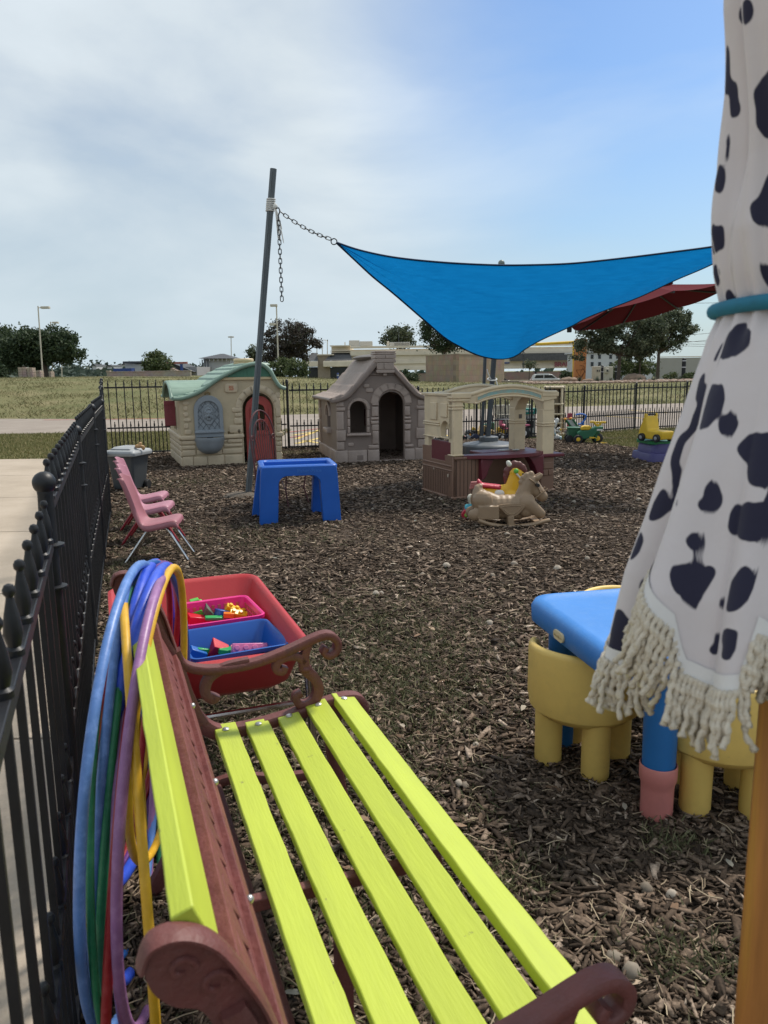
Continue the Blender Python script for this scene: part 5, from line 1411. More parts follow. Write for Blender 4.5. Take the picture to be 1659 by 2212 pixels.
m.box(0.0, 0.07, 0.58, 0.68, 0.52, 0.63)
m.build('side_panel', m_kc, kt, bevel=0.007)
def column(x0, x1, y0, y1, z0, z1, rings):
    m = MB(); m.box(x0, x1, y0, y1, z0, z1)
    for z in rings: m.box(x0 - 0.010, x1 + 0.010, y0 - 0.010, y1 + 0.010, z, z + 0.016)
    m.build('column', m_kc, kt, bevel=0.010, seg=3)
column(0.0, 0.112, -0.004, 0.10, 0.455, 1.04, (0.46, 0.925, 0.955))
m = MB(); m.box(-0.02, 0.20, -0.025, 0.11, 1.035, 1.095); m.box(-0.012, 0.19, -0.018, 0.105, 1.005, 1.036); m.build('capital', m_kc, kt, bevel=0.012, seg=3)
column(1.085, 1.235, 0.0, 0.12, 0.42, 0.90, (0.72, 0.745))
column(1.085, 1.235, 0.56, 0.68, 0.42, 0.90, (0.72, 0.745))
# right side arch and beam
sp = [(0.0, 0.88), (0.0, 1.075), (0.68, 1.075), (0.68, 0.88), (0.56, 0.88)] + [(0.34 - 0.22 * math.cos(math.radians(180 - a)) , 0.83 + 0.20 * math.sin(math.radians(a))) for a in np.linspace(14, 166, 12)] + [(0.12, 0.88)]
m = MB(); m.prism(sp, 1.09, 1.23, axis='x'); m.box(1.06, 1.27, -0.02, 0.70, 1.035, 1.08); m.build('side_arch', m_kc, kt, bevel=0.008)
def arch_beam(y0, y1, sign):
    up = cat2([(0.10, 1.075), (0.22, 1.08), (0.36, 1.115), (0.52, 1.142), (0.66, 1.150), (0.80, 1.142), (0.96, 1.115), (1.10, 1.08), (1.25, 1.075)], 5)
    lo = cat2([(1.25, 1.01), (1.08, 0.99), (0.96, 1.02), (0.80, 1.045), (0.66, 1.052), (0.52, 1.045), (0.36, 1.02), (0.24, 0.985), (0.10, 1.0)], 5)
    m = MB(); m.prism(up + lo, y0, y1)
    m.tube([(a, y0 + 0.01, b) for a, b in up], 0.022, 8); m.tube([(a, y0, b) for a, b in lo[5:-5]], 0.012, 8)
    o = m.build('arch_beam', m_kc, kt, bevel=0.006)
    if sign:
        su = cat2([(0.27, 1.052), (0.40, 1.092), (0.54, 1.115), (0.66, 1.121), (0.78, 1.115), (0.92, 1.092), (1.05, 1.052)], 5)
        sl = [(a, b - 0.042) for a, b in reversed(su)]
        m = MB(); m.prism(su + sl, y0 - 0.006, y0 - 0.001); so = m.build('sign_panel', m_sign, o, smooth=False)
        m = MB(); m.tube([(a, y0 - 0.005, b) for a, b in su + sl], 0.005, 6, closed=True); m.build('sign_rim', m_kc, so)
arch_beam(-0.012, 0.035, True)
arch_beam(0.62, 0.665, False)
m = MB(); m.box(0.085, 0.13, 0.16, 0.66, 1.06, 1.085); m.build('top_rail', MAT('teal_trim', (0.10, 0.22, 0.2), 0.5), kt)
m = MB(); m.box(0.075, 0.28, 0.56, 0.62, 0.70, 1.0); m.box(0.075, 0.29, 0.55, 0.63, 0.69, 0.715); m.build('rear_panel', m_kc, kt, bevel=0.006)
m = MB(); m.box(0.285, 0.33, 0.52, 0.60, 0.74, 0.93); m.build('phone_box', PLAS('phone_grey', (0.09, 0.10, 0.115)), kt, bevel=0.02, seg=3)
# counters
cp = [(0.115, -0.005), (0.22, -0.03), (0.42, -0.115), (0.66, -0.145), (0.92, -0.12), (1.06, -0.03), (1.10, 0.0), (1.10, 0.11), (0.115, 0.11)]
cp = cat2(cp[:6], 4) + cp[6:]
m = MB(); m.prism(cp, 0.425, 0.462, axis='z'); m.build('counter', m_km, kt, bevel=0.010, seg=3)
m = MB(); m.prism([(0.30, -0.0), (0.30, 0.422), (0.46, 0.422), (0.40, 0.33), (0.365, 0.24), (0.335, 0.21), (0.30, 0.21)][1:], -0.06, 0.06); m.build('bracket', m_km, kt, bevel=0.008); m = MB()
m.prism([(0.86, 0.422), (1.07, 0.422), (1.07, 0.20), (1.03, 0.19), (0.99, 0.22), (0.95, 0.32), (0.90, 0.39)], -0.06, 0.06); m.build('bracket', m_km, kt, bevel=0.008)
m = MB(); m.box(1.075, 1.245, 0.0, 0.70, 0.0, 0.40); m.box(1.05, 1.26, -0.015, 0.72, 0.0, 0.05); m.box(0.70, 1.08, 0.58, 0.70, 0.0, 0.40); m.build('base', m_kb, kt, bevel=0.01)
m = MB(); m.box(1.10, 1.225, -0.014, 0.001, 0.27, 0.34); m.box(1.10, 1.16, -0.014, 0.001, 0.20, 0.262); m.box(1.166, 1.225, -0.014, 0.001, 0.20, 0.262); m.build('stone_trim', m_kb, kt, bevel=0.006)
m = MB(); m.box(1.03, 1.36, -0.03, 0.72, 0.395, 0.43); m.box(0.60, 1.08, 0.44, 0.74, 0.395, 0.428); m.build('counter', m_km, kt, bevel=0.010)
m = MB(); m.ell((0.93, 0.54, 0.433), (0.085, 0.05, 0.012), 16, 6); m.ell((1.02, 0.42, 0.442), (0.05, 0.03, 0.010), 14, 6); m.build('sink_piece', PLAS('grey_white', (0.45, 0.42, 0.37)), kt)
m = MB(); m.cbox((1.16, 0.555, 0.80), (0.035, 0.008, 0.045)); m.build('switch_plate', PLAS('switch_brown', (0.12, 0.10, 0.085)), kt)
for px, pz in ((0.0, 0.72), (0, 0.0)):
    pass
m = MB()
for y, z in ((0.10, 0.255), (0.43, 0.30)): m.lathe([(0.017, 0), (0.014, 0.004), (0.001, 0.005)], 12); 
m.v = []; m.f = []
for y, z in ((0.10, 0.255), (0.43, 0.30)):
    q = MB(); q.lathe([(0.013, 0), (0.012, 0.004), (0.001, 0.005)], 12); m.add([(-0.006 - v[2], y + v[0], z + v[1] * 1.4) for v in q.v], [tuple(reversed(f)) for f in q.f])
m.build('screw_cap', PLAS('cap_cream', (0.5, 0.42, 0.33)), kt)

# ---- brown rocking horse
m_rh = PLAS('horse_tan', (0.30, 0.205, 0.125), rough=0.45, dirt=0.25)
rh = thing('rocking_horse', 'tan plastic rocking horse with saddle flap standing in front of the pavilion', 'rocking horse', (*G(1018, 1137)[:2], 0.0), math.radians(2))
RK = 0.00085
def Hp(x, z): return ((x - 590) * RK, (1675 - z) * RK)
m = MB()
def cap(mb, a, b, r0, r1, y=0.0, sq=1.0):
    p, q = Vector((*Hp(*a), 0)), Vector((*Hp(*b), 0))
    n = 7
    for i in range(n + 1):
        t = i / n; c = p.lerp(q, t); r_ = (r0 + (r1 - r0) * t) * RK
        mb.ell((c.x, y, c.y), (r_, r_ * sq, r_), 12, 8)
for s_ in (-1, 1):
    cap(m, (690, 1410), (720, 1500), 105, 90, 0.055 * s_, 0.62)
    cap(m, (700, 1520), (600, 1545), 68, 60, 0.075 * s_, 0.55)
    m.at((0, 0, 0)); cx_, cz_ = Hp(740, 1520); m.box(cx_ - 0.085, cx_ + 0.09, 0.06 * s_ - 0.05, 0.06 * s_ + 0.05, cz_ - 0.056, cz_ + 0.056)
    cap(m, (1130, 1440), (1270, 1545), 78, 46, 0.075 * s_, 0.6)
    cap(m, (1130, 1420), (1120, 1500), 85, 80, 0.06 * s_, 0.6)
cap(m, (720, 1470), (1120, 1470), 112, 112, 0, 0.95); cap(m, (740, 1400), (860, 1450), 80, 80, 0, 1.1); cap(m, (760, 1530), (1060, 1550), 70, 65, 0, 1.2)
cap(m, (655, 1290), (665, 1380), 40, 80, 0, 1.3); cap(m, (675, 1268), (650, 1300), 26, 32, 0, 1.6)
cap(m, (1075, 1345), (1110, 1420), 38, 90, 0, 1.1)
cap(m, (1110, 1370), (1165, 1235), 85, 68, 0, 0.72); cap(m, (1180, 1235), (1245, 1330), 70, 66, 0, 0.70); cap(m, (1245, 1330), (1300, 1385), 66, 54, 0, 0.75)
for x, z, r_ in ((1085, 1290, 30), (1090, 1240, 34), (1110, 1200, 36), (1140, 1175, 36), (1180, 1158, 32)): cap(m, (x, z), (x + 10, z + 25), r_, r_, 0, 0.8)
for s_ in (-1, 1): cap(m, (1240, 1195), (1275, 1168), 28, 20, 0.03 * s_, 0.6)
m.build('body', m_rh, rh, remesh=0.006, smit=4)
m = MB()
for s_ in (-1, 1):
    P = [(*Hp(a, b),) for a, b in cat2([(640, 1590), (760, 1632), (900, 1655), (1020, 1655), (1180, 1640), (1290, 1610), (1345, 1600)], 5)]
    m.tube([(a, 0.115 * s_, b) for a, b in P], 0.022, 10, flat=(0.8, 1.1))
for x in (700, 980, 1240):
    a, b = Hp(x, 1640 if x != 980 else 1655); m.box(a - 0.03, a + 0.03, -0.115, 0.115, b - 0.008, b + 0.016)
a, b = Hp(960, 1590); m.box(a - 0.025, a + 0.025, -0.125, 0.125, b - 0.045, b + 0.03)
m.build('rocker', m_rh, rh, bevel=0.004)
m = MB()
for s_ in (-1, 1):
    P = [Hp(a, b) for a, b in cat2([(850, 1440), (1090, 1440), (1060, 1510), (1000, 1555), (930, 1545), (880, 1500)], 4, True)]
    m.prism(P, 0.100 * s_, 0.112 * s_) if s_ > 0 else m.prism(P, -0.112, -0.100)
    P2 = [Hp(a, b) for a, b in cat2([(875, 1462), (1055, 1455), (1030, 1505), (985, 1535), (940, 1528), (905, 1500)], 4, True)]
    m.tube([(a, 0.113 * s_, b) for a, b in P2], 0.004, 6, closed=True)
    for pts in ([(1150, 1195), (1205, 1235), (1235, 1270)], [(1235, 1270), (1265, 1330), (1280, 1345)], [(1215, 1395), (1270, 1350), (1340, 1300)]):
        m.tube([(*Hp(*p), ) and (Hp(*p)[0], 0.047 * s_, Hp(*p)[1]) for p in pts], 0.006, 6)
m.build('saddle_flap', m_rh, rh, bevel=0.003)
m = MB(); a, b = Hp(1228, 1258); m.tube([(a, -0.10, b), (a, 0.10, b)], 0.014, 12); m.build('handle', MAT('black_grip', (0.012, 0.012, 0.013), 0.45), rh)
# ---- yellow ride-on pony behind it
py = thing('ride_on_pony', 'yellow ride on pony with brown mane, red saddle and red wheels behind the rocking horse', 'ride-on toy', (*G(1010, 1118)[:2], 0), math.radians(-4))
K2 = 0.00092
def Pp(x, z): return ((x - 560) * K2, (1590 - z) * K2)
def cap2(mb, a, b, r0, r1, y=0.0, sq=0.8):
    p, q = Vector((*Pp(*a), 0)), Vector((*Pp(*b), 0)); n = 7
    for i in range(n + 1):
        t = i / n; c = p.lerp(q, t); r_ = (r0 + (r1 - r0) * t) * K2; mb.ell((c.x, y, c.y), (r_, r_ * sq, r_), 12, 8)
m_py = PLAS('pony_yellow', (0.72, 0.41, 0.02), rough=0.4, dirt=0.1); m_pr = PLAS('pony_red', (0.45, 0.025, 0.05), rough=0.4, dirt=0.1)
m = MB(); cap2(m, (960, 1330), (720, 1360), 75, 70); cap2(m, (975, 1330), (1010, 1160), 80, 58); cap2(m, (1010, 1150), (1065, 1170), 62, 48); cap2(m, (1010, 1085), (1012, 1100), 18, 22, 0.03); cap2(m, (970, 1380), (960, 1470), 60, 50, 0.05); cap2(m, (970, 1380), (960, 1470), 60, 50, -0.05)
m.build('body', m_py, py, remesh=0.008, smit=4)
m = MB(); cap2(m, (1085, 1215), (1095, 1235), 40, 34, 0, 0.9); cap2(m, (1100, 1180), (1080, 1220), 16, 22, 0, 1.2); cap2(m, (850, 1345), (880, 1345), 40, 36, -0.045, 0.6)
m.build('muzzle', PLAS('pony_white', (0.72, 0.70, 0.66), dirt=0.1), py, remesh=0.008, smit=3)
m = MB()
for x, z, r_ in ((930, 1230, 26), (925, 1180, 30), (935, 1130, 34), (965, 1085, 36), (1005, 1062, 34), (1050, 1070, 34), (1085, 1095, 32), (1105, 1120, 24), (945, 1050, 18)): cap2(m, (x, z), (x + 6, z + 30), r_, r_, 0, 0.9)
m.build('mane', PLAS('mane_brown', (0.12, 0.035, 0.03), dirt=0.1), py, remesh=0.009, smit=3)
m = MB(); cap2(m, (700, 1270), (860, 1290), 26, 28, 0, 2.4); cap2(m, (665, 1230), (690, 1275), 18, 28, 0, 2.2); cap2(m, (660, 1222), (662, 1215), 12, 10, 0, 2); m.build('saddle', m_pr, py, remesh=0.009, smit=3)
m = MB()
for k in range(4): cap2(m, (585 + 4 * k, 1300 - 18 * k), (650, 1275 - 10 * k), 12, 14, 0, 1.4)
m.build('tail', PLAS('tail_rose', (0.38, 0.13, 0.12), dirt=0.1), py)
m = MB(); cap2(m, (1018, 1127), (1018, 1128), 24, 24, -0.05, 0.7); m.build('ear_knob', PLAS('knob_green', (0.11, 0.42, 0.06), dirt=0), py)
m = MB(); cap2(m, (955, 1068), (945, 1050), 26, 24, -0.02, 1.0); m.build('hair_bow', PLAS('bow_white', (0.6, 0.6, 0.52), dirt=0.2), py, remesh=0.008, smit=2)
m = MB(); m.tube([(Pp(1020, 1150)[0], -0.047, Pp(0, 1150)[1]), (Pp(1060, 1195)[0], -0.045, Pp(0, 1195)[1])], 0.009, 8); m.build('bridle', PLAS('bridle_cream', (0.62, 0.6, 0.55), dirt=0), py)
for s_ in (-1, 1):
    m = MB(); cap2(m, (1085, 1158), (1085, 1159), 9, 9, 0.036 * s_, 0.5); m.build('eye', m_dark, py)
for x, s_ in ((545, -1), (575, 1), (960, -1), (960, 1)):
    a, b = Pp(x, 1540)
    q = MB(); q.lathe([(0.022, -0.02), (0.040, -0.02), (0.046, -0.012), (0.046, 0.012), (0.040, 0.02), (0.022, 0.02)], 20); q.v = [(a + v[0], 0.105 * s_ + v[2], b + v[1]) for v in q.v]
    wv = q.build('wheel', m_pr, py, angle=50)
    q = MB(); q.lathe([(0.020, -0.026), (0.014, -0.030), (0.001, -0.030)], 14); q.lathe([(0.001, 0.03), (0.014, 0.03), (0.02, 0.026)], 14); q.v = [(a + v[0], 0.105 * s_ + v[2], b + v[1]) for v in q.v]; q.build('hub', PLAS('hub_green', (0.2, 0.42, 0.06), dirt=0), wv)
m = MB(); a, b = Pp(560, 1500); m.tube([(a, -0.09, b), (a, 0.09, b)], 0.026, 10); cap2(m, (570, 1490), (640, 1440), 30, 34, 0, 1.6); m.build('axle_block', PLAS('axle_teal', (0.02, 0.28, 0.36), dirt=0), py)
m = MB(); cap2(m, (590, 1390), (600, 1440), 34, 30, 0, 1.4); m.build('rear_pad', PLAS('pad_cream', (0.6, 0.56, 0.45), dirt=0), py)

# ---- blue play table
m_fp = PLAS('play_table_blue', (0.010, 0.105, 0.47), rough=0.36, dirt=0.12, dcol=(0.03, 0.16, 0.5))
bt = thing('play_table', 'bright blue plastic play table with recessed top beside the leaning pole', 'play table', (*G(561, 1137)[:2], 0), math.radians(11))
bt.scale = (1.10, 1.05, 1.04)
wT, dT = 0.65, 0.52
m = MB()
def frame(y0, y1, dx=0):
    o = [(0, 0), (0.022, 0.415), (0.03, 0.475), (0.04, 0.49), (wT - 0.04, 0.49), (wT - 0.03, 0.475), (wT - 0.022, 0.415), (wT, 0)]
    i_ = [(wT - 0.145, 0)] + [(wT - 0.160, 0.30)] + arc(wT - 0.235, 0.335, 0.075, 0, 90, 6) + arc(0.235, 0.335, 0.075, 90, 180, 6) + [(0.160, 0.30), (0.145, 0)]
    m.prism([(a + dx * (1 - b / 0.49), b) for a, b in o + i_], y0, y1)
frame(0.0, 0.11); frame(dT - 0.11, dT, -0.05)
m.build('leg_frame', m_fp, bt, bevel=0.012, seg=3)
m = MB()
m.loft([rr3(0.02, wT - 0.02, 0.006, dT - 0.006, 0.05, 0.46), rr3(0.018, wT - 0.018, 0.004, dT - 0.004, 0.05, 0.488), rr3(0.026, wT - 0.026, 0.012, dT - 0.012, 0.045, 0.497), rr3(0.055, wT - 0.055, 0.04, dT - 0.04, 0.05, 0.496), rr3(0.062, wT - 0.062, 0.048, dT - 0.048, 0.05, 0.488), rr3(0.075, wT - 0.075, 0.065, dT - 0.065, 0.05, 0.405), rr3(0.10, wT - 0.10, 0.09, dT - 0.09, 0.04, 0.40)], True, True)
for x in (0.30, 0.36): m.box(x, x + 0.006, dT - 0.066, dT - 0.05, 0.45, 0.488)
tb = m.build('basin_top', m_fp, bt, angle=50)
tv, tf = text_data('Fisher-Price', 0.040, 0.0016, bold=0.0006)
m = MB(); m.v = [(0.405 + q[0], -0.0008 - q[2], 0.450 + q[1]) for q in tv]; m.f = tf
m.build('lettering', PLAS('letter_blue', (0.03, 0.16, 0.54), dirt=0), bt, smooth=False)

# ---- three pink school chairs in a row by the fence
m_ch = PLAS('chair_rose', (0.335, 0.13, 0.155), dirt=0.2, dcol=(0.5, 0.25, 0.26)); m_ch2 = PLAS('chair_pink', (0.41, 0.18, 0.235), dirt=0.2, dcol=(0.6, 0.3, 0.35))
m_redleg = MAT('red_painted_steel', (0.24, 0.012, 0.02), 0.4, var=0.15)
def school_chair(lab, o, rot, shell, legm):
    t = thing('school_chair', lab, 'chair', (o.x, o.y, 0), rot, 'small pink chairs lined up by the fence')
    # x forward, y across to the far side, z up; near back foot at the origin
    P = catmull([(0.375, 0.290, 0), (0.365, 0.312, 0), (0.33, 0.318, 0), (0.25, 0.302, 0), (0.17, 0.290, 0), (0.115, 0.300, 0), (0.078, 0.345, 0), (0.052, 0.42, 0), (0.025, 0.51, 0), (-0.008, 0.600, 0), (-0.024, 0.625, 0)], 5)
    n = len(P) - 1
    WC = 0.135
    def f(u, v):
        i = v * n; k = int(min(i, n - 1)); p = P[k].lerp(P[k + 1], i - k)
        w_ = 0.142 - 0.045 * smooth01(0.40, 0.70, v) - 0.030 * smooth01(0.88, 1.0, v) - 0.02 * smooth01(0.1, 0.0, v)
        a = (u - 0.5) * 2
        bend = smooth01(0.40, 0.62, v)
        x = p.x + (0.030 * a * a) * bend
        z = p.y - (0.020 * abs(a) ** 6) * (1 - bend) - 0.014 * (1 - a * a) * (1 - bend) - 0.030 * abs(a) ** 5 * smooth01(0.88, 1, v)
        return (x, WC + a * w_, z)
    m = MB(); m.grid(f, 20, n); sh_ = m.build('shell', shell, t, solid=0.006, subsurf=1, angle=180)
    m = MB()
    for e in (0, 1):
        s_ = -1 if e == 0 else 1
        m.grid(lambda u, v: tuple(Vector(f(e, v)) + Vector((0.010 * smooth01(.4, .6, v), 0.003 * s_, -0.036 * (1 - smooth01(0.4, 0.6, v)))) * 0 + u * Vector((-0.034 * smooth01(.4, .62, v), 0.004 * s_, -0.036 * (1 - smooth01(0.4, 0.62, v))))), 2, n)
    m.grid(lambda u, v: tuple(Vector(f(u, 0)) + v * Vector((-0.004, 0, -0.014))), 20, 1)
    m.build('shell_rim', shell, sh_, solid=0.006, angle=180)
    for y, s_ in ((0.035, -1), (0.235, 1)):
        m = MB(); m.tube([(0.245, y, 0.262), (0.282, y + 0.006 * s_, 0.258), (0.305, y + 0.01 * s_, 0.232), (0.438, y + 0.034 * s_, 0.006)], 0.0105, 10); m.build('leg', legm, t)
        m = MB(); m.tube([(0.235, y, 0.262), (0.182, y + 0.006 * s_, 0.256), (0.160, y + 0.01 * s_, 0.232), (0.0, y + 0.034 * s_, 0.006)], 0.0105, 10); m.build('leg', legm, t)
    m = MB(); m.tube([(0.24, 0.03, 0.266), (0.24, 0.24, 0.266)], 0.010, 8); m.build('seat_support', legm, t)
    return t
school_chair('dusty rose school chair with chrome legs, nearest in the row by the fence', Vector((-1.808, 5.215, 0)), math.radians(6), m_ch, m_steel)
school_chair('pink school chair with red legs in the middle of the row', Vector((-2.035, 5.83, 0)), math.radians(6), m_ch2, m_redleg)
school_chair('pink school chair with red legs nearest the grey bin', Vector((-2.225, 6.35, 0)), math.radians(6), m_ch2, m_redleg)

# ---- grey wheeled bin
m_bin = PLAS('bin_grey', (0.055, 0.062, 0.068), dirt=0.2, dcol=(0.1, 0.1, 0.1)); m_lid = PLAS('lid_grey', (0.33, 0.345, 0.355), dirt=0.4, dcol=(0.2, 0.2, 0.19))
gb_ = thing('wheeled_bin', 'grey wheeled bin with pale lid beside the fence corner', 'bin', (-2.93, 8.82, 0), math.radians(-14))
m = MB(); m.loft([rr3(-0.13, 0.13, -0.14, 0.14, 0.03, 0.03), rr3(-0.17, 0.17, -0.18, 0.18, 0.035, 0.42)]); m.box(-0.18, 0.18, -0.19, 0.19, 0.395, 0.43); m.build('body', m_bin, gb_, angle=50)
m = MB(); m.loft([rr3(-0.20, 0.20, -0.21, 0.21, 0.04, 0.405), rr3(-0.205, 0.205, -0.215, 0.215, 0.04, 0.44), rr3(-0.19, 0.19, -0.20, 0.20, 0.04, 0.465), rr3(-0.15, 0.15, -0.14, 0.16, 0.05, 0.475), rr3(-0.13, 0.13, -0.10, 0.14, 0.05, 0.50), rr3(-0.10, 0.10, -0.06, 0.12, 0.04, 0.505)])
m.box(-0.12, 0.12, -0.15, -0.12, 0.47, 0.49); lo_ = m.build('lid', m_lid, gb_, bevel=0.006, angle=50)
m = MB(); m.box(-0.05, 0.09, 0.02, 0.05, 0.503, 0.512); m.build('lid_plate', PLAS('plate_white', (0.7, 0.7, 0.7)), lo_)
for s_ in (-1, 1):
    m = MB(); m.lathe([(0.02, -0.022), (0.05, -0.022), (0.055, -0.015), (0.055, 0.015), (0.05, 0.022), (0.02, 0.022)], 18); m.v = [(0.165 * s_ + v[2], 0.10 + v[0], 0.056 + v[1]) for v in m.v]; m.build('wheel', MAT('tyre_black', (0.01, 0.01, 0.011), 0.7), gb_)
gt = thing('toy_animal', 'small tan toy animal lying on the lid of the grey bin', 'toy', (-2.775, 8.74, 0.49), 0.3)
m = MB(); m.ell((0, 0, 0.02), (0.045, 0.028, 0.024), 12, 8); m.ell((0.02, 0, 0.05), (0.022, 0.02, 0.018), 10, 6); m.ell((0.05, 0, 0.0), (0.022, 0.014, 0.03), 10, 6); m.build('toy_body', PLAS('toy_tan', (0.46, 0.27, 0.12)), gt, remesh=0.007, smit=2)

# ---- wrought iron chairs
def iron_chair(lab, loc, rot, mt):
    t = thing('iron_chair', lab, 'chair', loc, rot)
    # faces local -y ; back at +y
    m = MB()
    n = 18
    m.tube([(-0.17, 0.18, 0.0)] + [(-0.175 + 0.0 * i, 0.18 + 0.012 * i, 0.44 * i / 3) for i in (1, 2, 3)] + [(0.19 * math.cos(a), 0.24 + 0.03 * math.sin(a), 0.70 + 0.27 * math.sin(a)) for a in np.linspace(math.pi, 0, n)] + [(0.175, 0.22, 0.44), (0.175, 0.20, 0.2), (0.17, 0.18, 0.0)], 0.009, 8)
    m.build('back_hoop', mt, t)
    m = MB(); m.tube([(-0.14, 0.225, 0.46)] + [(0.14 * math.cos(a), 0.245 + 0.02 * math.sin(a), 0.66 + 0.22 * math.sin(a)) for a in np.linspace(math.pi, 0, n)] + [(0.14, 0.225, 0.46)], 0.007, 8)
    for k in range(-3, 4):
        m.tube([(0.026 * k, 0.222, 0.45), (0.037 * k, 0.24, 0.66), (0.040 * k, 0.255, 0.66 + 0.21 * math.sqrt(max(0.03, 1 - (0.04 * k / 0.14) ** 2)))], 0.0055, 6)
    for s_ in (-1, 1): m.tube([(s_ * (0.165 + 0.028 * math.cos(a) * (1 - a / 14)), 0.238, 0.70 + 0.028 * math.sin(a) * (1 - a / 14)) for a in np.linspace(0, 8.5, 22)], 0.006, 6)
    m.build('back_spindles', mt, t)
    m = MB(); m.tube([(0.20 * math.cos(a), 0.02 + 0.20 * math.sin(a), 0.44) for a in np.linspace(0, 2 * math.pi, 29)[:-1]], 0.009, 8, closed=True); m.lathe([(0.19, 0), (0.19, 0.006), (0.001, 0.008)], 24, (0, 0.02, 0.435)); m.build('seat', mt, t)
    for s_ in (-1, 1):
        m = MB(); m.tube([(s_ * 0.14, -0.13, 0.44), (s_ * 0.17, -0.17, 0.40), (s_ * 0.15, -0.14, 0.2), (s_ * 0.17, -0.19, 0.012), (s_ * 0.175, -0.23, 0.02)], 0.008, 8); m.build('leg', mt, t)
    m = MB()
    for s_ in (-1, 1): m.tube([(s_ * 0.15, -0.14, 0.2), (0, 0.02, 0.27), (s_ * -0.17, 0.19, 0.2)], 0.005, 6)
    m.build('stretcher', mt, t)
m_irred = MAT('rusty_red_iron', (0.10, 0.03, 0.032), 0.5, var=0.25, vs=20, dirt=0.3)
m_irblk = MAT('dark_iron', (0.03, 0.024, 0.024), 0.5, var=0.25, vs=20)
iron_chair('dark red wrought iron chair standing between the leaning pole and blue table', (-1.0, 7.62, -0.03), math.radians(60), m_irred)
iron_chair('black wrought iron chair with tall fan back behind the pavilion', (2.22, 13.75, 0), math.radians(28), m_irblk)
# ------------------------------------------------------------------ leaning sail pole, chains, sail, big umbrella
m_polem = MAT('weathered_steel', (0.10, 0.115, 0.125), 0.5, metal=0.35, var=0.25, vs=3, stretch=(6, 6, 0.6), dirt=0.35, dcol=(0.2, 0.22, 0.23), ds=4)
m_chain = MAT('chain_steel', (0.06, 0.065, 0.07), 0.45, metal=0.6)
m_rope = MAT('white_rope', (0.66, 0.66, 0.64), 0.9, var=0.1, vs=80, bump=0.4, bs=200)
sp_ = thing('sail_pole', 'weathered grey steel pole leaning right with white rope wound near its top', 'pole', (-1.481, 8.28, 0))
b0, b1 = Vector((0, 0, -0.05)), Vector((0.412, 0, 3.335))
m = MB(); m.tube([b0.lerp(b1, t) for t in np.linspace(0, 1, 8)], 0.034, 14); m.build('post', m_polem, sp_, angle=30)
m = MB(); m.tube([b0.lerp(b1, t) + Vector((-0.006, -0.0335, 0)) for t in (0.02, 0.99)], 0.006, 6); m.build('seam_rib', m_polem, sp_)
rope = thing('rope_wrap', 'white rope wound round the leaning pole with frayed tails', 'rope', (-1.481, 8.28, 0))
ax = (b1 - b0).normalized()
m = MB()
e1 = ax.orthogonal().normalized(); e2 = ax.cross(e1)
P = []
for i in range(0, 7 * 14 + 1):
    a = 2 * math.pi * i / 14; c = b0.lerp(b1, 0.878 + 0.038 * i / 98); P.append(c + (e1 * math.cos(a) + e2 * math.sin(a)) * 0.041)
m.tube(P, 0.0075, 6)
kn = b0.lerp(b1, 0.892) + Vector((0.05, -0.02, 0))
m.ell(kn, (0.028, 0.02, 0.03), 8, 6)
for dx, l in ((0.03, 0.28), (0.045, 0.36), (0.06, 0.22), (0.02, 0.33), (0.075, 0.36)):
    m.tube(catmull([kn, kn + Vector((dx * 0.5, -0.01, -l * 0.4)), kn + Vector((dx, 0, -l))], 5), [0.006] * 10 + [0.002], 5)
m.build('rope_coils', m_rope, rope)
def chain(lab, a, b, sag, link=0.062):
    a, b = Vector(a), Vector(b); L_ = (b - a).length; n = int(L_ / (link * 0.72)); m = MB()
    for i in range(n):
        t = (i + 0.5) / n; c = a.lerp(b, t) + Vector((0, 0, -4 * sag * t * (1 - t)))
        d = ((b - a).normalized() + Vector((0, 0, -4 * sag * (1 - 2 * t) / L_))).normalized()
        s1 = d.cross(Vector((0, 1, 0.01))).normalized() if i % 2 else d.cross(Vector((1, 0.9, 0.02)).normalized().cross(d)).normalized()
        if i % 2 == 0: s1 = d.cross(d.cross(Vector((0, 1, 0.01)))).normalized()
        hl, hw = link / 2, link * 0.24
        pts = [c + d * (hl - hw) * sx + (d * math.cos(q) + s1 * math.sin(q)) * hw for sx, rng_ in ((1, np.linspace(math.pi / 2, -math.pi / 2, 6)), (-1, np.linspace(-math.pi / 2, -3 * math.pi / 2, 6))) for q in rng_]
        m.tube(pts, link * 0.075, 6, closed=True)
    return tag(m.build('chain', m_chain), lab, 'chain')
ring_p = D(724, 522.5, 8.28)
hk = D(604, 456, 8.22)
chain('steel chain running from the rope on the pole down to the sail corner', hk, ring_p + Vector((-0.05, 0, 0.03)), 0.03)
chain('loose steel chain hanging straight down beside the leaning pole', D(601.5, 466, 8.2), D(609, 650, 8.2), 0)
m = MB(); m.tube([D(596, 450, 8.25), D(602, 449, 8.23), D(605, 456, 8.22), D(601, 466, 8.2)], 0.007, 6); tag(m.build('chain_hook', m_chain), 'bent steel hook holding the chains at the knotted rope', 'hook')
ft = MB(); ft.lathe([(0.20, 0), (0.17, 0.025), (0.12, 0.04), (0.001, 0.045)], 18, (-1.55, 8.18, 0)); ft.v = [(x + 0.02 * mnoise.noise(Vector((x * 8, y * 8, 0))), y, z + 0.015 * mnoise.noise(Vector((x * 9, y * 9, 2)))) for x, y, z in ft.v]
tag(ft.build('concrete_footing', GROUND('rough_footing', [(0.09, 0.075, 0.06), (0.16, 0.135, 0.11), (0.24, 0.205, 0.17)], 9, 60, 0.8), angle=60), 'rough concrete footing round the base of the leaning pole', 'footing')
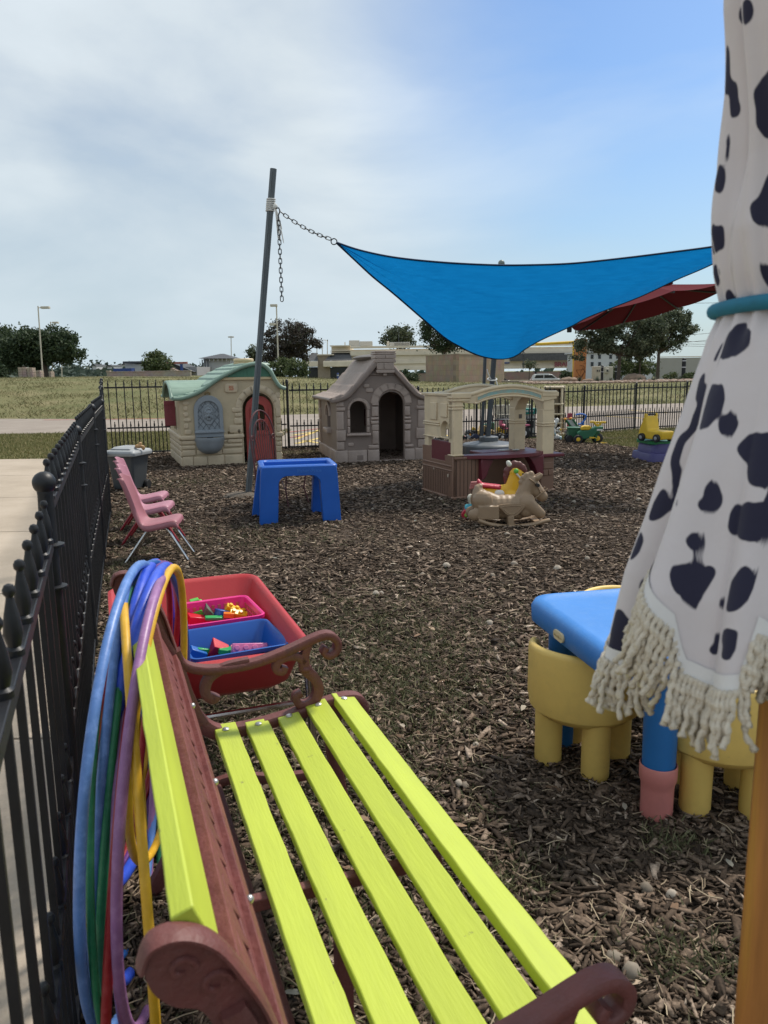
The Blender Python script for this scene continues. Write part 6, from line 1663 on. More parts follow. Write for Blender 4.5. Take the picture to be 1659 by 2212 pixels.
# sail
mt_, t_, b_ = nodes_of('sail_blue')
nz_ = t_.nodes.new('ShaderNodeTexNoise'); nz_.inputs['Scale'].default_value = 5; nz_.inputs['Detail'].default_value = 5
tcs = t_.nodes.new('ShaderNodeTexCoord'); mp_ = t_.nodes.new('ShaderNodeMapping'); mp_.inputs['Scale'].default_value = (1, 3, 9); mp_.inputs['Rotation'].default_value = (0, 0.5, 0)
t_.links.new(tcs.outputs['Object'], mp_.inputs[0]); t_.links.new(mp_.outputs[0], nz_.inputs['Vector'])
rs_ = t_.nodes.new('ShaderNodeValToRGB'); rs_.color_ramp.elements[0].position = 0.3; rs_.color_ramp.elements[0].color = (0.003, 0.150, 0.41, 1); rs_.color_ramp.elements[1].position = 0.75; rs_.color_ramp.elements[1].color = (0.005, 0.185, 0.485, 1)
t_.links.new(nz_.outputs['Fac'], rs_.inputs[0]); t_.links.new(rs_.outputs[0], b_.inputs['Base Color']); b_.inputs['Roughness'].default_value = 0.8; b_.inputs['Specular IOR Level'].default_value = 0.15
tr_ = t_.nodes.new('ShaderNodeBsdfTranslucent'); t_.links.new(rs_.outputs[0], tr_.inputs[0]); mx_ = t_.nodes.new('ShaderNodeMixShader'); mx_.inputs[0].default_value = 0.5
oo = [n for n in t_.nodes if n.type == 'OUTPUT_MATERIAL'][0]
t_.links.new(b_.outputs[0], mx_.inputs[1]); t_.links.new(tr_.outputs[0], mx_.inputs[2]); t_.links.new(mx_.outputs[0], oo.inputs[0])
wv_ = t_.nodes.new('ShaderNodeTexNoise'); wv_.inputs['Scale'].default_value = 160; bs_ = t_.nodes.new('ShaderNodeBump'); bs_.inputs['Strength'].default_value = 0.25; bs_.inputs['Distance'].default_value = 0.004
t_.links.new(tcs.outputs['Object'], wv_.inputs['Vector']); t_.links.new(wv_.outputs['Fac'], bs_.inputs['Height']); t_.links.new(bs_.outputs[0], b_.inputs['Normal'])
m_web = MAT('sail_webbing', (0.006, 0.035, 0.10), 0.8)
sail = thing('shade_sail', 'bright blue triangular shade sail sagging above the pavilion', 'shade sail', (0, 0, 0))
def zs(x, y): return (702 + x * 0.5208, 486 + y * 0.5208)
top = [zs(*p) for p in ((50, 72), (150, 105), (300, 135), (500, 155), (700, 165), (850, 165), (1030, 158), (1250, 135), (1450, 110), (1600, 90), (1800, 58))]
bot = [zs(*p) for p in ((50, 75), (130, 150), (200, 215), (280, 280), (350, 340), (430, 410), (500, 470), (560, 505), (620, 535), (680, 552), (740, 556), (790, 544), (830, 515), (900, 475), (1020, 420), (1100, 378), (1300, 300), (1450, 230), (1600, 165), (1800, 62))]
def resample(P, n):
    q = catmull([(a, b, 0) for a, b in P], 10); L_ = [0]
    for i in range(1, len(q)): L_.append(L_[-1] + (q[i] - q[i - 1]).length)
    return [(float(np.interp(t * L_[-1], L_, [v.x for v in q])), float(np.interp(t * L_[-1], L_, [v.y for v in q]))) for t in np.linspace(0, 1, n)]
NS_ = 90; tp, bp_ = resample(top, NS_ + 1), resample(bot, NS_ + 1)
TP = []; BP = []
for i in range(NS_ + 1):
    TP.append(D(*tp[i], 8.28 - 0.2 * i / NS_))
    k = float(np.interp(bp_[i][0], [zs(50, 0)[0], zs(700, 0)[0], zs(760, 0)[0], zs(1800, 0)[0]], [8.28, 10.2, 10.2, 8.08])); BP.append(D(*bp_[i], k))
m = MB()
def sf(u, v):
    i = u * NS_; k = min(int(i), NS_ - 1); a = TP[k].lerp(TP[k + 1], i - k); b = BP[k].lerp(BP[k + 1], i - k)
    c = a.lerp(b, v)
    w_ = math.sin(math.pi * v) * math.sin(math.pi * u)
    c += Vector((0, -0.10, -0.10)) * w_
    for vv in (0.22 + 0.10 * u, 0.40 + 0.05 * u, 0.62):
        c += Vector((0, -0.03, 0.006)) * math.exp(-((v - vv) / 0.018) ** 2) * math.sin(math.pi * min(1, u * 1.1))
    c += Vector((0, 0.012 * math.sin(v * 26 + 5 * u) * (1 - u) ** 2 + 0.014 * math.sin(v * 22 - 3 * u) * u ** 3 + 0.008 * mnoise.noise(Vector((u * 7, v * 4, 0))), 0)) * math.sin(math.pi * v)
    return tuple(c)
m.grid(sf, NS_, 60); m.build('cloth', mt_, sail, angle=180)
m = MB(); m.tube(TP, 0.022, 8, flat=(0.35, 1)); m.tube(BP, 0.020, 8, flat=(0.35, 1)); m.build('edge_webbing', m_web, sail)
m = MB(); c = ring_p + Vector((-0.012, 0, 0.003)); m.tube([c + Vector((0.03 * math.cos(a), 0.004 * math.sin(a), 0.03 * math.sin(a))) for a in np.linspace(0, 2 * math.pi, 17)[:-1]], 0.006, 6, closed=True); m.build('corner_ring', m_chain, sail)
chain('short chain dangling behind the low corner of the blue sail', D(1131, 755, 11.2), D(1130, 797, 11.2), 0, 0.05)
# red cantilever umbrella
m_maroon = None
mt2, t2, b2 = nodes_of('umbrella_red'); b2.inputs['Base Color'].default_value = (0.125, 0.022, 0.028, 1); b2.inputs['Roughness'].default_value = 0.9; b2.inputs['Specular IOR Level'].default_value = 0.05
tr2 = t2.nodes.new('ShaderNodeBsdfTranslucent'); tr2.inputs[0].default_value = (0.05, 0.006, 0.009, 1); mx2 = t2.nodes.new('ShaderNodeMixShader'); mx2.inputs[0].default_value = 0.12
o2_ = [n for n in t2.nodes if n.type == 'OUTPUT_MATERIAL'][0]; t2.links.new(b2.outputs[0], mx2.inputs[1]); t2.links.new(tr2.outputs[0], mx2.inputs[2]); t2.links.new(mx2.outputs[0], o2_.inputs[0])
m_mast = MAT('mast_grey', (0.055, 0.065, 0.075), 0.5, metal=0.2, var=0.15)
m_drum = PLAS('base_grey', (0.085, 0.095, 0.105), dirt=0.3)
um = thing('cantilever_umbrella', 'dark red cantilever umbrella on a slate mast with grey drum base behind the pavilion', 'umbrella', (1.64, 11.95, 0))
m = MB(); m.lathe([(0.40, 0.0), (0.43, 0.02), (0.43, 0.16), (0.40, 0.19), (0.16, 0.225), (0.15, 0.225)], 12); m.lathe([(0.15, 0.22), (0.15, 0.29), (0.12, 0.30), (0.001, 0.30)], 12); m.build('drum_base', m_drum, um, angle=25, bevel=0.008)
m = MB(); m.tube([(-0.015, 0, 0.25), (0.16, 0.0, 2.85)], 0.040, 12); m.build('mast', m_mast, um)
m = MB(); m.tube([(-0.10, 0.05, 0.25), (-0.03, 0.05, 2.6)], 0.026, 10); m.build('mast', m_mast, um)
m = MB(); m.ell((0.162, 0, 2.87), (0.05, 0.05, 0.05), 12, 8); m.build('mast_cap', PLAS('cap_green_grey', (0.16, 0.2, 0.18)), um)
cx_, cy_ = 4.00 - 1.64, 12.0 - 11.95
def cpt(r_, a, lift):
    a = math.radians(a); return Vector((cx_ + r_ * math.cos(a), cy_ + r_ * math.sin(a), 2.19 + 0.21 * r_ * math.cos(a) - 0.13 * r_ * math.sin(a) + lift))
ANG = [-90.0 + 45 * k for k in range(8)]
m = MB(); vs = []; fs = []
NR, NA = 10, 8
for k in range(8):
    for j in range(NR + 1):
        r_ = 1.13 * j / NR
        for i in range(NA + 1):
            t = i / NA; p = cpt(r_, ANG[k], 0).lerp(cpt(r_, ANG[(k + 1) % 8], 0), t)
            z_ = 0.36 * (1 - j / NR) ** 1.1 - 0.03 * math.sin(math.pi * t) * (j / NR); vs.append(p + Vector((0, 0, z_)))
    o_ = k * (NR + 1) * (NA + 1)
    for j in range(NR):
        for i in range(NA): a = o_ + j * (NA + 1) + i; fs.append((a, a + 1, a + NA + 2, a + NA + 1))
m.add(vs, fs); m.build('canopy', mt2, um, angle=25)
m = MB()
vs = []
for k in range(9):
    p = cpt(0.40, ANG[k % 8], 0.36 * (1 - 0.40 / 1.13) ** 1.1 + 0.05); vs.append(p)
m.add([cpt(0, 0, 0.46)] + vs[:8], [(0, i + 1, (i + 1) % 8 + 1) for i in range(8)]); m.build('vent', mt2, um, smooth=False)
for k in range(8):
    m = MB(); m.tube([cpt(r_, ANG[k], 0.36 * max(0, 1 - r_ / 1.13) ** 1.1 - 0.02) for r_ in np.linspace(0.03, 1.14, 8)], 0.013, 6); m.build('rib', m_mast, um)
m = MB(); m.tube([(0.16, 0.0, 2.82), (1.0, 0.4, 2.75), (cx_, cy_, 2.66)], 0.03, 8); m.tube([(cx_, cy_, 2.66), (cx_, cy_, 2.40)], 0.035, 8); m.build('arm', m_mast, um)
c = cpt(1.13, ANG[6], 0); m = MB(); m.box(c.x - 0.05, c.x + 0.02, c.y - 0.02, c.y + 0.02, c.z - 0.10, c.z + 0.02); m.build('corner_pocket', MAT('pocket_black', (0.01, 0.01, 0.01), 0.7), um, bevel=0.01)
tm = thing('mast_tie', 'white cord tied round the slate umbrella mast', 'cord', (1.70, 11.92, 1.17))
m = MB(); m.tube([(0.07 * math.cos(a) - 0.02, 0.06 * math.sin(a), 0.02 * math.sin(a)) for a in np.linspace(0, 2 * math.pi, 17)[:-1]], 0.010, 6, closed=True); m.tube([(-0.05, -0.06, 0.0), (-0.10, -0.08, 0.10), (-0.11, -0.08, 0.15)], 0.008, 6); m.tube([(0.03, -0.06, -0.02), (0.06, -0.07, -0.12)], 0.008, 6); m.build('cord_loop', m_rope, tm)

# ------------------------------------------------------------------ toys behind the pavilion
def zt(x, y, Y): return D(972 + x * 0.1628, 864 + y * 0.1628, Y)
def zu(x, y, Y): return D(1161 + x * 0.22787, 648 + y * 0.22787, Y)
P_ = {n: PLAS('toy_' + n, c, dirt=0.2) for n, c in (('yellow', (0.72, 0.46, 0.03)), ('green', (0.018, 0.11, 0.05)), ('tan', (0.62, 0.42, 0.15)), ('black', (0.012, 0.012, 0.014)), ('teal', (0.015, 0.25, 0.20)), ('white', (0.66, 0.65, 0.62)), ('pink', (0.46, 0.10, 0.17)), ('blue', (0.015, 0.12, 0.46)), ('red', (0.42, 0.02, 0.03)), ('ltgreen', (0.10, 0.35, 0.05)), ('orange', (0.75, 0.30, 0.02)), ('purple', (0.058, 0.05, 0.16)), ('dkgreen2', (0.02, 0.13, 0.065)), ('grey', (0.30, 0.31, 0.32)), ('ltblue', (0.35, 0.5, 0.55)), ('wood', (0.45, 0.29, 0.15)), ('navy', (0.015, 0.022, 0.06)))}
def wheel(par_, x, y, z, r_, w_, tyre, hub=None, axis='y'):
    m = MB(); m.lathe([(r_ * 0.45, -w_ / 2), (r_ * 0.9, -w_ / 2), (r_, -w_ * 0.3), (r_, w_ * 0.3), (r_ * 0.9, w_ / 2), (r_ * 0.45, w_ / 2)], 20)
    m.v = [(x + v[0], y + v[2], z + v[1]) if axis == 'y' else (x + v[2], y + v[0], z + v[1]) for v in m.v]; o = m.build('wheel', tyre, par_, angle=50)
    if hub:
        m = MB(); m.lathe([(0.001, -w_ * 0.56), (r_ * 0.35, -w_ * 0.55), (r_ * 0.56, -w_ * 0.45), (r_ * 0.56, w_ * 0.45), (r_ * 0.35, w_ * 0.55), (0.001, w_ * 0.56)], 16)
        m.v = [(x + v[0], y + v[2], z + v[1]) if axis == 'y' else (x + v[2], y + v[0], z + v[1]) for v in m.v]; m.build('hub', hub, o)
    return o
# tan and black toy jeep
b = zt(225, 500, 15.2); t = thing('toy_truck', 'tan and black toy truck with yellow hubs behind the pavilion', 'toy truck', (b.x, b.y, 0.0), 0.05)
m = MB(); m.prism([(0.18, 0.06), (0.52, 0.06), (0.52, 0.13), (0.50, 0.15), (0.44, 0.155), (0.42, 0.22), (0.30, 0.245), (0.26, 0.23), (0.235, 0.155), (0.17, 0.14)], -0.11, 0.11); m.build('cab', P_['tan'], t, bevel=0.012, seg=3)
m = MB(); m.prism([(-0.02, 0.07), (0.19, 0.07), (0.19, 0.15), (0.02, 0.15), (-0.03, 0.12)], -0.10, 0.10); m.build('front_body', P_['black'], t, bevel=0.012)
m = MB(); m.prism([(0.09, 0.15), (0.17, 0.15), (0.15, 0.20), (0.11, 0.21)], -0.05, 0.05); m.build('engine_cover', P_['yellow'], t, bevel=0.008)
for x in (0.04, 0.29): [wheel(t, x, s_ * 0.12, 0.065, 0.068, 0.055, P_['black'], P_['orange']) for s_ in (-1, 1)]
b = zt(420, 410, 15.9); t = thing('toy_truck', 'dark green toy truck with spare wheel behind the tan one', 'toy truck', (b.x, b.y, 0), 0.0)
m = MB(); m.prism([(0, 0.10), (0.60, 0.10), (0.58, 0.19), (0.40, 0.22), (0.36, 0.25), (0.20, 0.25), (0.02, 0.20)], -0.14, 0.14); m.build('body', P_['green'], t, bevel=0.012)
m = MB(); m.tube([(0.0, -0.1, 0.26), (0.12, -0.1, 0.29), (0.18, -0.1, 0.26)], 0.02, 8); m.build('roll_bar', P_['black'], t)
for x in (0.12, 0.48): [wheel(t, x, s_ * 0.14, 0.09, 0.09, 0.06, P_['black'], P_['grey']) for s_ in (-1, 1)]
b = zt(620, 500, 15.3); t = thing('toy_tractor', 'yellow and black toy loader beside the dark iron chair', 'toy truck', (b.x, b.y, 0))
m = MB(); m.prism([(0, 0.07), (0.24, 0.07), (0.24, 0.15), (0.08, 0.15), (0.06, 0.19), (0.0, 0.19)], -0.08, 0.08); m.build('body', P_['yellow'], t, bevel=0.01)
m = MB(); m.prism([(0.07, 0.155), (0.22, 0.155), (0.20, 0.20), (0.09, 0.20)], -0.06, 0.06); m.build('cab', P_['black'], t, bevel=0.008)
for x in (0.05, 0.19): [wheel(t, x, s_ * 0.09, 0.05, 0.05, 0.04, P_['black']) for s_ in (-1, 1)]
b = zt(550, 545, 14.9); t = thing('toy_track', 'flat dark blue toy tray lying behind the grey drum', 'toy', (b.x, b.y, 0.02)); m = MB(); m.loft([rr3(0, 0.34, 0, 0.2, 0.03, 0), rr3(-0.01, 0.35, -0.01, 0.21, 0.03, 0.05), rr3(0.01, 0.33, 0.01, 0.19, 0.03, 0.05), rr3(0.02, 0.32, 0.02, 0.18, 0.03, 0.02)]); m.build('tray', P_['navy'], t)
for lab, x, y, mt, s_ in (('bright green toy car in the heap left of the drum', 150, 525, 'ltgreen', 1), ('red toy car lying low in the heap left of the drum', 185, 548, 'red', .8), ('grey green toy car in the heap behind the drum', 240, 520, 'grey', 1), ('dark blue toy car beside the tan truck', 340, 520, 'navy', 1.2)):
    b = zt(x, y + 12, 14.8); t = thing('toy_car', lab, 'toy car', (b.x, b.y, 0.0), 0.2)
    m = MB(); m.prism([(-0.08 * s_, 0.02), (0.08 * s_, 0.02), (0.085 * s_, 0.05 * s_), (0.045 * s_, 0.06 * s_), (0.02 * s_, 0.09 * s_), (-0.03 * s_, 0.09 * s_), (-0.055 * s_, 0.06 * s_), (-0.085 * s_, 0.05 * s_)], -0.04 * s_, 0.04 * s_); m.build('body', P_[mt], t, bevel=0.006)
    for wx_ in (-0.05, 0.05): [wheel(t, wx_ * s_, k * 0.042 * s_, 0.022 * s_, 0.022 * s_, 0.018 * s_, P_['black']) for k in (-1, 1)]
# pink trike
b = zt(975, 545, 14.6); t = thing('tricycle', 'pink toddler tricycle with grey front wheel beside the play stove', 'tricycle', (b.x, b.y, 0))
wheel(t, 0, 0, 0.125, 0.125, 0.05, P_['black'], P_['white'])
m = MB(); m.tube([(0.0, -0.04, 0.13), (-0.015, -0.045, 0.30), (-0.03, 0, 0.42), (-0.04, 0, 0.52)], 0.018, 8); m.tube([(0, 0.04, 0.13), (-0.015, 0.045, 0.30), (-0.03, 0, 0.42)], 0.018, 8); m.tube([(-0.03, 0, 0.33), (-0.18, 0.05, 0.20), (-0.36, 0.15, 0.20)], 0.02, 8); m.prism([(-0.06, 0.24), (0.12, 0.27), (0.11, 0.285), (-0.05, 0.30)], -0.05, 0.05); m.build('frame', P_['pink'], t)
m = MB(); m.tube([(-0.10, -0.10, 0.55), (-0.04, 0, 0.53), (-0.02, 0.12, 0.53)], 0.013, 8); m.tube([(-0.07, -0.06, 0.54), (0.03, -0.08, 0.52)], 0.013, 8); m.build('handlebar', P_['black'], t)
m = MB(); m.ell((-0.36, 0.16, 0.26), (0.06, 0.10, 0.035), 12, 6); m.prism([(-0.44, 0.26), (-0.40, 0.26), (-0.39, 0.38), (-0.43, 0.38)], 0.06, 0.26); m.build('seat', P_['pink'], t, bevel=0.01)
for y in (0.0, 0.32): wheel(t, -0.40, y, 0.06, 0.06, 0.04, P_['black'], P_['white'])
# play stove and shelf
b = zt(925, 500, 15.4); t = thing('play_stove', 'white toy stove with teal control panel and oven door', 'toy kitchen', (b.x, b.y, 0), math.radians(18))
m = MB(); m.box(0.02, 0.34, 0, 0.30, 0.0, 0.42); m.box(-0.45, 0.36, 0.20, 0.30, 0.42, 0.62); m.box(-0.42, 0.36, 0.06, 0.30, 0.40, 0.44); m.box(-0.42, 0.03, 0.05, 0.30, 0.0, 0.40); m.build('cabinet', PLAS('cabinet_cream', (0.57, 0.52, 0.42)), t, bevel=0.012)
m = MB(); m.box(0.0, 0.36, -0.03, 0.05, 0.43, 0.55); so = m.build('control_panel', P_['teal'], t, bevel=0.012)
for x in (0.14, 0.20, 0.26):
    m = MB(); m.lathe([(0.020, 0), (0.018, 0.015), (0.001, 0.018)], 12); m.v = [(x + v[0], -0.031 - v[2], 0.495 + v[1]) for v in m.v]; m.build('knob', P_['white'], so)
m = MB(); m.box(0.05, 0.32, -0.018, 0.0, 0.06, 0.40); oo_ = m.build('oven_door', P_['white'], t, bevel=0.012); m = MB(); m.box(0.14, 0.30, -0.023, -0.0185, 0.16, 0.30); m.build('oven_window', P_['black'], oo_, bevel=0.004)
b = D(1172, 940, 15.6); t = thing('toy_shelf', 'tall cream plastic shelf with open cubbies by the back fence', 'shelf', (b.x, b.y, 0), math.radians(-20))
m = MB(); m.box(0, 0.40, 0.24, 0.27, 0, 0.98); m.box(0.0, 0.035, 0, 0.25, 0, 0.98); m.box(0.34, 0.375, 0, 0.25, 0, 0.98)
for z in (0.0, 0.22, 0.40, 0.60, 0.93): m.box(-0.005, 0.385, -0.02, 0.26, z, z + 0.04)
m.box(-0.02, 0.42, -0.04, 0.28, 0.0, 0.05); m.build('shelf_body', PLAS('shelf_cream', (0.58, 0.48, 0.33)), t, bevel=0.015, seg=3)
# white puppy walker
b = zt(1345, 530, 14.3); t = thing('push_walker', 'white puppy face toddler walker with pale blue wheels', 'push toy', (b.x, b.y, 0))
m = MB()
for c_, r_ in (((0, 0, 0.30), (0.10, 0.07, 0.085)), ((0, 0, 0.17), (0.085, 0.07, 0.10)), ((0.10, 0, 0.37), (0.04, 0.03, 0.055)), ((-0.085, 0, 0.36), (0.025, 0.03, 0.06)), ((0.09, -0.02, 0.07), (0.075, 0.05, 0.05)), ((-0.09, -0.02, 0.06), (0.06, 0.05, 0.045)), ((0.0, -0.05, 0.275), (0.05, 0.04, 0.04))): m.ell(c_, r_, 12, 8)
m.build('body', P_['white'], t, remesh=0.012, smit=3)
m = MB()
for x in (-0.035, 0.045): m.ell((x, -0.068, 0.32), (0.010, 0.008, 0.013), 8, 6)
m.ell((0.002, -0.092, 0.292), (0.014, 0.01, 0.01), 8, 6); m.build('face', P_['black'], t)
m = MB(); m.tube([(-0.06, 0.02, 0.36), (-0.03, 0.03, 0.43), (0.03, 0.03, 0.44), (0.07, 0.02, 0.38)], 0.014, 8); m.build('handle', P_['grey'], t)
for i, (x, z, n) in enumerate(((-0.05, 0.13, 'orange'), (-0.015, 0.12, 'ltgreen'), (0.02, 0.12, 'yellow'), (0.055, 0.13, 'ltblue'))):
    m = MB(); m.ell((x, -0.072, z), (0.018, 0.014, 0.025), 8, 6); m.build('button', P_[n], t)
for k in range(5):
    m = MB(); m.ell((0.125 + 0.03 * math.cos(k * 1.26), -0.03, 0.205 + 0.03 * math.sin(k * 1.26)), (0.022, 0.02, 0.022), 8, 6); m.build('petal', P_['yellow' if k == 0 else 'white'], t)
wheel(t, 0.16, -0.02, 0.045, 0.045, 0.04, P_['ltblue'], axis='x'); wheel(t, -0.15, -0.02, 0.045, 0.045, 0.04, P_['ltblue'], axis='x')
# toy ramp / easel cluster
KU = 0.00190
b = zu(290, 1300, 14.2); t = thing('toy_ramp', 'green framed slanting toy ramp with orange knobs behind the green tricycle', 'toy', (b.x, b.y, 0))
def U(x, z, y=0): return ((x - 290) * KU, y, (1300 - z) * KU)
m = MB()
for dy in (-0.02, 0.06): m.tube([U(262, 1092, dy), U(362, 1222, dy)], 0.016, 8); m.tube([U(330, 1090, dy), U(418, 1215, dy)], 0.016, 8)
m.build('ramp_frame', P_['green'], t)
m = MB(); a_ = [U(275, 1098), U(322, 1096), U(405, 1212), U(352, 1215)]; m.add([(p[0], p[1] - .004, p[2]) for p in a_] + [(p[0], p[1] + 0.02, p[2]) for p in a_], [(0, 1, 2, 3), (7, 6, 5, 4), (0, 4, 5, 1), (1, 5, 6, 2), (2, 6, 7, 3), (3, 7, 4, 0)]); m.build('ramp_panel', PLAS('ramp_silver', (0.42, 0.45, 0.46)), t)
m = MB(); m.ell(U(258, 1088), (0.028, 0.03, 0.026), 10, 6); m.ell(U(310, 1082), (0.028, 0.03, 0.022), 10, 6); m.build('knob', P_['orange'], t)
m = MB(); m.box(U(285, 0)[0], U(296, 0)[0], 0.02, 0.10, 0, U(0, 1215)[2]); m.box(U(400, 0)[0], U(410, 0)[0], 0.02, 0.10, 0, U(0, 1215)[2]); m.build('support', P_['green'], t)
b = zu(270, 1290, 14.7); t = thing('easel', 'small wooden easel with red and pink panel by the back fence', 'easel', (b.x, b.y, 0))
m = MB(); m.box(-0.11, 0.21, 0, 0.025, 0.37, 0.392); m.box(-0.11, 0.10, 0, 0.025, 0.17, 0.19); m.box(-0.085, -0.07, 0, 0.02, 0, 0.4); m.box(0.09, 0.105, 0, 0.02, 0, 0.4); m.build('frame', P_['wood'], t, bevel=0.003)
m = MB(); m.box(0.02, 0.115, 0.026, 0.04, 0.20, 0.48); m.build('panel', MAT('panel_red_pink', (0.42, 0.035, 0.07), 0.5, var=0.5, vs=22, hue=(0.10, 0.02, 0.04)), t, bevel=0.003)
m = MB(); m.box(0.02, 0.11, -0.02, 0.10, 0.0, 0.165); m.build('box', P_['navy'], t, bevel=0.006)
b = zu(410, 1220, 14.5); t = thing('toy_hook', 'blue curved plastic toy arm behind the tricycle seat', 'toy', (b.x, b.y, 0))
m = MB(); z0 = b.z
m.tube(catmull([(-0.10, 0, z0 + 0.26), (0.0, 0, z0 + 0.275), (0.09, 0, z0 + 0.24), (0.06, 0, z0 + 0.15), (0.0, 0, z0 + 0.09), (-0.05, 0, z0 + 0.09)], 5), 0.026, 8, flat=(0.6, 1)); m.tube([(-0.02, 0, z0 + 0.03), (0.08, 0, z0 + 0.02)], 0.025, 8); m.tube([(0.04, 0.01, 0), (0.04, 0.01, z0 + 0.14)], 0.02, 8); m.build('arm', P_['blue'], t)
# green tricycle with trailer
b = zu(290, 1345, 13.7); t = thing('tricycle', 'green ride on tricycle with yellow seat, handlebars and trailer on the mulch edge', 'tricycle', (b.x, b.y, 0), math.radians(-8))
KV = 0.00188
def Vv(x, z, y=0): return ((x - 290) * KV, y, (1365 - z) * KV)
def pr(mb, pts, y0, y1): mb.prism([(Vv(*p)[0], Vv(*p)[2]) for p in pts], y0, y1)
m = MB(); pr(m, [(375, 1290), (365, 1262), (395, 1240), (470, 1235), (530, 1205), (605, 1200), (605, 1235), (560, 1250), (520, 1300), (430, 1325), (400, 1320)], -0.09, 0.09); m.build('body', P_['dkgreen2'], t, bevel=0.02, seg=3)
m = MB(); pr(m, [(400, 1235), (405, 1205), (430, 1195), (490, 1198), (502, 1215), (470, 1235)], -0.085, 0.085); m.build('seat', P_['yellow'], t, bevel=0.015, seg=3)
m = MB(); pr(m, [(540, 1265), (525, 1330), (545, 1335), (560, 1265)], -0.055, -0.03); pr(m, [(540, 1265), (525, 1330), (545, 1335), (560, 1265)], 0.03, 0.055); pr(m, [(530, 1240), (530, 1270), (575, 1270), (580, 1240)], -0.055, 0.055); m.build('fork', P_['dkgreen2'], t, bevel=0.008)
m = MB(); m.tube([Vv(485, 1160, -0.03), Vv(520, 1160, -0.02), Vv(540, 1185, 0), Vv(560, 1192, 0), Vv(580, 1185, 0), Vv(595, 1165, 0.02), Vv(632, 1168, 0.03)], 0.020, 8); m.tube([Vv(530, 1165), Vv(590, 1165)], 0.014, 8); m.tube([Vv(560, 1190), Vv(560, 1225)], 0.03, 8); m.build('handlebar', P_['yellow'], t)
wheel(t, *Vv(558, 1315), 0.098, 0.05, P_['black'], P_['yellow']); wheel(t, Vv(375, 0)[0], -0.13, Vv(0, 1318)[2], 0.078, 0.06, P_['black'], P_['yellow']); wheel(t, Vv(425, 0)[0], 0.13, Vv(0, 1318)[2], 0.078, 0.06, P_['black'], P_['yellow'])
m = MB(); m.tube([Vv(555, 1318, -0.05), Vv(515, 1300, -0.08)], 0.008, 6); m.box(Vv(480, 0)[0], Vv(520, 0)[0], -0.12, -0.05, Vv(0, 1312)[2], Vv(0, 1298)[2]); m.build('pedal', P_['yellow'], t, bevel=0.004)
m = MB(); m.box(Vv(545, 0)[0], Vv(600, 0)[0], -0.094, -0.090, Vv(0, 1240)[2], Vv(0, 1225)[2]); m.build('headlamp_sticker', P_['white'], t)
m = MB(); a_ = [(Vv(x, z)[0], Vv(x, z)[2]) for x, z in ((290, 1222), (400, 1222), (390, 1318), (300, 1322))]; m.prism(a_, 0.05, 0.30); m.box(Vv(285, 0)[0], Vv(405, 0)[0], 0.04, 0.31, Vv(0, 1228)[2], Vv(0, 1215)[2]); m.build('trailer', P_['green'], t, bevel=0.01)
for y in (0.04, 0.31): wheel(t, Vv(305, 0)[0], y, Vv(0, 1322)[2], 0.068, 0.05, P_['black'])
b = zu(625, 1352, 13.5); t = thing('toy_scoop', 'yellow toy piece lying on the grass beside the tricycle wheel', 'toy', (b.x, b.y, 0)); m = MB(); m.loft([rr3(-0.04, 0.05, -0.03, 0.03, 0.02, 0.0), rr3(-0.045, 0.055, -0.035, 0.035, 0.02, 0.03), rr3(-0.03, 0.04, -0.02, 0.02, 0.015, 0.03), rr3(-0.025, 0.03, -0.015, 0.015, 0.01, 0.012)]); m.build('scoop', P_['yellow'], t)
# purple step with green top and yellow ride-on
b = Vector((3.80, 10.75, 0)); t = thing('toddler_step', 'purple two step plastic platform with a green rim near the parasol', 'step stool', b, math.radians(8))
m = MB()
m.loft([rr3(-0.11, 0.50, -0.14, 0.55, 0.10, 0.0, 5), rr3(-0.10, 0.49, -0.13, 0.54, 0.10, 0.11, 5), rr3(-0.09, 0.48, -0.12, 0.53, 0.09, 0.125, 5), rr3(-0.02, 0.46, 0.0, 0.50, 0.08, 0.128, 5)])
m.loft([rr3(-0.02, 0.50, 0.0, 0.55, 0.09, 0.12, 5), rr3(-0.005, 0.49, 0.01, 0.54, 0.09, 0.245, 5), rr3(0.01, 0.48, 0.02, 0.53, 0.08, 0.255, 5)]); m.build('steps', P_['purple'], t, angle=50)
m = MB(); m.loft([rr3(-0.03, 0.50, 0.02, 0.56, 0.09, 0.245, 5), rr3(-0.035, 0.50, 0.015, 0.56, 0.09, 0.285, 5), rr3(-0.01, 0.48, 0.04, 0.54, 0.08, 0.29, 5)]); m.build('rim', P_['ltgreen'] if False else PLAS('rim_green', (0.03, 0.20, 0.07)), t)
b = Vector((3.86, 10.86, 0.287)); t = thing('ride_on_car', 'yellow ride on toy car with high back parked on the purple step', 'ride-on toy', b, math.radians(-62))
# drives along local -x; seen from behind its left rear corner
m = MB(); m.prism([(-0.22, 0.03), (0.18, 0.03), (0.20, 0.10), (0.20, 0.15), (-0.02, 0.155), (-0.06, 0.16), (-0.10, 0.35), (-0.14, 0.355), (-0.22, 0.17), (-0.24, 0.10)], -0.12, 0.12); m.build('body', P_['yellow'], t, bevel=0.02, seg=3)
m = MB()
for y in (-0.10, 0.10): m.prism([(-0.145, 0.33), (-0.10, 0.33), (-0.105, 0.385), (-0.14, 0.385)], y - 0.02, y + 0.02)
m.build('handle_post', P_['yellow'], t, bevel=0.008); m = MB(); m.tube([(-0.12, -0.09, 0.37), (-0.12, 0.09, 0.37)], 0.012, 8); m.build('handle_bar', P_['black'], t)
for x in (-0.15, 0.12): [wheel(t, x, s_ * 0.135, 0.055, 0.056, 0.05, P_['black'], P_['grey']) for s_ in (-1, 1)]
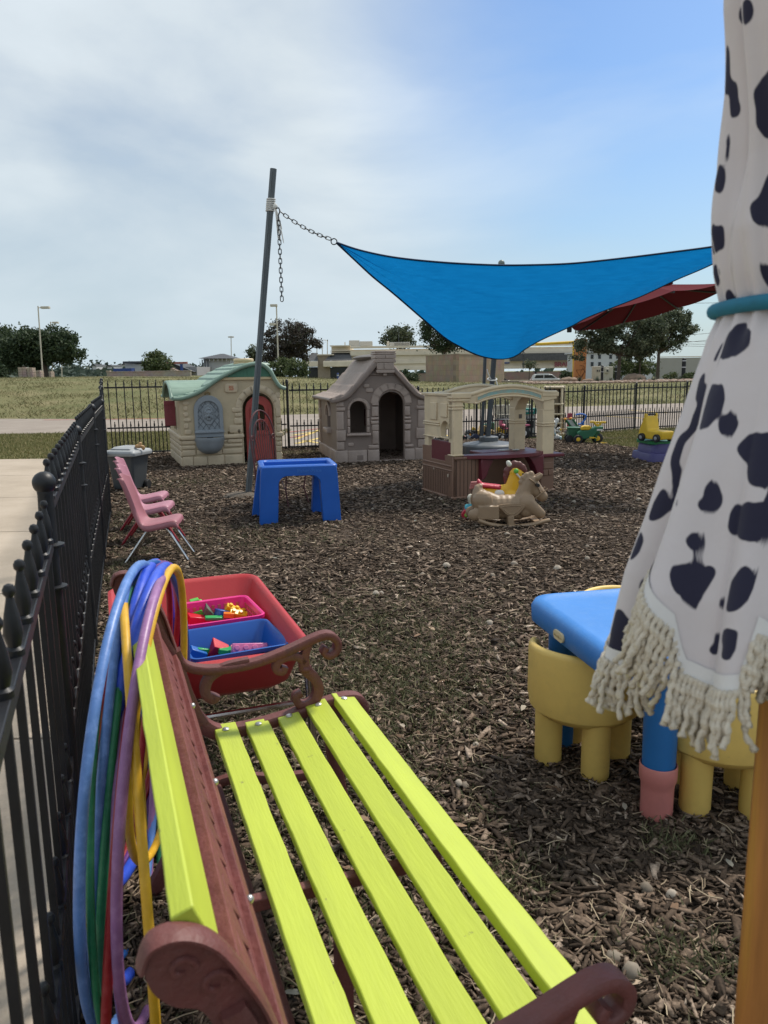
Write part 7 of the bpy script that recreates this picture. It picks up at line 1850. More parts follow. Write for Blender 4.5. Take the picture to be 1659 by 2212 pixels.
# ------------------------------------------------------------------ background: trees, lamps, buildings, cars
def LEAF(name, cols, tr=0.25): return ISL(name, cols, 0.65, 0.3, trans=tr)
lf_dark = LEAF('oak_leaf', [(0.020, 0.036, 0.018), (0.036, 0.058, 0.027), (0.058, 0.084, 0.040), (0.088, 0.115, 0.060)])
lf_mid = LEAF('elm_leaf', [(0.034, 0.048, 0.026), (0.062, 0.080, 0.045), (0.098, 0.118, 0.068), (0.155, 0.170, 0.105)])
lf_red = LEAF('plum_leaf', [(0.030, 0.026, 0.024), (0.052, 0.042, 0.036), (0.075, 0.060, 0.048), (0.07, 0.08, 0.048)])
lf_lite = LEAF('shrub_leaf', [(0.03, 0.045, 0.016), (0.06, 0.085, 0.03), (0.10, 0.13, 0.05), (0.16, 0.18, 0.09)])
m_bark = MAT('bark', (0.085, 0.065, 0.05), 0.9, var=0.35, vs=9, bump=0.6, bs=30, stretch=(4, 4, 1))
def leaf_cloud(C_, n, size, flat=0.55):
    C_ = np.asarray(C_); k = len(C_)
    idx = RNG.integers(0, k, n)
    p = C_[idx, :3] + RNG.normal(0, 1, (n, 3)) * C_[idx, 3:4] * np.array([1, 1, 0.75])
    s = size * (0.6 + 0.8 * RNG.random(n))
    a = RNG.normal(0, 1, (n, 3)); a /= np.linalg.norm(a, axis=1)[:, None]
    b = np.cross(a, RNG.normal(0, 1, (n, 3))); b /= np.linalg.norm(b, axis=1)[:, None]
    V = np.stack([p - a * s[:, None], p + b * s[:, None] * flat, p + a * s[:, None], p - b * s[:, None] * flat], 1)
    return V.reshape(-1, 3), np.arange(n * 4).reshape(n, 4)
def tree(name, lab, base, H, blobs, n, size, leafm, tr=0.12, trunk_top=0.45, clus=60, cs=0.30, group=None, lean=0.0, bare=0, cat='tree'):
    """blobs: (dx, dy, z, rx, ry, rz) in metres from the base"""
    t = thing(name, lab, cat, base, 0, group)
    r_ = random.Random(lab); C_ = []
    w_ = [b[3] * b[4] * b[5] for b in blobs]; tot = sum(w_)
    for b, wi in zip(blobs, w_):
        for _ in range(max(4, int(clus * wi / tot))):
            while True:
                q = Vector((r_.uniform(-1, 1), r_.uniform(-1, 1), r_.uniform(-1, 1)))
                if 0.25 < q.length < 1: break
            q = q.normalized() * (q.length ** 0.5)
            C_.append((b[0] + q.x * b[3], b[1] + q.y * b[4], b[2] + q.z * b[5], cs * r_.uniform(0.6, 1.25)))
    m = MB(); top_ = Vector((lean, 0, H * trunk_top))
    m.tube([(0, 0, -0.6), (0, 0, 0.02), (lean * 0.3, 0, H * trunk_top * 0.5), top_], [tr * 1.3, tr * 1.15, tr * 0.9, tr * 0.75], 9)
    for c in r_.sample(C_, min(len(C_), 16)):
        e = Vector(c[:3]); mid = top_.lerp(e, 0.5) + Vector((0, 0, -0.12 * (e - top_).length + 0.1))
        m.tube(catmull([top_ - Vector((0, 0, 0.25 * r_.random())), mid, e], 4), [tr * 0.5 * (1 - 0.09 * i) for i in range(9)], 5)
    for k in range(bare):
        a = r_.uniform(0, 6.28); e = top_ + Vector((math.cos(a) * H * 0.22 * r_.random(), math.sin(a) * H * 0.2 * r_.random(), H * r_.uniform(0.45, 0.62)))
        mid = top_.lerp(e, 0.55) + Vector((r_.uniform(-.2, .2), 0, 0)); m.tube([top_, mid, e], [tr * 0.35, tr * 0.16, 0.012], 4)
        for j in range(5):
            s0 = mid.lerp(e, r_.uniform(0.1, 0.9)); m.tube([s0, s0 + Vector((r_.uniform(-.5, .5), r_.uniform(-.3, .3), r_.uniform(0.25, 0.7)))], [0.022, 0.008], 3)
    m.build('trunk', m_bark, t)
    v, f = leaf_cloud(C_, n, size)
    np_mesh('crown', v, f, leafm, t)
    return t
def px_tree(name, lab, xb, yb, Y, blobs_px, n, size, leafm, **k):
    """crown blobs measured on the photograph (x, y, half width, half height) and set at the tree's real distance"""
    b = D(xb, yb, Y); s_ = Y / FPX
    bl = [((x - xb) * s_, (hash_(i) - 0.5) * w * s_ * 0.6, (yb - y) * s_, w * s_, w * s_ * 0.9, h * s_) for i, (x, y, w, h) in enumerate(blobs_px)]
    H = max((yb - (y - h)) * s_ for x, y, w, h in blobs_px)
    return tree(name, lab, (b.x, b.y, b.z), H, bl, n, size, leafm, **k)
def hash_(i): return (math.sin(i * 12.9898) * 43758.5453) % 1.0
px_tree('oak_tree', 'wide dark oak with drooping right branch beside the tall lamp on the left', 98, 809, 75, [(75, 745, 45, 30), (110, 735, 42, 24), (140, 750, 32, 26), (160, 768, 18, 16), (60, 775, 42, 20), (120, 765, 45, 18), (20, 765, 30, 30)], 26000, 0.14, lf_dark, tr=0.28, clus=170, cs=0.33, trunk_top=0.30)
px_tree('oak_tree', 'dark oak cut off by the left edge of the photo', -8, 812, 80, [(5, 735, 28, 28), (-30, 750, 40, 40), (15, 770, 26, 28)], 14000, 0.15, lf_dark, tr=0.3, clus=80, cs=0.45, trunk_top=0.3)
px_tree('shrub', 'small dark round shrub under the leftmost oak', 4, 812, 62, [(3, 800, 9, 10)], 900, 0.10, lf_dark, tr=0.05, clus=14, cs=0.12, cat='shrub')
px_tree('young_tree', 'pale green feathery tree standing behind the low brick wall', 338, 806, 78, [(338, 765, 14, 12), (330, 780, 24, 12), (350, 785, 24, 12), (338, 795, 30, 8), (322, 792, 18, 8)], 3600, 0.12, lf_lite, tr=0.09, clus=60, cs=0.26, trunk_top=0.6)
px_tree('plum_tree', 'dark purple brown tree with bare twigs at its top behind the play houses', 628, 812, 85, [(628, 730, 48, 34), (600, 755, 36, 26), (655, 745, 38, 30), (620, 770, 55, 20), (672, 735, 22, 18)], 13000, 0.115, lf_red, tr=0.2, clus=130, cs=0.28, trunk_top=0.35, bare=22)
px_tree('shrub', 'tall pale flowering shrub beside the dark purple tree', 612, 818, 60, [(604, 795, 20, 18), (618, 790, 16, 16)], 2600, 0.09, lf_lite, tr=0.05, clus=50, cs=0.16, trunk_top=0.3, cat='shrub')
px_tree('shrub', 'feathery olive shrub left of the restaurant', 643, 819, 58, [(643, 795, 18, 20), (632, 805, 14, 12), (655, 805, 10, 10)], 2400, 0.08, lf_lite, tr=0.05, clus=40, cs=0.15, trunk_top=0.3, cat='shrub')
px_tree('shrub', 'low green tree edge showing behind the leaning pole', 556, 815, 95, [(556, 770, 14, 20), (548, 785, 14, 16)], 1600, 0.16, lf_mid, tr=0.1, clus=30, cs=0.3, cat='tree')
px_tree('shade_tree', 'round green tree behind the restaurant roof', 865, 812, 135, [(865, 728, 26, 15), (850, 738, 20, 12), (885, 740, 12, 8)], 2400, 0.24, lf_mid, tr=0.2, clus=50, cs=0.5)
px_tree('shade_tree', 'dark green tree behind the tan block wall, partly behind the sail', 960, 815, 90, [(945, 712, 38, 22), (985, 735, 38, 22), (930, 725, 20, 14), (960, 745, 34, 14)], 8000, 0.13, lf_dark, tr=0.2, clus=80, cs=0.36)
px_tree('elm_tree', 'broad grey green tree with forked trunk beside the orange pylon', 1336, 829, 48, [(1300, 712, 48, 22), (1345, 705, 55, 30), (1275, 735, 34, 28), (1395, 720, 34, 30), (1330, 745, 60, 20), (1262, 760, 22, 24), (1375, 752, 36, 20)], 19000, 0.080, lf_mid, tr=0.115, clus=170, cs=0.165, trunk_top=0.40)
px_tree('elm_tree', 'loose grey green tree rising above the pale wall on the right', 1420, 826, 56, [(1420, 700, 40, 26), (1455, 695, 28, 26), (1470, 722, 24, 22), (1400, 735, 32, 20), (1440, 740, 34, 18), (1482, 705, 12, 14)], 12000, 0.085, lf_mid, tr=0.13, clus=120, cs=0.18, trunk_top=0.42)
px_tree('elm_tree', 'slender tree between the two spreading trees on the right', 1381, 824, 60, [(1381, 745, 24, 26), (1376, 765, 26, 16)], 2200, 0.12, lf_mid, tr=0.07, clus=40, cs=0.25, trunk_top=0.5)
px_tree('crape_myrtle', 'small bare stemmed tree before the restaurant wall', 1143, 822, 95, [(1143, 786, 10, 7), (1138, 790, 6, 5), (1150, 788, 6, 6)], 420, 0.11, lf_mid, tr=0.06, clus=16, cs=0.25, trunk_top=0.6)
for i, (x, y, Y, w, h) in enumerate(((890, 818, 68, 14, 10), (875, 815, 70, 10, 12))):
    px_tree('shrub', ['low dark shrub at the left end of the tan block wall', 'taller shrub showing behind the cottage chimney'][i], x, y + h, Y, [(x, y, w, h)], 1100, 0.09, lf_dark, tr=0.04, clus=22, cs=0.14, cat='shrub')
px_tree('shrub', 'dense olive bush mass between the trees on the right', 1360, 824, 62, [(1330, 800, 34, 16), (1385, 797, 36, 18), (1360, 795, 30, 18)], 3800, 0.10, lf_lite, tr=0.05, clus=70, cs=0.18, cat='shrub')
px_tree('juniper', 'clipped green juniper before the pale wall, left of the black post', 1446, 824, 46, [(1446, 816, 16, 8)], 1500, 0.055, lf_lite, tr=0.04, clus=30, cs=0.08, cat='shrub')
px_tree('juniper', 'clipped green juniper right of the black post', 1490, 823, 46, [(1488, 815, 18, 8)], 1500, 0.055, lf_lite, tr=0.04, clus=30, cs=0.08, cat='shrub')
px_tree('shrub', 'dark bush beside the parked white car', 1226, 822, 60, [(1226, 814, 16, 9)], 1100, 0.08, lf_dark, tr=0.04, clus=24, cs=0.12, cat='shrub')
# yuccas
m_yuc = ISL('yucca_blade', [(0.06, 0.075, 0.05), (0.10, 0.12, 0.085), (0.16, 0.17, 0.13)], 0.7)
def yucca(lab, x, y, Y, r_):
    b = D(x, y, Y); t = thing('yucca', lab, 'plant', b, 0, 'yuccas along the rock bed')
    m = MB(); q = random.Random(lab)
    for k in range(70):
        a = q.uniform(0, 6.28); e = q.uniform(0.15, 1.5); l = r_ * q.uniform(0.7, 1.1); d = Vector((math.cos(a) * math.cos(e), math.sin(a) * math.cos(e), math.sin(e)))
        s_ = d.cross(Vector((0, 0, 1))); s_ = s_.normalized() * 0.018 if s_.length > 1e-4 else Vector((0.018, 0, 0))
        m.add([-s_, s_, d * l * 0.6 + s_ * 0.8 - Vector((0, 0, 0.02)), d * l * 0.6 - s_ * 0.8 - Vector((0, 0, 0.02)), d * l], [(0, 1, 2, 3), (3, 2, 4)])
    m.build('leaves', m_yuc, t, smooth=False); m = MB(); m.lathe([(0.05, -0.2), (0.05, 0.05), (0.02, 0.08)], 8); m.build('stem', m_bark, t)
for lab, x, y, Y, r_ in (('spiky yucca in front of the utility cabinets', 1290, 826, 45, 0.42), ('yucca left of the trunk of the broad tree', 1318, 827, 45, 0.36), ('yucca just right of the boulder by the trees', 1382, 826, 45, 0.38), ('tall yucca at the edge of the rock bed', 1410, 829, 44, 0.55), ('yucca against the foot of the orange pylon', 1252, 824, 50, 0.42), ('yucca by the foot of the right black post', 1468, 824, 45, 0.36)): yucca(lab, x, y, Y, r_)
# boulders and rock edging
m_rock = MAT('boulder', (0.24, 0.17, 0.12), 0.9, var=0.3, vs=3, bump=0.6, bs=9)
def boulder(lab, x, y, Y, w_, h_):
    b = D(x, y, Y); m = MB(); m.ell((0, 0, h_ * 0.3), (w_, w_ * 0.8, h_ * 0.75), 18, 10)
    m.v = [(v[0] * (1 + 0.25 * mnoise.noise(Vector(v) * 2.2 + Vector((x, 0, 0)))), v[1], v[2] * (1 + 0.3 * mnoise.noise(Vector(v) * 2.7 + Vector((0, x, 0))))) for v in m.v]
    o = m.build('boulder', m_rock, angle=50); o.location = b; tag(o, lab, 'boulder')
boulder('flat tan boulder left of the orange pylon', 1230, 825, 50, 0.55, 0.30); boulder('rounded brown boulder right of the broad tree', 1370, 823, 47, 0.62, 0.42); boulder('smaller tan boulder at the foot of the orange pylon', 1272, 825, 49, 0.40, 0.2)
n = 900; yy = 42.6 + 3.2 * RNG.random(n); xx = 13.0 + (RNG.random(n) - 0.5) * 10.0
rb_ = MB()
for a, b_2 in zip(xx, yy):
    s_ = 0.05 + 0.07 * random.random(); z = T(a, b_2) + 0.02; rb_.ell((a, b_2, z), (s_, s_ * 0.8, s_ * 0.6), 6, 4)
tag(rb_.build('river_rocks', ISL('river_rock', [(0.20, 0.13, 0.10), (0.30, 0.21, 0.16), (0.42, 0.34, 0.28)], 0.9), angle=180), kind='stuff')
rb = MB(); rb.grid(lambda u, v: (8.0 + 14.0 * u, 42.5 + 8.0 * v, T(8.0 + 14.0 * u, 42.5 + 8.0 * v) + 0.02), 30, 16); tag(rb.build('rock_bed', m_rockbed, angle=180), kind='structure')

# parking lot lamps
m_lamp = MAT('lamp_cream', (0.50, 0.46, 0.38), 0.6, var=0.08)
def lamp(lab, x, ytop, xb, yb, Y, heads, pr_=0.07):
    b = D(xb, yb, Y); tp_ = D(x, ytop, Y); t = thing('street_lamp', lab, 'street lamp', (b.x, b.y, b.z - 0.6), 0, 'cream parking lot lamps')
    h = tp_ - Vector((b.x, b.y, b.z - 0.6)); m = MB(); m.tube([(0, 0, 0), h], [pr_, pr_ * 0.8], 8); m.build('pole', m_lamp, t)
    for x0, x1, y in heads:
        p, q = D(x0, y, Y) - Vector((b.x, b.y, b.z - 0.6)), D(x1, y, Y) - Vector((b.x, b.y, b.z - 0.6))
        m = MB(); m.box(min(p.x, q.x), max(p.x, q.x), p.y - 0.18, p.y + 0.18, p.z - 0.10, p.z + 0.10)
        near = p.x if abs(p.x - h.x) < abs(q.x - h.x) else q.x; a = MB(); a.tube([(h.x, h.y, p.z), (near, p.y, p.z)], 0.035, 6)
        ho = m.build('lamp_head', m_lamp, t, bevel=0.02); a.build('bracket', m_lamp, ho)
lamp('tall cream lamp post standing before the oak on the left', 82, 661, 92, 810, 70, [(89, 107, 664.5)])
lamp('cream lamp rising out of the crown of the oak', 109, 695, 113, 810, 92, [(114, 126, 697)])
lamp('cream lamp at the right edge of the oak crown', 132, 714, 133, 810, 112, [(131, 147, 717)], 0.08)
lamp('cream lamp with two heads before the dark purple tree', 597, 657, 602, 812, 70, [(584, 599, 660), (582, 594, 700.5)])
lamp('small distant lamp with two heads above the slate roofed house', 499, 726, 500, 800, 130, [(493, 498.5, 728), (499.5, 505, 728)], 0.08)

# brick pallets and low brick wall on the crest
def BRICKM(name, c1, c2, mortar, sc, row=0.25):
    m, t, b = nodes_of(name); tc = t.nodes.new('ShaderNodeTexCoord'); mp = t.nodes.new('ShaderNodeMapping'); mp.inputs['Rotation'].default_value = (math.pi / 2, 0, 0)
    br = t.nodes.new('ShaderNodeTexBrick'); br.inputs['Color1'].default_value = (*c1, 1); br.inputs['Color2'].default_value = (*c2, 1); br.inputs['Mortar'].default_value = (*mortar, 1); br.inputs['Scale'].default_value = sc; br.inputs['Row Height'].default_value = row; br.inputs['Mortar Size'].default_value = 0.012
    nz = t.nodes.new('ShaderNodeTexNoise'); nz.inputs['Scale'].default_value = 1.2; nz.inputs['Detail'].default_value = 6
    mx = t.nodes.new('ShaderNodeMix'); mx.data_type = 'RGBA'; mx.blend_type = 'MULTIPLY'; mx.inputs[0].default_value = 0.5
    t.links.new(tc.outputs['Object'], mp.inputs[0]); t.links.new(mp.outputs[0], br.inputs['Vector']); t.links.new(tc.outputs['Object'], nz.inputs['Vector'])
    t.links.new(br.outputs['Color'], mx.inputs[6]); t.links.new(nz.outputs['Color'], mx.inputs[7]); t.links.new(mx.outputs[2], b.inputs['Base Color']); b.inputs['Roughness'].default_value = 0.9
    return m
m_bk = BRICKM('pale_brick', (0.46, 0.36, 0.30), (0.38, 0.28, 0.23), (0.55, 0.50, 0.45), 4)
m_blk = BRICKM('tan_block', (0.40, 0.30, 0.215), (0.35, 0.26, 0.185), (0.28, 0.21, 0.155), 1.1, 0.45)
m_rb = BRICKM('rose_brick', (0.42, 0.29, 0.23), (0.36, 0.24, 0.19), (0.45, 0.36, 0.30), 5)
for i, (x0, x1, y0, lab) in enumerate(((40, 58, 793, 'tallest stack of pale bricks before the oak, left end of the row'), (59, 71, 794, 'pale brick stack beside the tallest stack'), (78, 88, 800, 'low pale brick stack at the foot of the tall lamp'), (106, 111, 802, 'narrow pale brick stack right of the oak trunk'))):
    a, b = D(x0, 812, 60), D(x1, 812, 60); top_ = D(x0, y0, 60).z; t = thing('brick_stack', lab, 'brick stack', (a.x, a.y, a.z - 0.3), 0, 'stacks of bricks on the grass crest')
    m = MB(); W_ = b.x - a.x; H_ = top_ - a.z + 0.3; nl = 5
    for k in range(nl): m.box(0.01 * (k % 2), W_ - 0.015 * ((k + 1) % 2), 0.0, 0.6, H_ * k / nl, H_ * (k + 1) / nl - 0.015)
    m.build('bricks', m_bk, t, smooth=False); m = MB(); m.box(W_ * 0.48, W_ * 0.52, -0.006, 0.61, -0.01, H_ + 0.004); m.build('strap', MAT('strap_brown', (0.16, 0.11, 0.08), 0.8), t)
a, b = D(231, 812, 58), D(412, 812, 58); t = thing('brick_wall', 'low pale brick wall running along the grass crest', 'wall', (a.x, a.y, a.z - 0.5)); H_ = D(231, 803, 58).z - a.z + 0.5
m = MB(); m.box(0, b.x - a.x, 0, 0.25, 0, H_ - 0.05); m.build('wall_body', m_bk, t, smooth=False); m = MB(); m.box(-0.03, b.x - a.x + 0.03, -0.04, 0.29, H_ - 0.05, H_ + 0.01); m.box(-0.04, 0.25, -0.05, 0.30, H_ + 0.01, H_ + 0.08); m.build('coping', m_bk, t, bevel=0.01)

# buildings
m_white = MAT('white_siding', (0.50, 0.51, 0.53), 0.7, var=0.06, vs=0.5); m_slate = MAT('slate_roof', (0.055, 0.06, 0.07), 0.8, var=0.15, vs=1.5, bump=0.3, bs=6); m_navy = MAT('navy_panel', (0.02, 0.05, 0.20), 0.6); m_stuc = MAT('cream_stucco', (0.68, 0.60, 0.48), 0.85, var=0.07, vs=0.6, dirt=0.3, dcol=(0.38, 0.33, 0.26), ds=0.8); m_shing = MAT('grey_shingle', (0.085, 0.085, 0.088), 0.9, var=0.3, vs=5, bump=0.4, bs=12); m_glass = MAT('dark_glass', (0.015, 0.018, 0.022), 0.15); m_tanp = MAT('tan_column', (0.30, 0.245, 0.185), 0.85, var=0.12, vs=2)
class Px:
    """a building measured on the photograph and set at its own distance: boxes from pixel extents plus real depth"""
    def __init__(s, name, lab, x, y, Y, cat='building'):
        s.Y = Y; s.o = D(x, y, Y); s.o.z -= 1.2; s.t = thing(name, lab, cat, s.o)
    def p(s, x, y, dy=0.0): q = D(x, y, s.Y) - s.o; return (q.x, dy, q.z)
    def box(s, x0, x1, y0, y1, d0, d1, mb):
        a, b = s.p(x0, y1), s.p(x1, y0); mb.box(a[0], b[0], d0, d1, a[2], b[2]); return mb
B = Px('house', 'white flat topped house with a navy panel seen beyond the low brick wall', 262, 812, 110)
m = B.box(272, 318, 786, 812, 0, 8, MB()); m.build('wall', m_white, B.t, smooth=False); m = B.box(268, 322, 780, 785.5, -0.6, 8.5, MB()); m.build('roof', m_slate, B.t, bevel=0.05); m = B.box(258, 296, 795.5, 806, -2.5, -1.0, MB()); m.build('panel', m_navy, B.t)
B = Px('house', 'low house with dark grey roofs right of the pale green tree', 330, 812, 105)
m = B.box(365, 425, 792, 812, 0, 9, MB()); m.build('wall', MAT('grey_wall', (0.28, 0.28, 0.29), 0.8), B.t, smooth=False)
m = MB(); a = [B.p(330, 803), B.p(372, 782), B.p(425, 803)]; m.prism([(q[0], q[2]) for q in a], -1.5, 7); m.build('roof', m_slate, B.t, smooth=False)
m = MB(); a = [B.p(362, 806), B.p(385, 795), B.p(410, 806)]; m.prism([(q[0], q[2]) for q in a], -3.2, -2.0); m.build('gable', MAT('gable_tan', (0.36, 0.27, 0.22), 0.8), B.t, smooth=False)
m = B.box(368, 412, 782, 786.5, -2.2, -1.6, MB()); co2 = m.build('canopy_beam', MAT('beam_red', (0.26, 0.07, 0.05), 0.7), B.t); m = B.box(399, 402, 786.5, 812, -2.1, -1.7, MB()); m.build('post', m_navy, B.t)
B = Px('house', 'white house with slate hip roof and open brackets above the green roofed cottage', 430, 806, 115)
m = B.box(441, 497, 774, 800, 0, 7, MB()); m.build('wall', m_white, B.t, smooth=False)
ap = B.p(466, 763, 3.5); e = [B.p(432, 774.5, -1.2), B.p(506, 774.5, -1.2), B.p(506, 774.5, 8.2), B.p(432, 774.5, 8.2)]; r2_ = B.p(474, 763, 3.5); m = MB(); m.add(e + [ap, r2_], [(0, 1, 5, 4), (1, 2, 5), (2, 3, 4, 5), (3, 0, 4), (3, 2, 1, 0)]); m.build('roof', m_slate, B.t, smooth=False)
for x in (446, 455, 464, 473, 482, 491):
    m = B.box(x, x + 1.2, 775, 780, -0.9, -0.02, MB()); m.build('bracket', m_white, B.t)
m = MB()
for x in (440, 446, 452): B.box(x, x + 0.9, 777, 800, -1.0, -0.9, m)
B.box(439, 453, 777, 778, -1.05, -0.85, m); m.build('frame', m_slate, B.t)
m = MB(); a = [B.p(480, 790), B.p(520, 768), B.p(560, 790)]; m.prism([(q[0], q[2]) for q in a], 9, 14); m.build('rear_roof', m_slate, B.t, smooth=False)
# restaurant
B = Px('restaurant', 'long cream restaurant with grey mansard roofs and a red letter sign', 690, 818, 110)
m = B.box(756, 1300, 748, 801, 0, 14, MB()); m.build('upper_wall', m_stuc, B.t, smooth=False)
m = B.box(717, 757, 747, 812, 0.4, 12, MB()); m.build('corner_wall', m_stuc, B.t, smooth=False)
m = MB()
for y0, y1, d in ((745.6, 748.5, -0.35), (757.0, 759.0, -0.22), (761.0, 762.5, -0.28)): B.box(713, 757, y0, y1, d, 0.39, m); B.box(757, 1302, y0, y1, d, -0.004, m)
B.box(757, 1302, 779.5, 781.0, -0.2, -0.004, m); B.box(757, 1302, 793.5, 795.3, -0.25, -0.004, m); m.build('cornice', m_stuc, B.t, smooth=False)
m = B.box(757, 1300, 801.2, 826, 0.05, 13.9, MB()); m.build('brick_base', m_rb, B.t, smooth=False)
def mansard(x0t, x1t, yt, x0b, x1b, yb, d):
    m = MB(); a, b, c, e = B.p(x0t, yt, 0.38), B.p(x1t, yt, 0.38), B.p(x1b, yb, -d), B.p(x0b, yb, -d); f, g = B.p(x0b, yb, 0.38), B.p(x1b, yb, 0.38)
    m.add([a, b, c, e, f, g], [(3, 2, 1, 0), (0, 4, 3), (1, 2, 5), (4, 5, 2, 3)]); m.build('mansard_roof', m_shing, B.t, smooth=False)
mansard(717, 757, 761.5, 703, 761, 779, 1.6)
m = B.box(700, 764, 779.3, 793, -1.7, 0.38, MB()); m.build('fascia', m_stuc, B.t, bevel=0.08)
m = B.box(688, 713, 767, 822, -0.6, 0.35, MB()); m.build('column', m_tanp, B.t, smooth=False); m = B.box(686, 722, 765, 768, -0.9, 0.4, MB()); m.build('column_cap', m_stuc, B.t)
mansard(672, 686, 762, 664, 688, 779.5, 1.2)
m = B.box(655, 688, 780, 792.5, -1.2, 0.36, MB()); m.build('fascia', m_stuc, B.t, bevel=0.08); m = B.box(668, 687, 792.8, 824, -0.3, 0.3, MB()); m.build('shopfront', m_glass, B.t); m = B.box(714, 757, 793.3, 824, -0.4, 0.3, MB()); m.build('shopfront', m_glass, B.t)
m = B.box(1100, 1290, 762, 780, -0.9, -0.3, MB()); m.build('mansard_roof', m_shing, B.t, smooth=False)
m = B.box(1155, 1159, 803, 822, -0.05, 0.04, MB()); m.build('window', m_glass, B.t); m = B.box(1088, 1100, 782.5, 785.5, -0.3, -0.21, MB()); m.build('window_sign', m_navy, B.t)
tv, tf = text_data("BRAUM'S", 1.0, 0.08, align='LEFT', bold=0.012)
q0, q1, q2 = B.p(1196, 793), B.p(1250, 793), B.p(1196, 782.5)
wx_ = max(v[0] for v in tv); hy = max(v[1] for v in tv) - min(v[1] for v in tv); y00 = min(v[1] for v in tv)
m = MB(); m.v = [(q0[0] + v[0] / wx_ * (q1[0] - q0[0]), -0.34 - v[2], q0[2] + 0.05 + (v[1] - y00) / hy * (q2[2] - q0[2])) for v in tv]; m.f = tf; m.build('sign_letters', MAT('letter_red', (0.33, 0.09, 0.12), 0.6), B.t, smooth=False)
for x0, x1, y0, y1, nm in ((752, 775, 733, 746, 'air_handler'), (776, 804, 735, 746, 'air_handler'), (842, 887, 737, 747, 'air_handler'), (836, 841, 735, 747, 'vent_pipe'), (742, 744, 737, 748, 'vent_pipe')):
    m = B.box(x0, x1, y0, y1, 3, 3 + (x1 - x0) * 0.05, MB()); ao = m.build(nm, m_lamp if nm == 'vent_pipe' else MAT('unit_grey', (0.42, 0.41, 0.37), 0.6), B.t, bevel=0.05)
    if x0 == 842:
        m = MB()
        for k in range(4): B.box(852, 886, 738.2 + 2 * k, 739 + 2 * k, 2.93, 2.99, m)
        m.build('louvres', m_shing, ao)
m = MB(); a = B.p(863, 746, 5); b = B.p(863, 694, 5); m.tube([a, b], [0.05, 0.02], 5); m.build('antenna', m_chain, B.t)
for k, (x, y0) in enumerate(((682, 750), (694, 745), (705, 735))):
    m = MB(); a, b = B.p(x, 770, 2), B.p(x, y0, 2); m.tube([a, b, (b[0] - 0.5, b[1], b[2] + 0.15)], 0.06, 6); m.build('roof_pipe', m_lamp, B.t)
for x in (730, 749, 755):
    b = D(x, 818, 95); t = thing('bollard', 'dark bollard with white collar before the restaurant, ' + {730: 'set apart on the left', 749: 'left one of the close pair', 755: 'right one of the close pair'}[x], 'bollard', (b.x, b.y, b.z - 0.3), 0, 'bollards before the restaurant'); m = MB(); m.lathe([(0.12, 0), (0.12, 0.95), (0.001, 1.0)], 10); m.build('post', m_navy, t); m = MB(); m.lathe([(0.125, 0), (0.125, 0.16)], 10, (0, 0, 0.62)); m.build('collar', m_white, t)
# tan block enclosure
A_, C_1, E_ = D(920, 824, 66), D(985, 824, 60), D(1089, 824, 68); zt_ = D(985, 765.5, 60).z
t = thing('block_wall', 'tan split block wall enclosure behind the brown cottage', 'wall', (C_1.x, C_1.y, C_1.z - 0.8)); H_ = zt_ - C_1.z + 0.8
def wall_run(p, q, th=0.25):
    d = Vector((q.x - p.x, q.y - p.y, 0)); m = MB(); m.box(0, d.length, 0, th, 0, H_); o = m.build('wall_panel', m_blk, t, smooth=False); o.location = (p.x - C_1.x, p.y - C_1.y, 0); o.rotation_euler = (0, 0, math.atan2(d.y, d.x))
    m = MB(); m.box(-0.02, d.length + 0.02, -0.03, th + 0.03, H_, H_ + 0.06); m.build('coping', m_tanp, o)
wall_run(A_, C_1); wall_run(C_1, E_)
# white two storey building, pale wall, cabinets, posts, pylon
B = Px('office_building', 'pale grey two storey building glimpsed through the trees on the right', 1270, 818, 95)
m = B.box(1262, 1362, 762, 826, 0, 9, MB()); m.build('wall', m_white, B.t, smooth=False); m = B.box(1258, 1366, 757, 762, -0.3, 9.3, MB()); m.build('parapet', m_white, B.t)
for x in (1276, 1292, 1316, 1331, 1347):
    for y in (766, 782): m = B.box(x, x + 6, y, y + 9, -0.06, 0.03, MB()); m.build('window', m_glass, B.t)
B = Px('annex_building', 'white low building in the gap left of the pale wall', 1390, 820, 110); m = B.box(1391, 1412, 783, 822, 0, 8, MB()); m.build('wall', m_white, B.t, smooth=False); m = B.box(1389, 1414, 781, 783, -0.3, 8, MB()); m.build('roof', m_slate, B.t)
B = Px('boundary_wall', 'plain pale grey boundary wall behind the junipers on the right', 1422, 812, 66, 'wall'); m = B.box(1424, 1640, 770.5, 826, 0, 0.3, MB()); m.build('wall_body', MAT('pale_render', (0.36, 0.345, 0.315), 0.85, var=0.06, vs=0.7), B.t, smooth=False); m = B.box(1422, 1642, 769, 770.5, -0.06, 0.36, MB()); m.build('coping', m_stuc, B.t)
for lab, x0, x1, y0, y1, Y in (('cream utility cabinet left of a black post by the broad tree', 1282, 1300, 791, 822, 56), ('cream utility cabinet with a meter box on its front', 1303, 1325, 792, 823, 54)):
    B = Px('utility_cabinet', lab, x0, y1, Y, 'cabinet'); m = B.box(x0, x1, y0, y1 + 8, 0, 0.6, MB()); m.build('cabinet_body', MAT('cabinet_cream', (0.47, 0.43, 0.35), 0.6), B.t, bevel=0.03)
    if x0 == 1303: m = B.box(1306, 1315, 796, 806, -0.12, 0.0, MB()); mo_ = m.build('meter_box', m_lamp, B.t, bevel=0.02); m = B.box(1309, 1313, 799, 803, -0.15, -0.121, MB()); m.build('meter', m_glass, mo_, bevel=0.01)
    else: m = B.box(1289, 1292, 799, 803, -0.03, 0.0, MB()); m.build('vent', m_shing, B.t); m = B.box(1294, 1296, 799, 803, -0.03, 0.0, MB()); m.build('vent', m_shing, B.t)
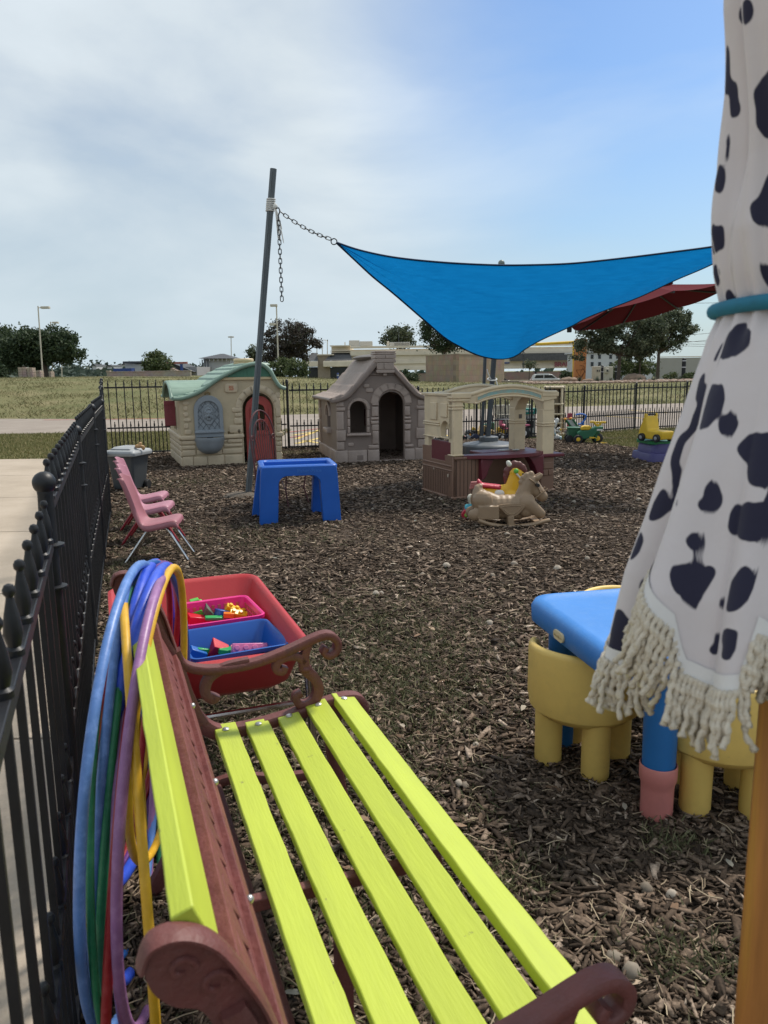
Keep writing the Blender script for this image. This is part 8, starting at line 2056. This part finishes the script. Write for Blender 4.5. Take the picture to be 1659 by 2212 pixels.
for lab, x, w_, y0, y1, Y in (('black post with white bands before the cream cabinets', 1300, 5.6, 789, 824, 50), ('black post with white bands half behind the broad tree trunk', 1329.5, 4.5, 789, 822, 56), ('thick black post with white bands before the pale wall', 1475.5, 8.4, 774, 822, 46)):
    B = Px('banded_post', lab, x, y1, Y, 'post'); a, b = B.p(x, y1), B.p(x, y0); r_ = w_ / 2 * Y / FPX; h_ = b[2]; m = MB(); m.lathe([(r_, 0), (r_, h_ - r_ * 0.3), (r_ * 0.7, h_), (0.001, h_ + 0.01)], 14, (a[0], 0, 0)); m.build('post_body', m_iron, B.t)
    for k in (0.13, 0.42): m = MB(); m.lathe([(r_ * 1.04, 0), (r_ * 1.04, r_ * 0.45)], 14, (a[0], 0, h_ - k * (b[2] - a[2]))); m.build('band', m_white, B.t)
B = Px('pylon_sign', 'tall orange pylon sign with scrawled outlines beside the broad tree', 1243, 824, 55, 'sign')
m = MB(); a = [B.p(1240, 832), B.p(1264.5, 832), B.p(1268.5, 732), B.p(1245.5, 732)]; m.prism([(q[0], q[2]) for q in a], 0, 0.5); po = m.build('pylon_body', MAT('pylon_orange', (0.46, 0.17, 0.055), 0.7, var=0.10, vs=2, dirt=0.3, dcol=(0.34, 0.14, 0.06), ds=3), B.t, bevel=0.02)
m = MB()
def zq(x, y): q = B.p(1134 + x * 0.1302, 675 + y * 0.1302); return (q[0], -0.006, q[2])
for P in (((850, 955), (935, 950), (905, 1060), (850, 955)), ((935, 960), (975, 930), (985, 985), (930, 1070), (910, 1050)), ((910, 880), (975, 885), (935, 960)), ((985, 890), (1000, 1000), (965, 930)), ((975, 755), (1000, 760), (985, 810), (1005, 850), (970, 850)), ((855, 1060), (845, 1085), (880, 1060)), ((920, 1080), (945, 1075), (985, 985))):
    m.tube([zq(*p) for p in P], 0.016, 5)
m.build('scrawl', MAT('scrawl_brown', (0.12, 0.045, 0.02), 0.8), po)
# barrier boom
B = Px('barrier_boom', 'yellow horizontal boom bar left of the orange pylon', 1240, 745, 58, 'barrier'); m = MB(); m.tube([B.p(1157, 743.5), B.p(1240, 739)], 0.10, 8); m.build('boom', P_['yellow'], B.t); m = MB(); m.tube([B.p(1239, 739, 0.1), B.p(1239, 826, 0.1)], 0.06, 8); m.build('boom_post', P_['yellow'], B.t)
# cars
m_car = MAT('car_white', (0.60, 0.60, 0.60), 0.3, coat=0.5, var=0.04); m_card = MAT('car_dark', (0.02, 0.022, 0.025), 0.3, coat=0.5)
def suv(lab, x0, x1, yb, Y, body):
    a, b = D(x0, yb, Y), D(x1, yb, Y); L_ = b.x - a.x; s_ = L_ / 4.7; t = thing('parked_car', lab, 'car', (a.x, a.y, a.z - 0.95 * s_))
    S = lambda P: [(x * s_, z * s_) for x, z in P]
    m = MB(); m.prism(S([(0.05, 0.35), (4.6, 0.35), (4.7, 0.62), (4.62, 0.92), (3.7, 1.05), (0.3, 1.08), (0.02, 0.95), (0, 0.6)]), -0.9 * s_, 0.9 * s_); bo2 = m.build('body', body, t, bevel=0.08 * s_, seg=3)
    m = MB(); m.prism(S([(0.18, 1.05), (3.75, 1.05), (3.0, 1.60), (2.6, 1.70), (0.75, 1.70), (0.45, 1.6)]), -0.78 * s_, 0.78 * s_); m.build('cabin', body, t, bevel=0.08 * s_, seg=3)
    m = MB(); m.prism(S([(0.42, 1.12), (1.7, 1.12), (1.7, 1.55), (0.62, 1.55)]), -0.80 * s_, -0.775 * s_); m.prism(S([(1.82, 1.12), (3.45, 1.12), (2.9, 1.53), (1.82, 1.57)]), -0.80 * s_, -0.775 * s_); m.build('side_windows', m_glass, t, smooth=False)
    m = MB(); m.tube([(0.8 * s_, -0.7 * s_, 1.74 * s_), (2.5 * s_, -0.7 * s_, 1.74 * s_)], 0.03 * s_, 6); m.build('roof_rail', m_steel, t)
    for x in (0.95, 3.75): [wheel(t, x * s_, k * 0.85 * s_, 0.36 * s_, 0.36 * s_, 0.22 * s_, P_['black'], P_['grey']) for k in (-1, 1)]
    m = MB(); m.box(0.0, 0.05 * s_, -0.8 * s_, -0.55 * s_, 0.8 * s_, 1.0 * s_); m.build('tail_lamp', P_['red'], t)
suv('white sport utility car parked before the restaurant', 1146, 1216, 819.5, 100, m_car)
suv('dark car showing at the right end of the tan block wall', 1062, 1102, 822, 78, m_card)
r_ = MB(); a, b = D(1085, 823, 62), D(1225, 822.5, 62); r_.box(a.x, b.x, a.y, a.y + 0.4, min(a.z, b.z) - 0.4, max(a.z, b.z) + 0.03); t_o = r_.build('kerb', m_conc, bevel=0.03); tag(t_o, kind='structure')
# overhead wires with birds
m_wire = MAT('wire', (0.06, 0.06, 0.065), 0.7)
def wire(lab, x0, y0, x1, y1, Y, sag=0.15):
    a, b = D(x0, y0, Y), D(x1, y1, Y + 6); m = MB(); m.tube([a.lerp(b, t) + Vector((0, 0, -4 * sag * t * (1 - t))) for t in np.linspace(0, 1, 9)], 0.018, 5); return tag(m.build('overhead_wire', m_wire), lab, 'wire', 'overhead wires at the right')
w1 = wire('upper wire with a row of birds right of the red umbrella', 1500, 626.5, 1750, 610, 60)
w2 = wire('second wire just below the bird wire', 1500, 630, 1750, 617, 60)
wire('single wire below the red umbrella tip', 1470, 655, 1760, 640, 62); wire('topmost of the low wires right of the trees', 1480, 724, 1760, 690, 66); wire('steep wire crossing the flat low wires', 1466, 741, 1760, 700, 66)
wire('uppermost flat low wire behind the trees', 1466, 737, 1760, 733, 68); wire('middle flat low wire behind the trees', 1466, 742.5, 1760, 737, 68); wire('lowest flat low wire behind the trees', 1466, 747, 1760, 742, 68)
mb = MAT('bird_black', (0.012, 0.012, 0.014), 0.7)
for i, (x, y) in enumerate(((1527, 622.5), (1531.5, 622), (1537, 622), (1544, 621), (1541.5, 625), (1530, 628), (1524, 628.5), (1546, 625.5), (1552, 620.5), (1556, 620))):
    b = D(x, y, 60.5); m = MB(); m.ell((0, 0, 0.0), (0.06, 0.06, 0.09), 8, 6); m.ell((0.03, 0, 0.095), (0.04, 0.04, 0.04), 8, 6); m.ell((-0.05, 0, -0.11), (0.02, 0.03, 0.07), 6, 5); o = m.build('bird', mb); o.location = b
    tag(o, 'small black bird perched in the row on the wires', 'bird', 'birds on the wires')
# far wooded town below the crest
C_ = []
for i in range(420):
    a = -0.52 + 0.36 * random.random(); Y = 260 + 260 * random.random(); x = a * Y; C_.append((x, Y, -4 + 7.0 * random.random() + 1.2 * math.sin(x * 0.09), random.uniform(1.2, 2.6)))
for i in range(160):
    Y = 150 + 60 * random.random(); x = (-0.52 + 1.1 * random.random()) * Y; C_.append((x, Y, -5 + 5.0 * random.random(), random.uniform(1.0, 2.2)))
v, f = leaf_cloud(C_, 90000, 0.8, 0.7)
tag(np_mesh('far_woods', v, f, LEAF('far_leaf', [(0.035, 0.055, 0.04), (0.055, 0.08, 0.06), (0.085, 0.11, 0.085)])), kind='stuff')
for i, (x, y, w_, h_, Y) in enumerate(((262, 788, 10, 5, 240), (347, 786, 6, 4, 260), (200, 790, 8, 4, 230), (232, 791, 10, 4, 220))):
    B = Px('house', ['far white house just left of the flat topped house', 'far pale house behind the feathery tree', 'far cream house among trees right of the oak', 'far low house in the gap of the far trees'][i], x, y + h_, Y); m = B.box(x, x + w_, y, y + h_ + 4, 0, 8, MB()); m.build('wall', m_white, B.t, smooth=False); m = MB(); a = [B.p(x - 1.5, y), B.p(x + w_ / 2, y - 3), B.p(x + w_ + 1.5, y)]; m.prism([(q[0], q[2]) for q in a], -0.5, 8.5); m.build('roof', m_slate, B.t, smooth=False)
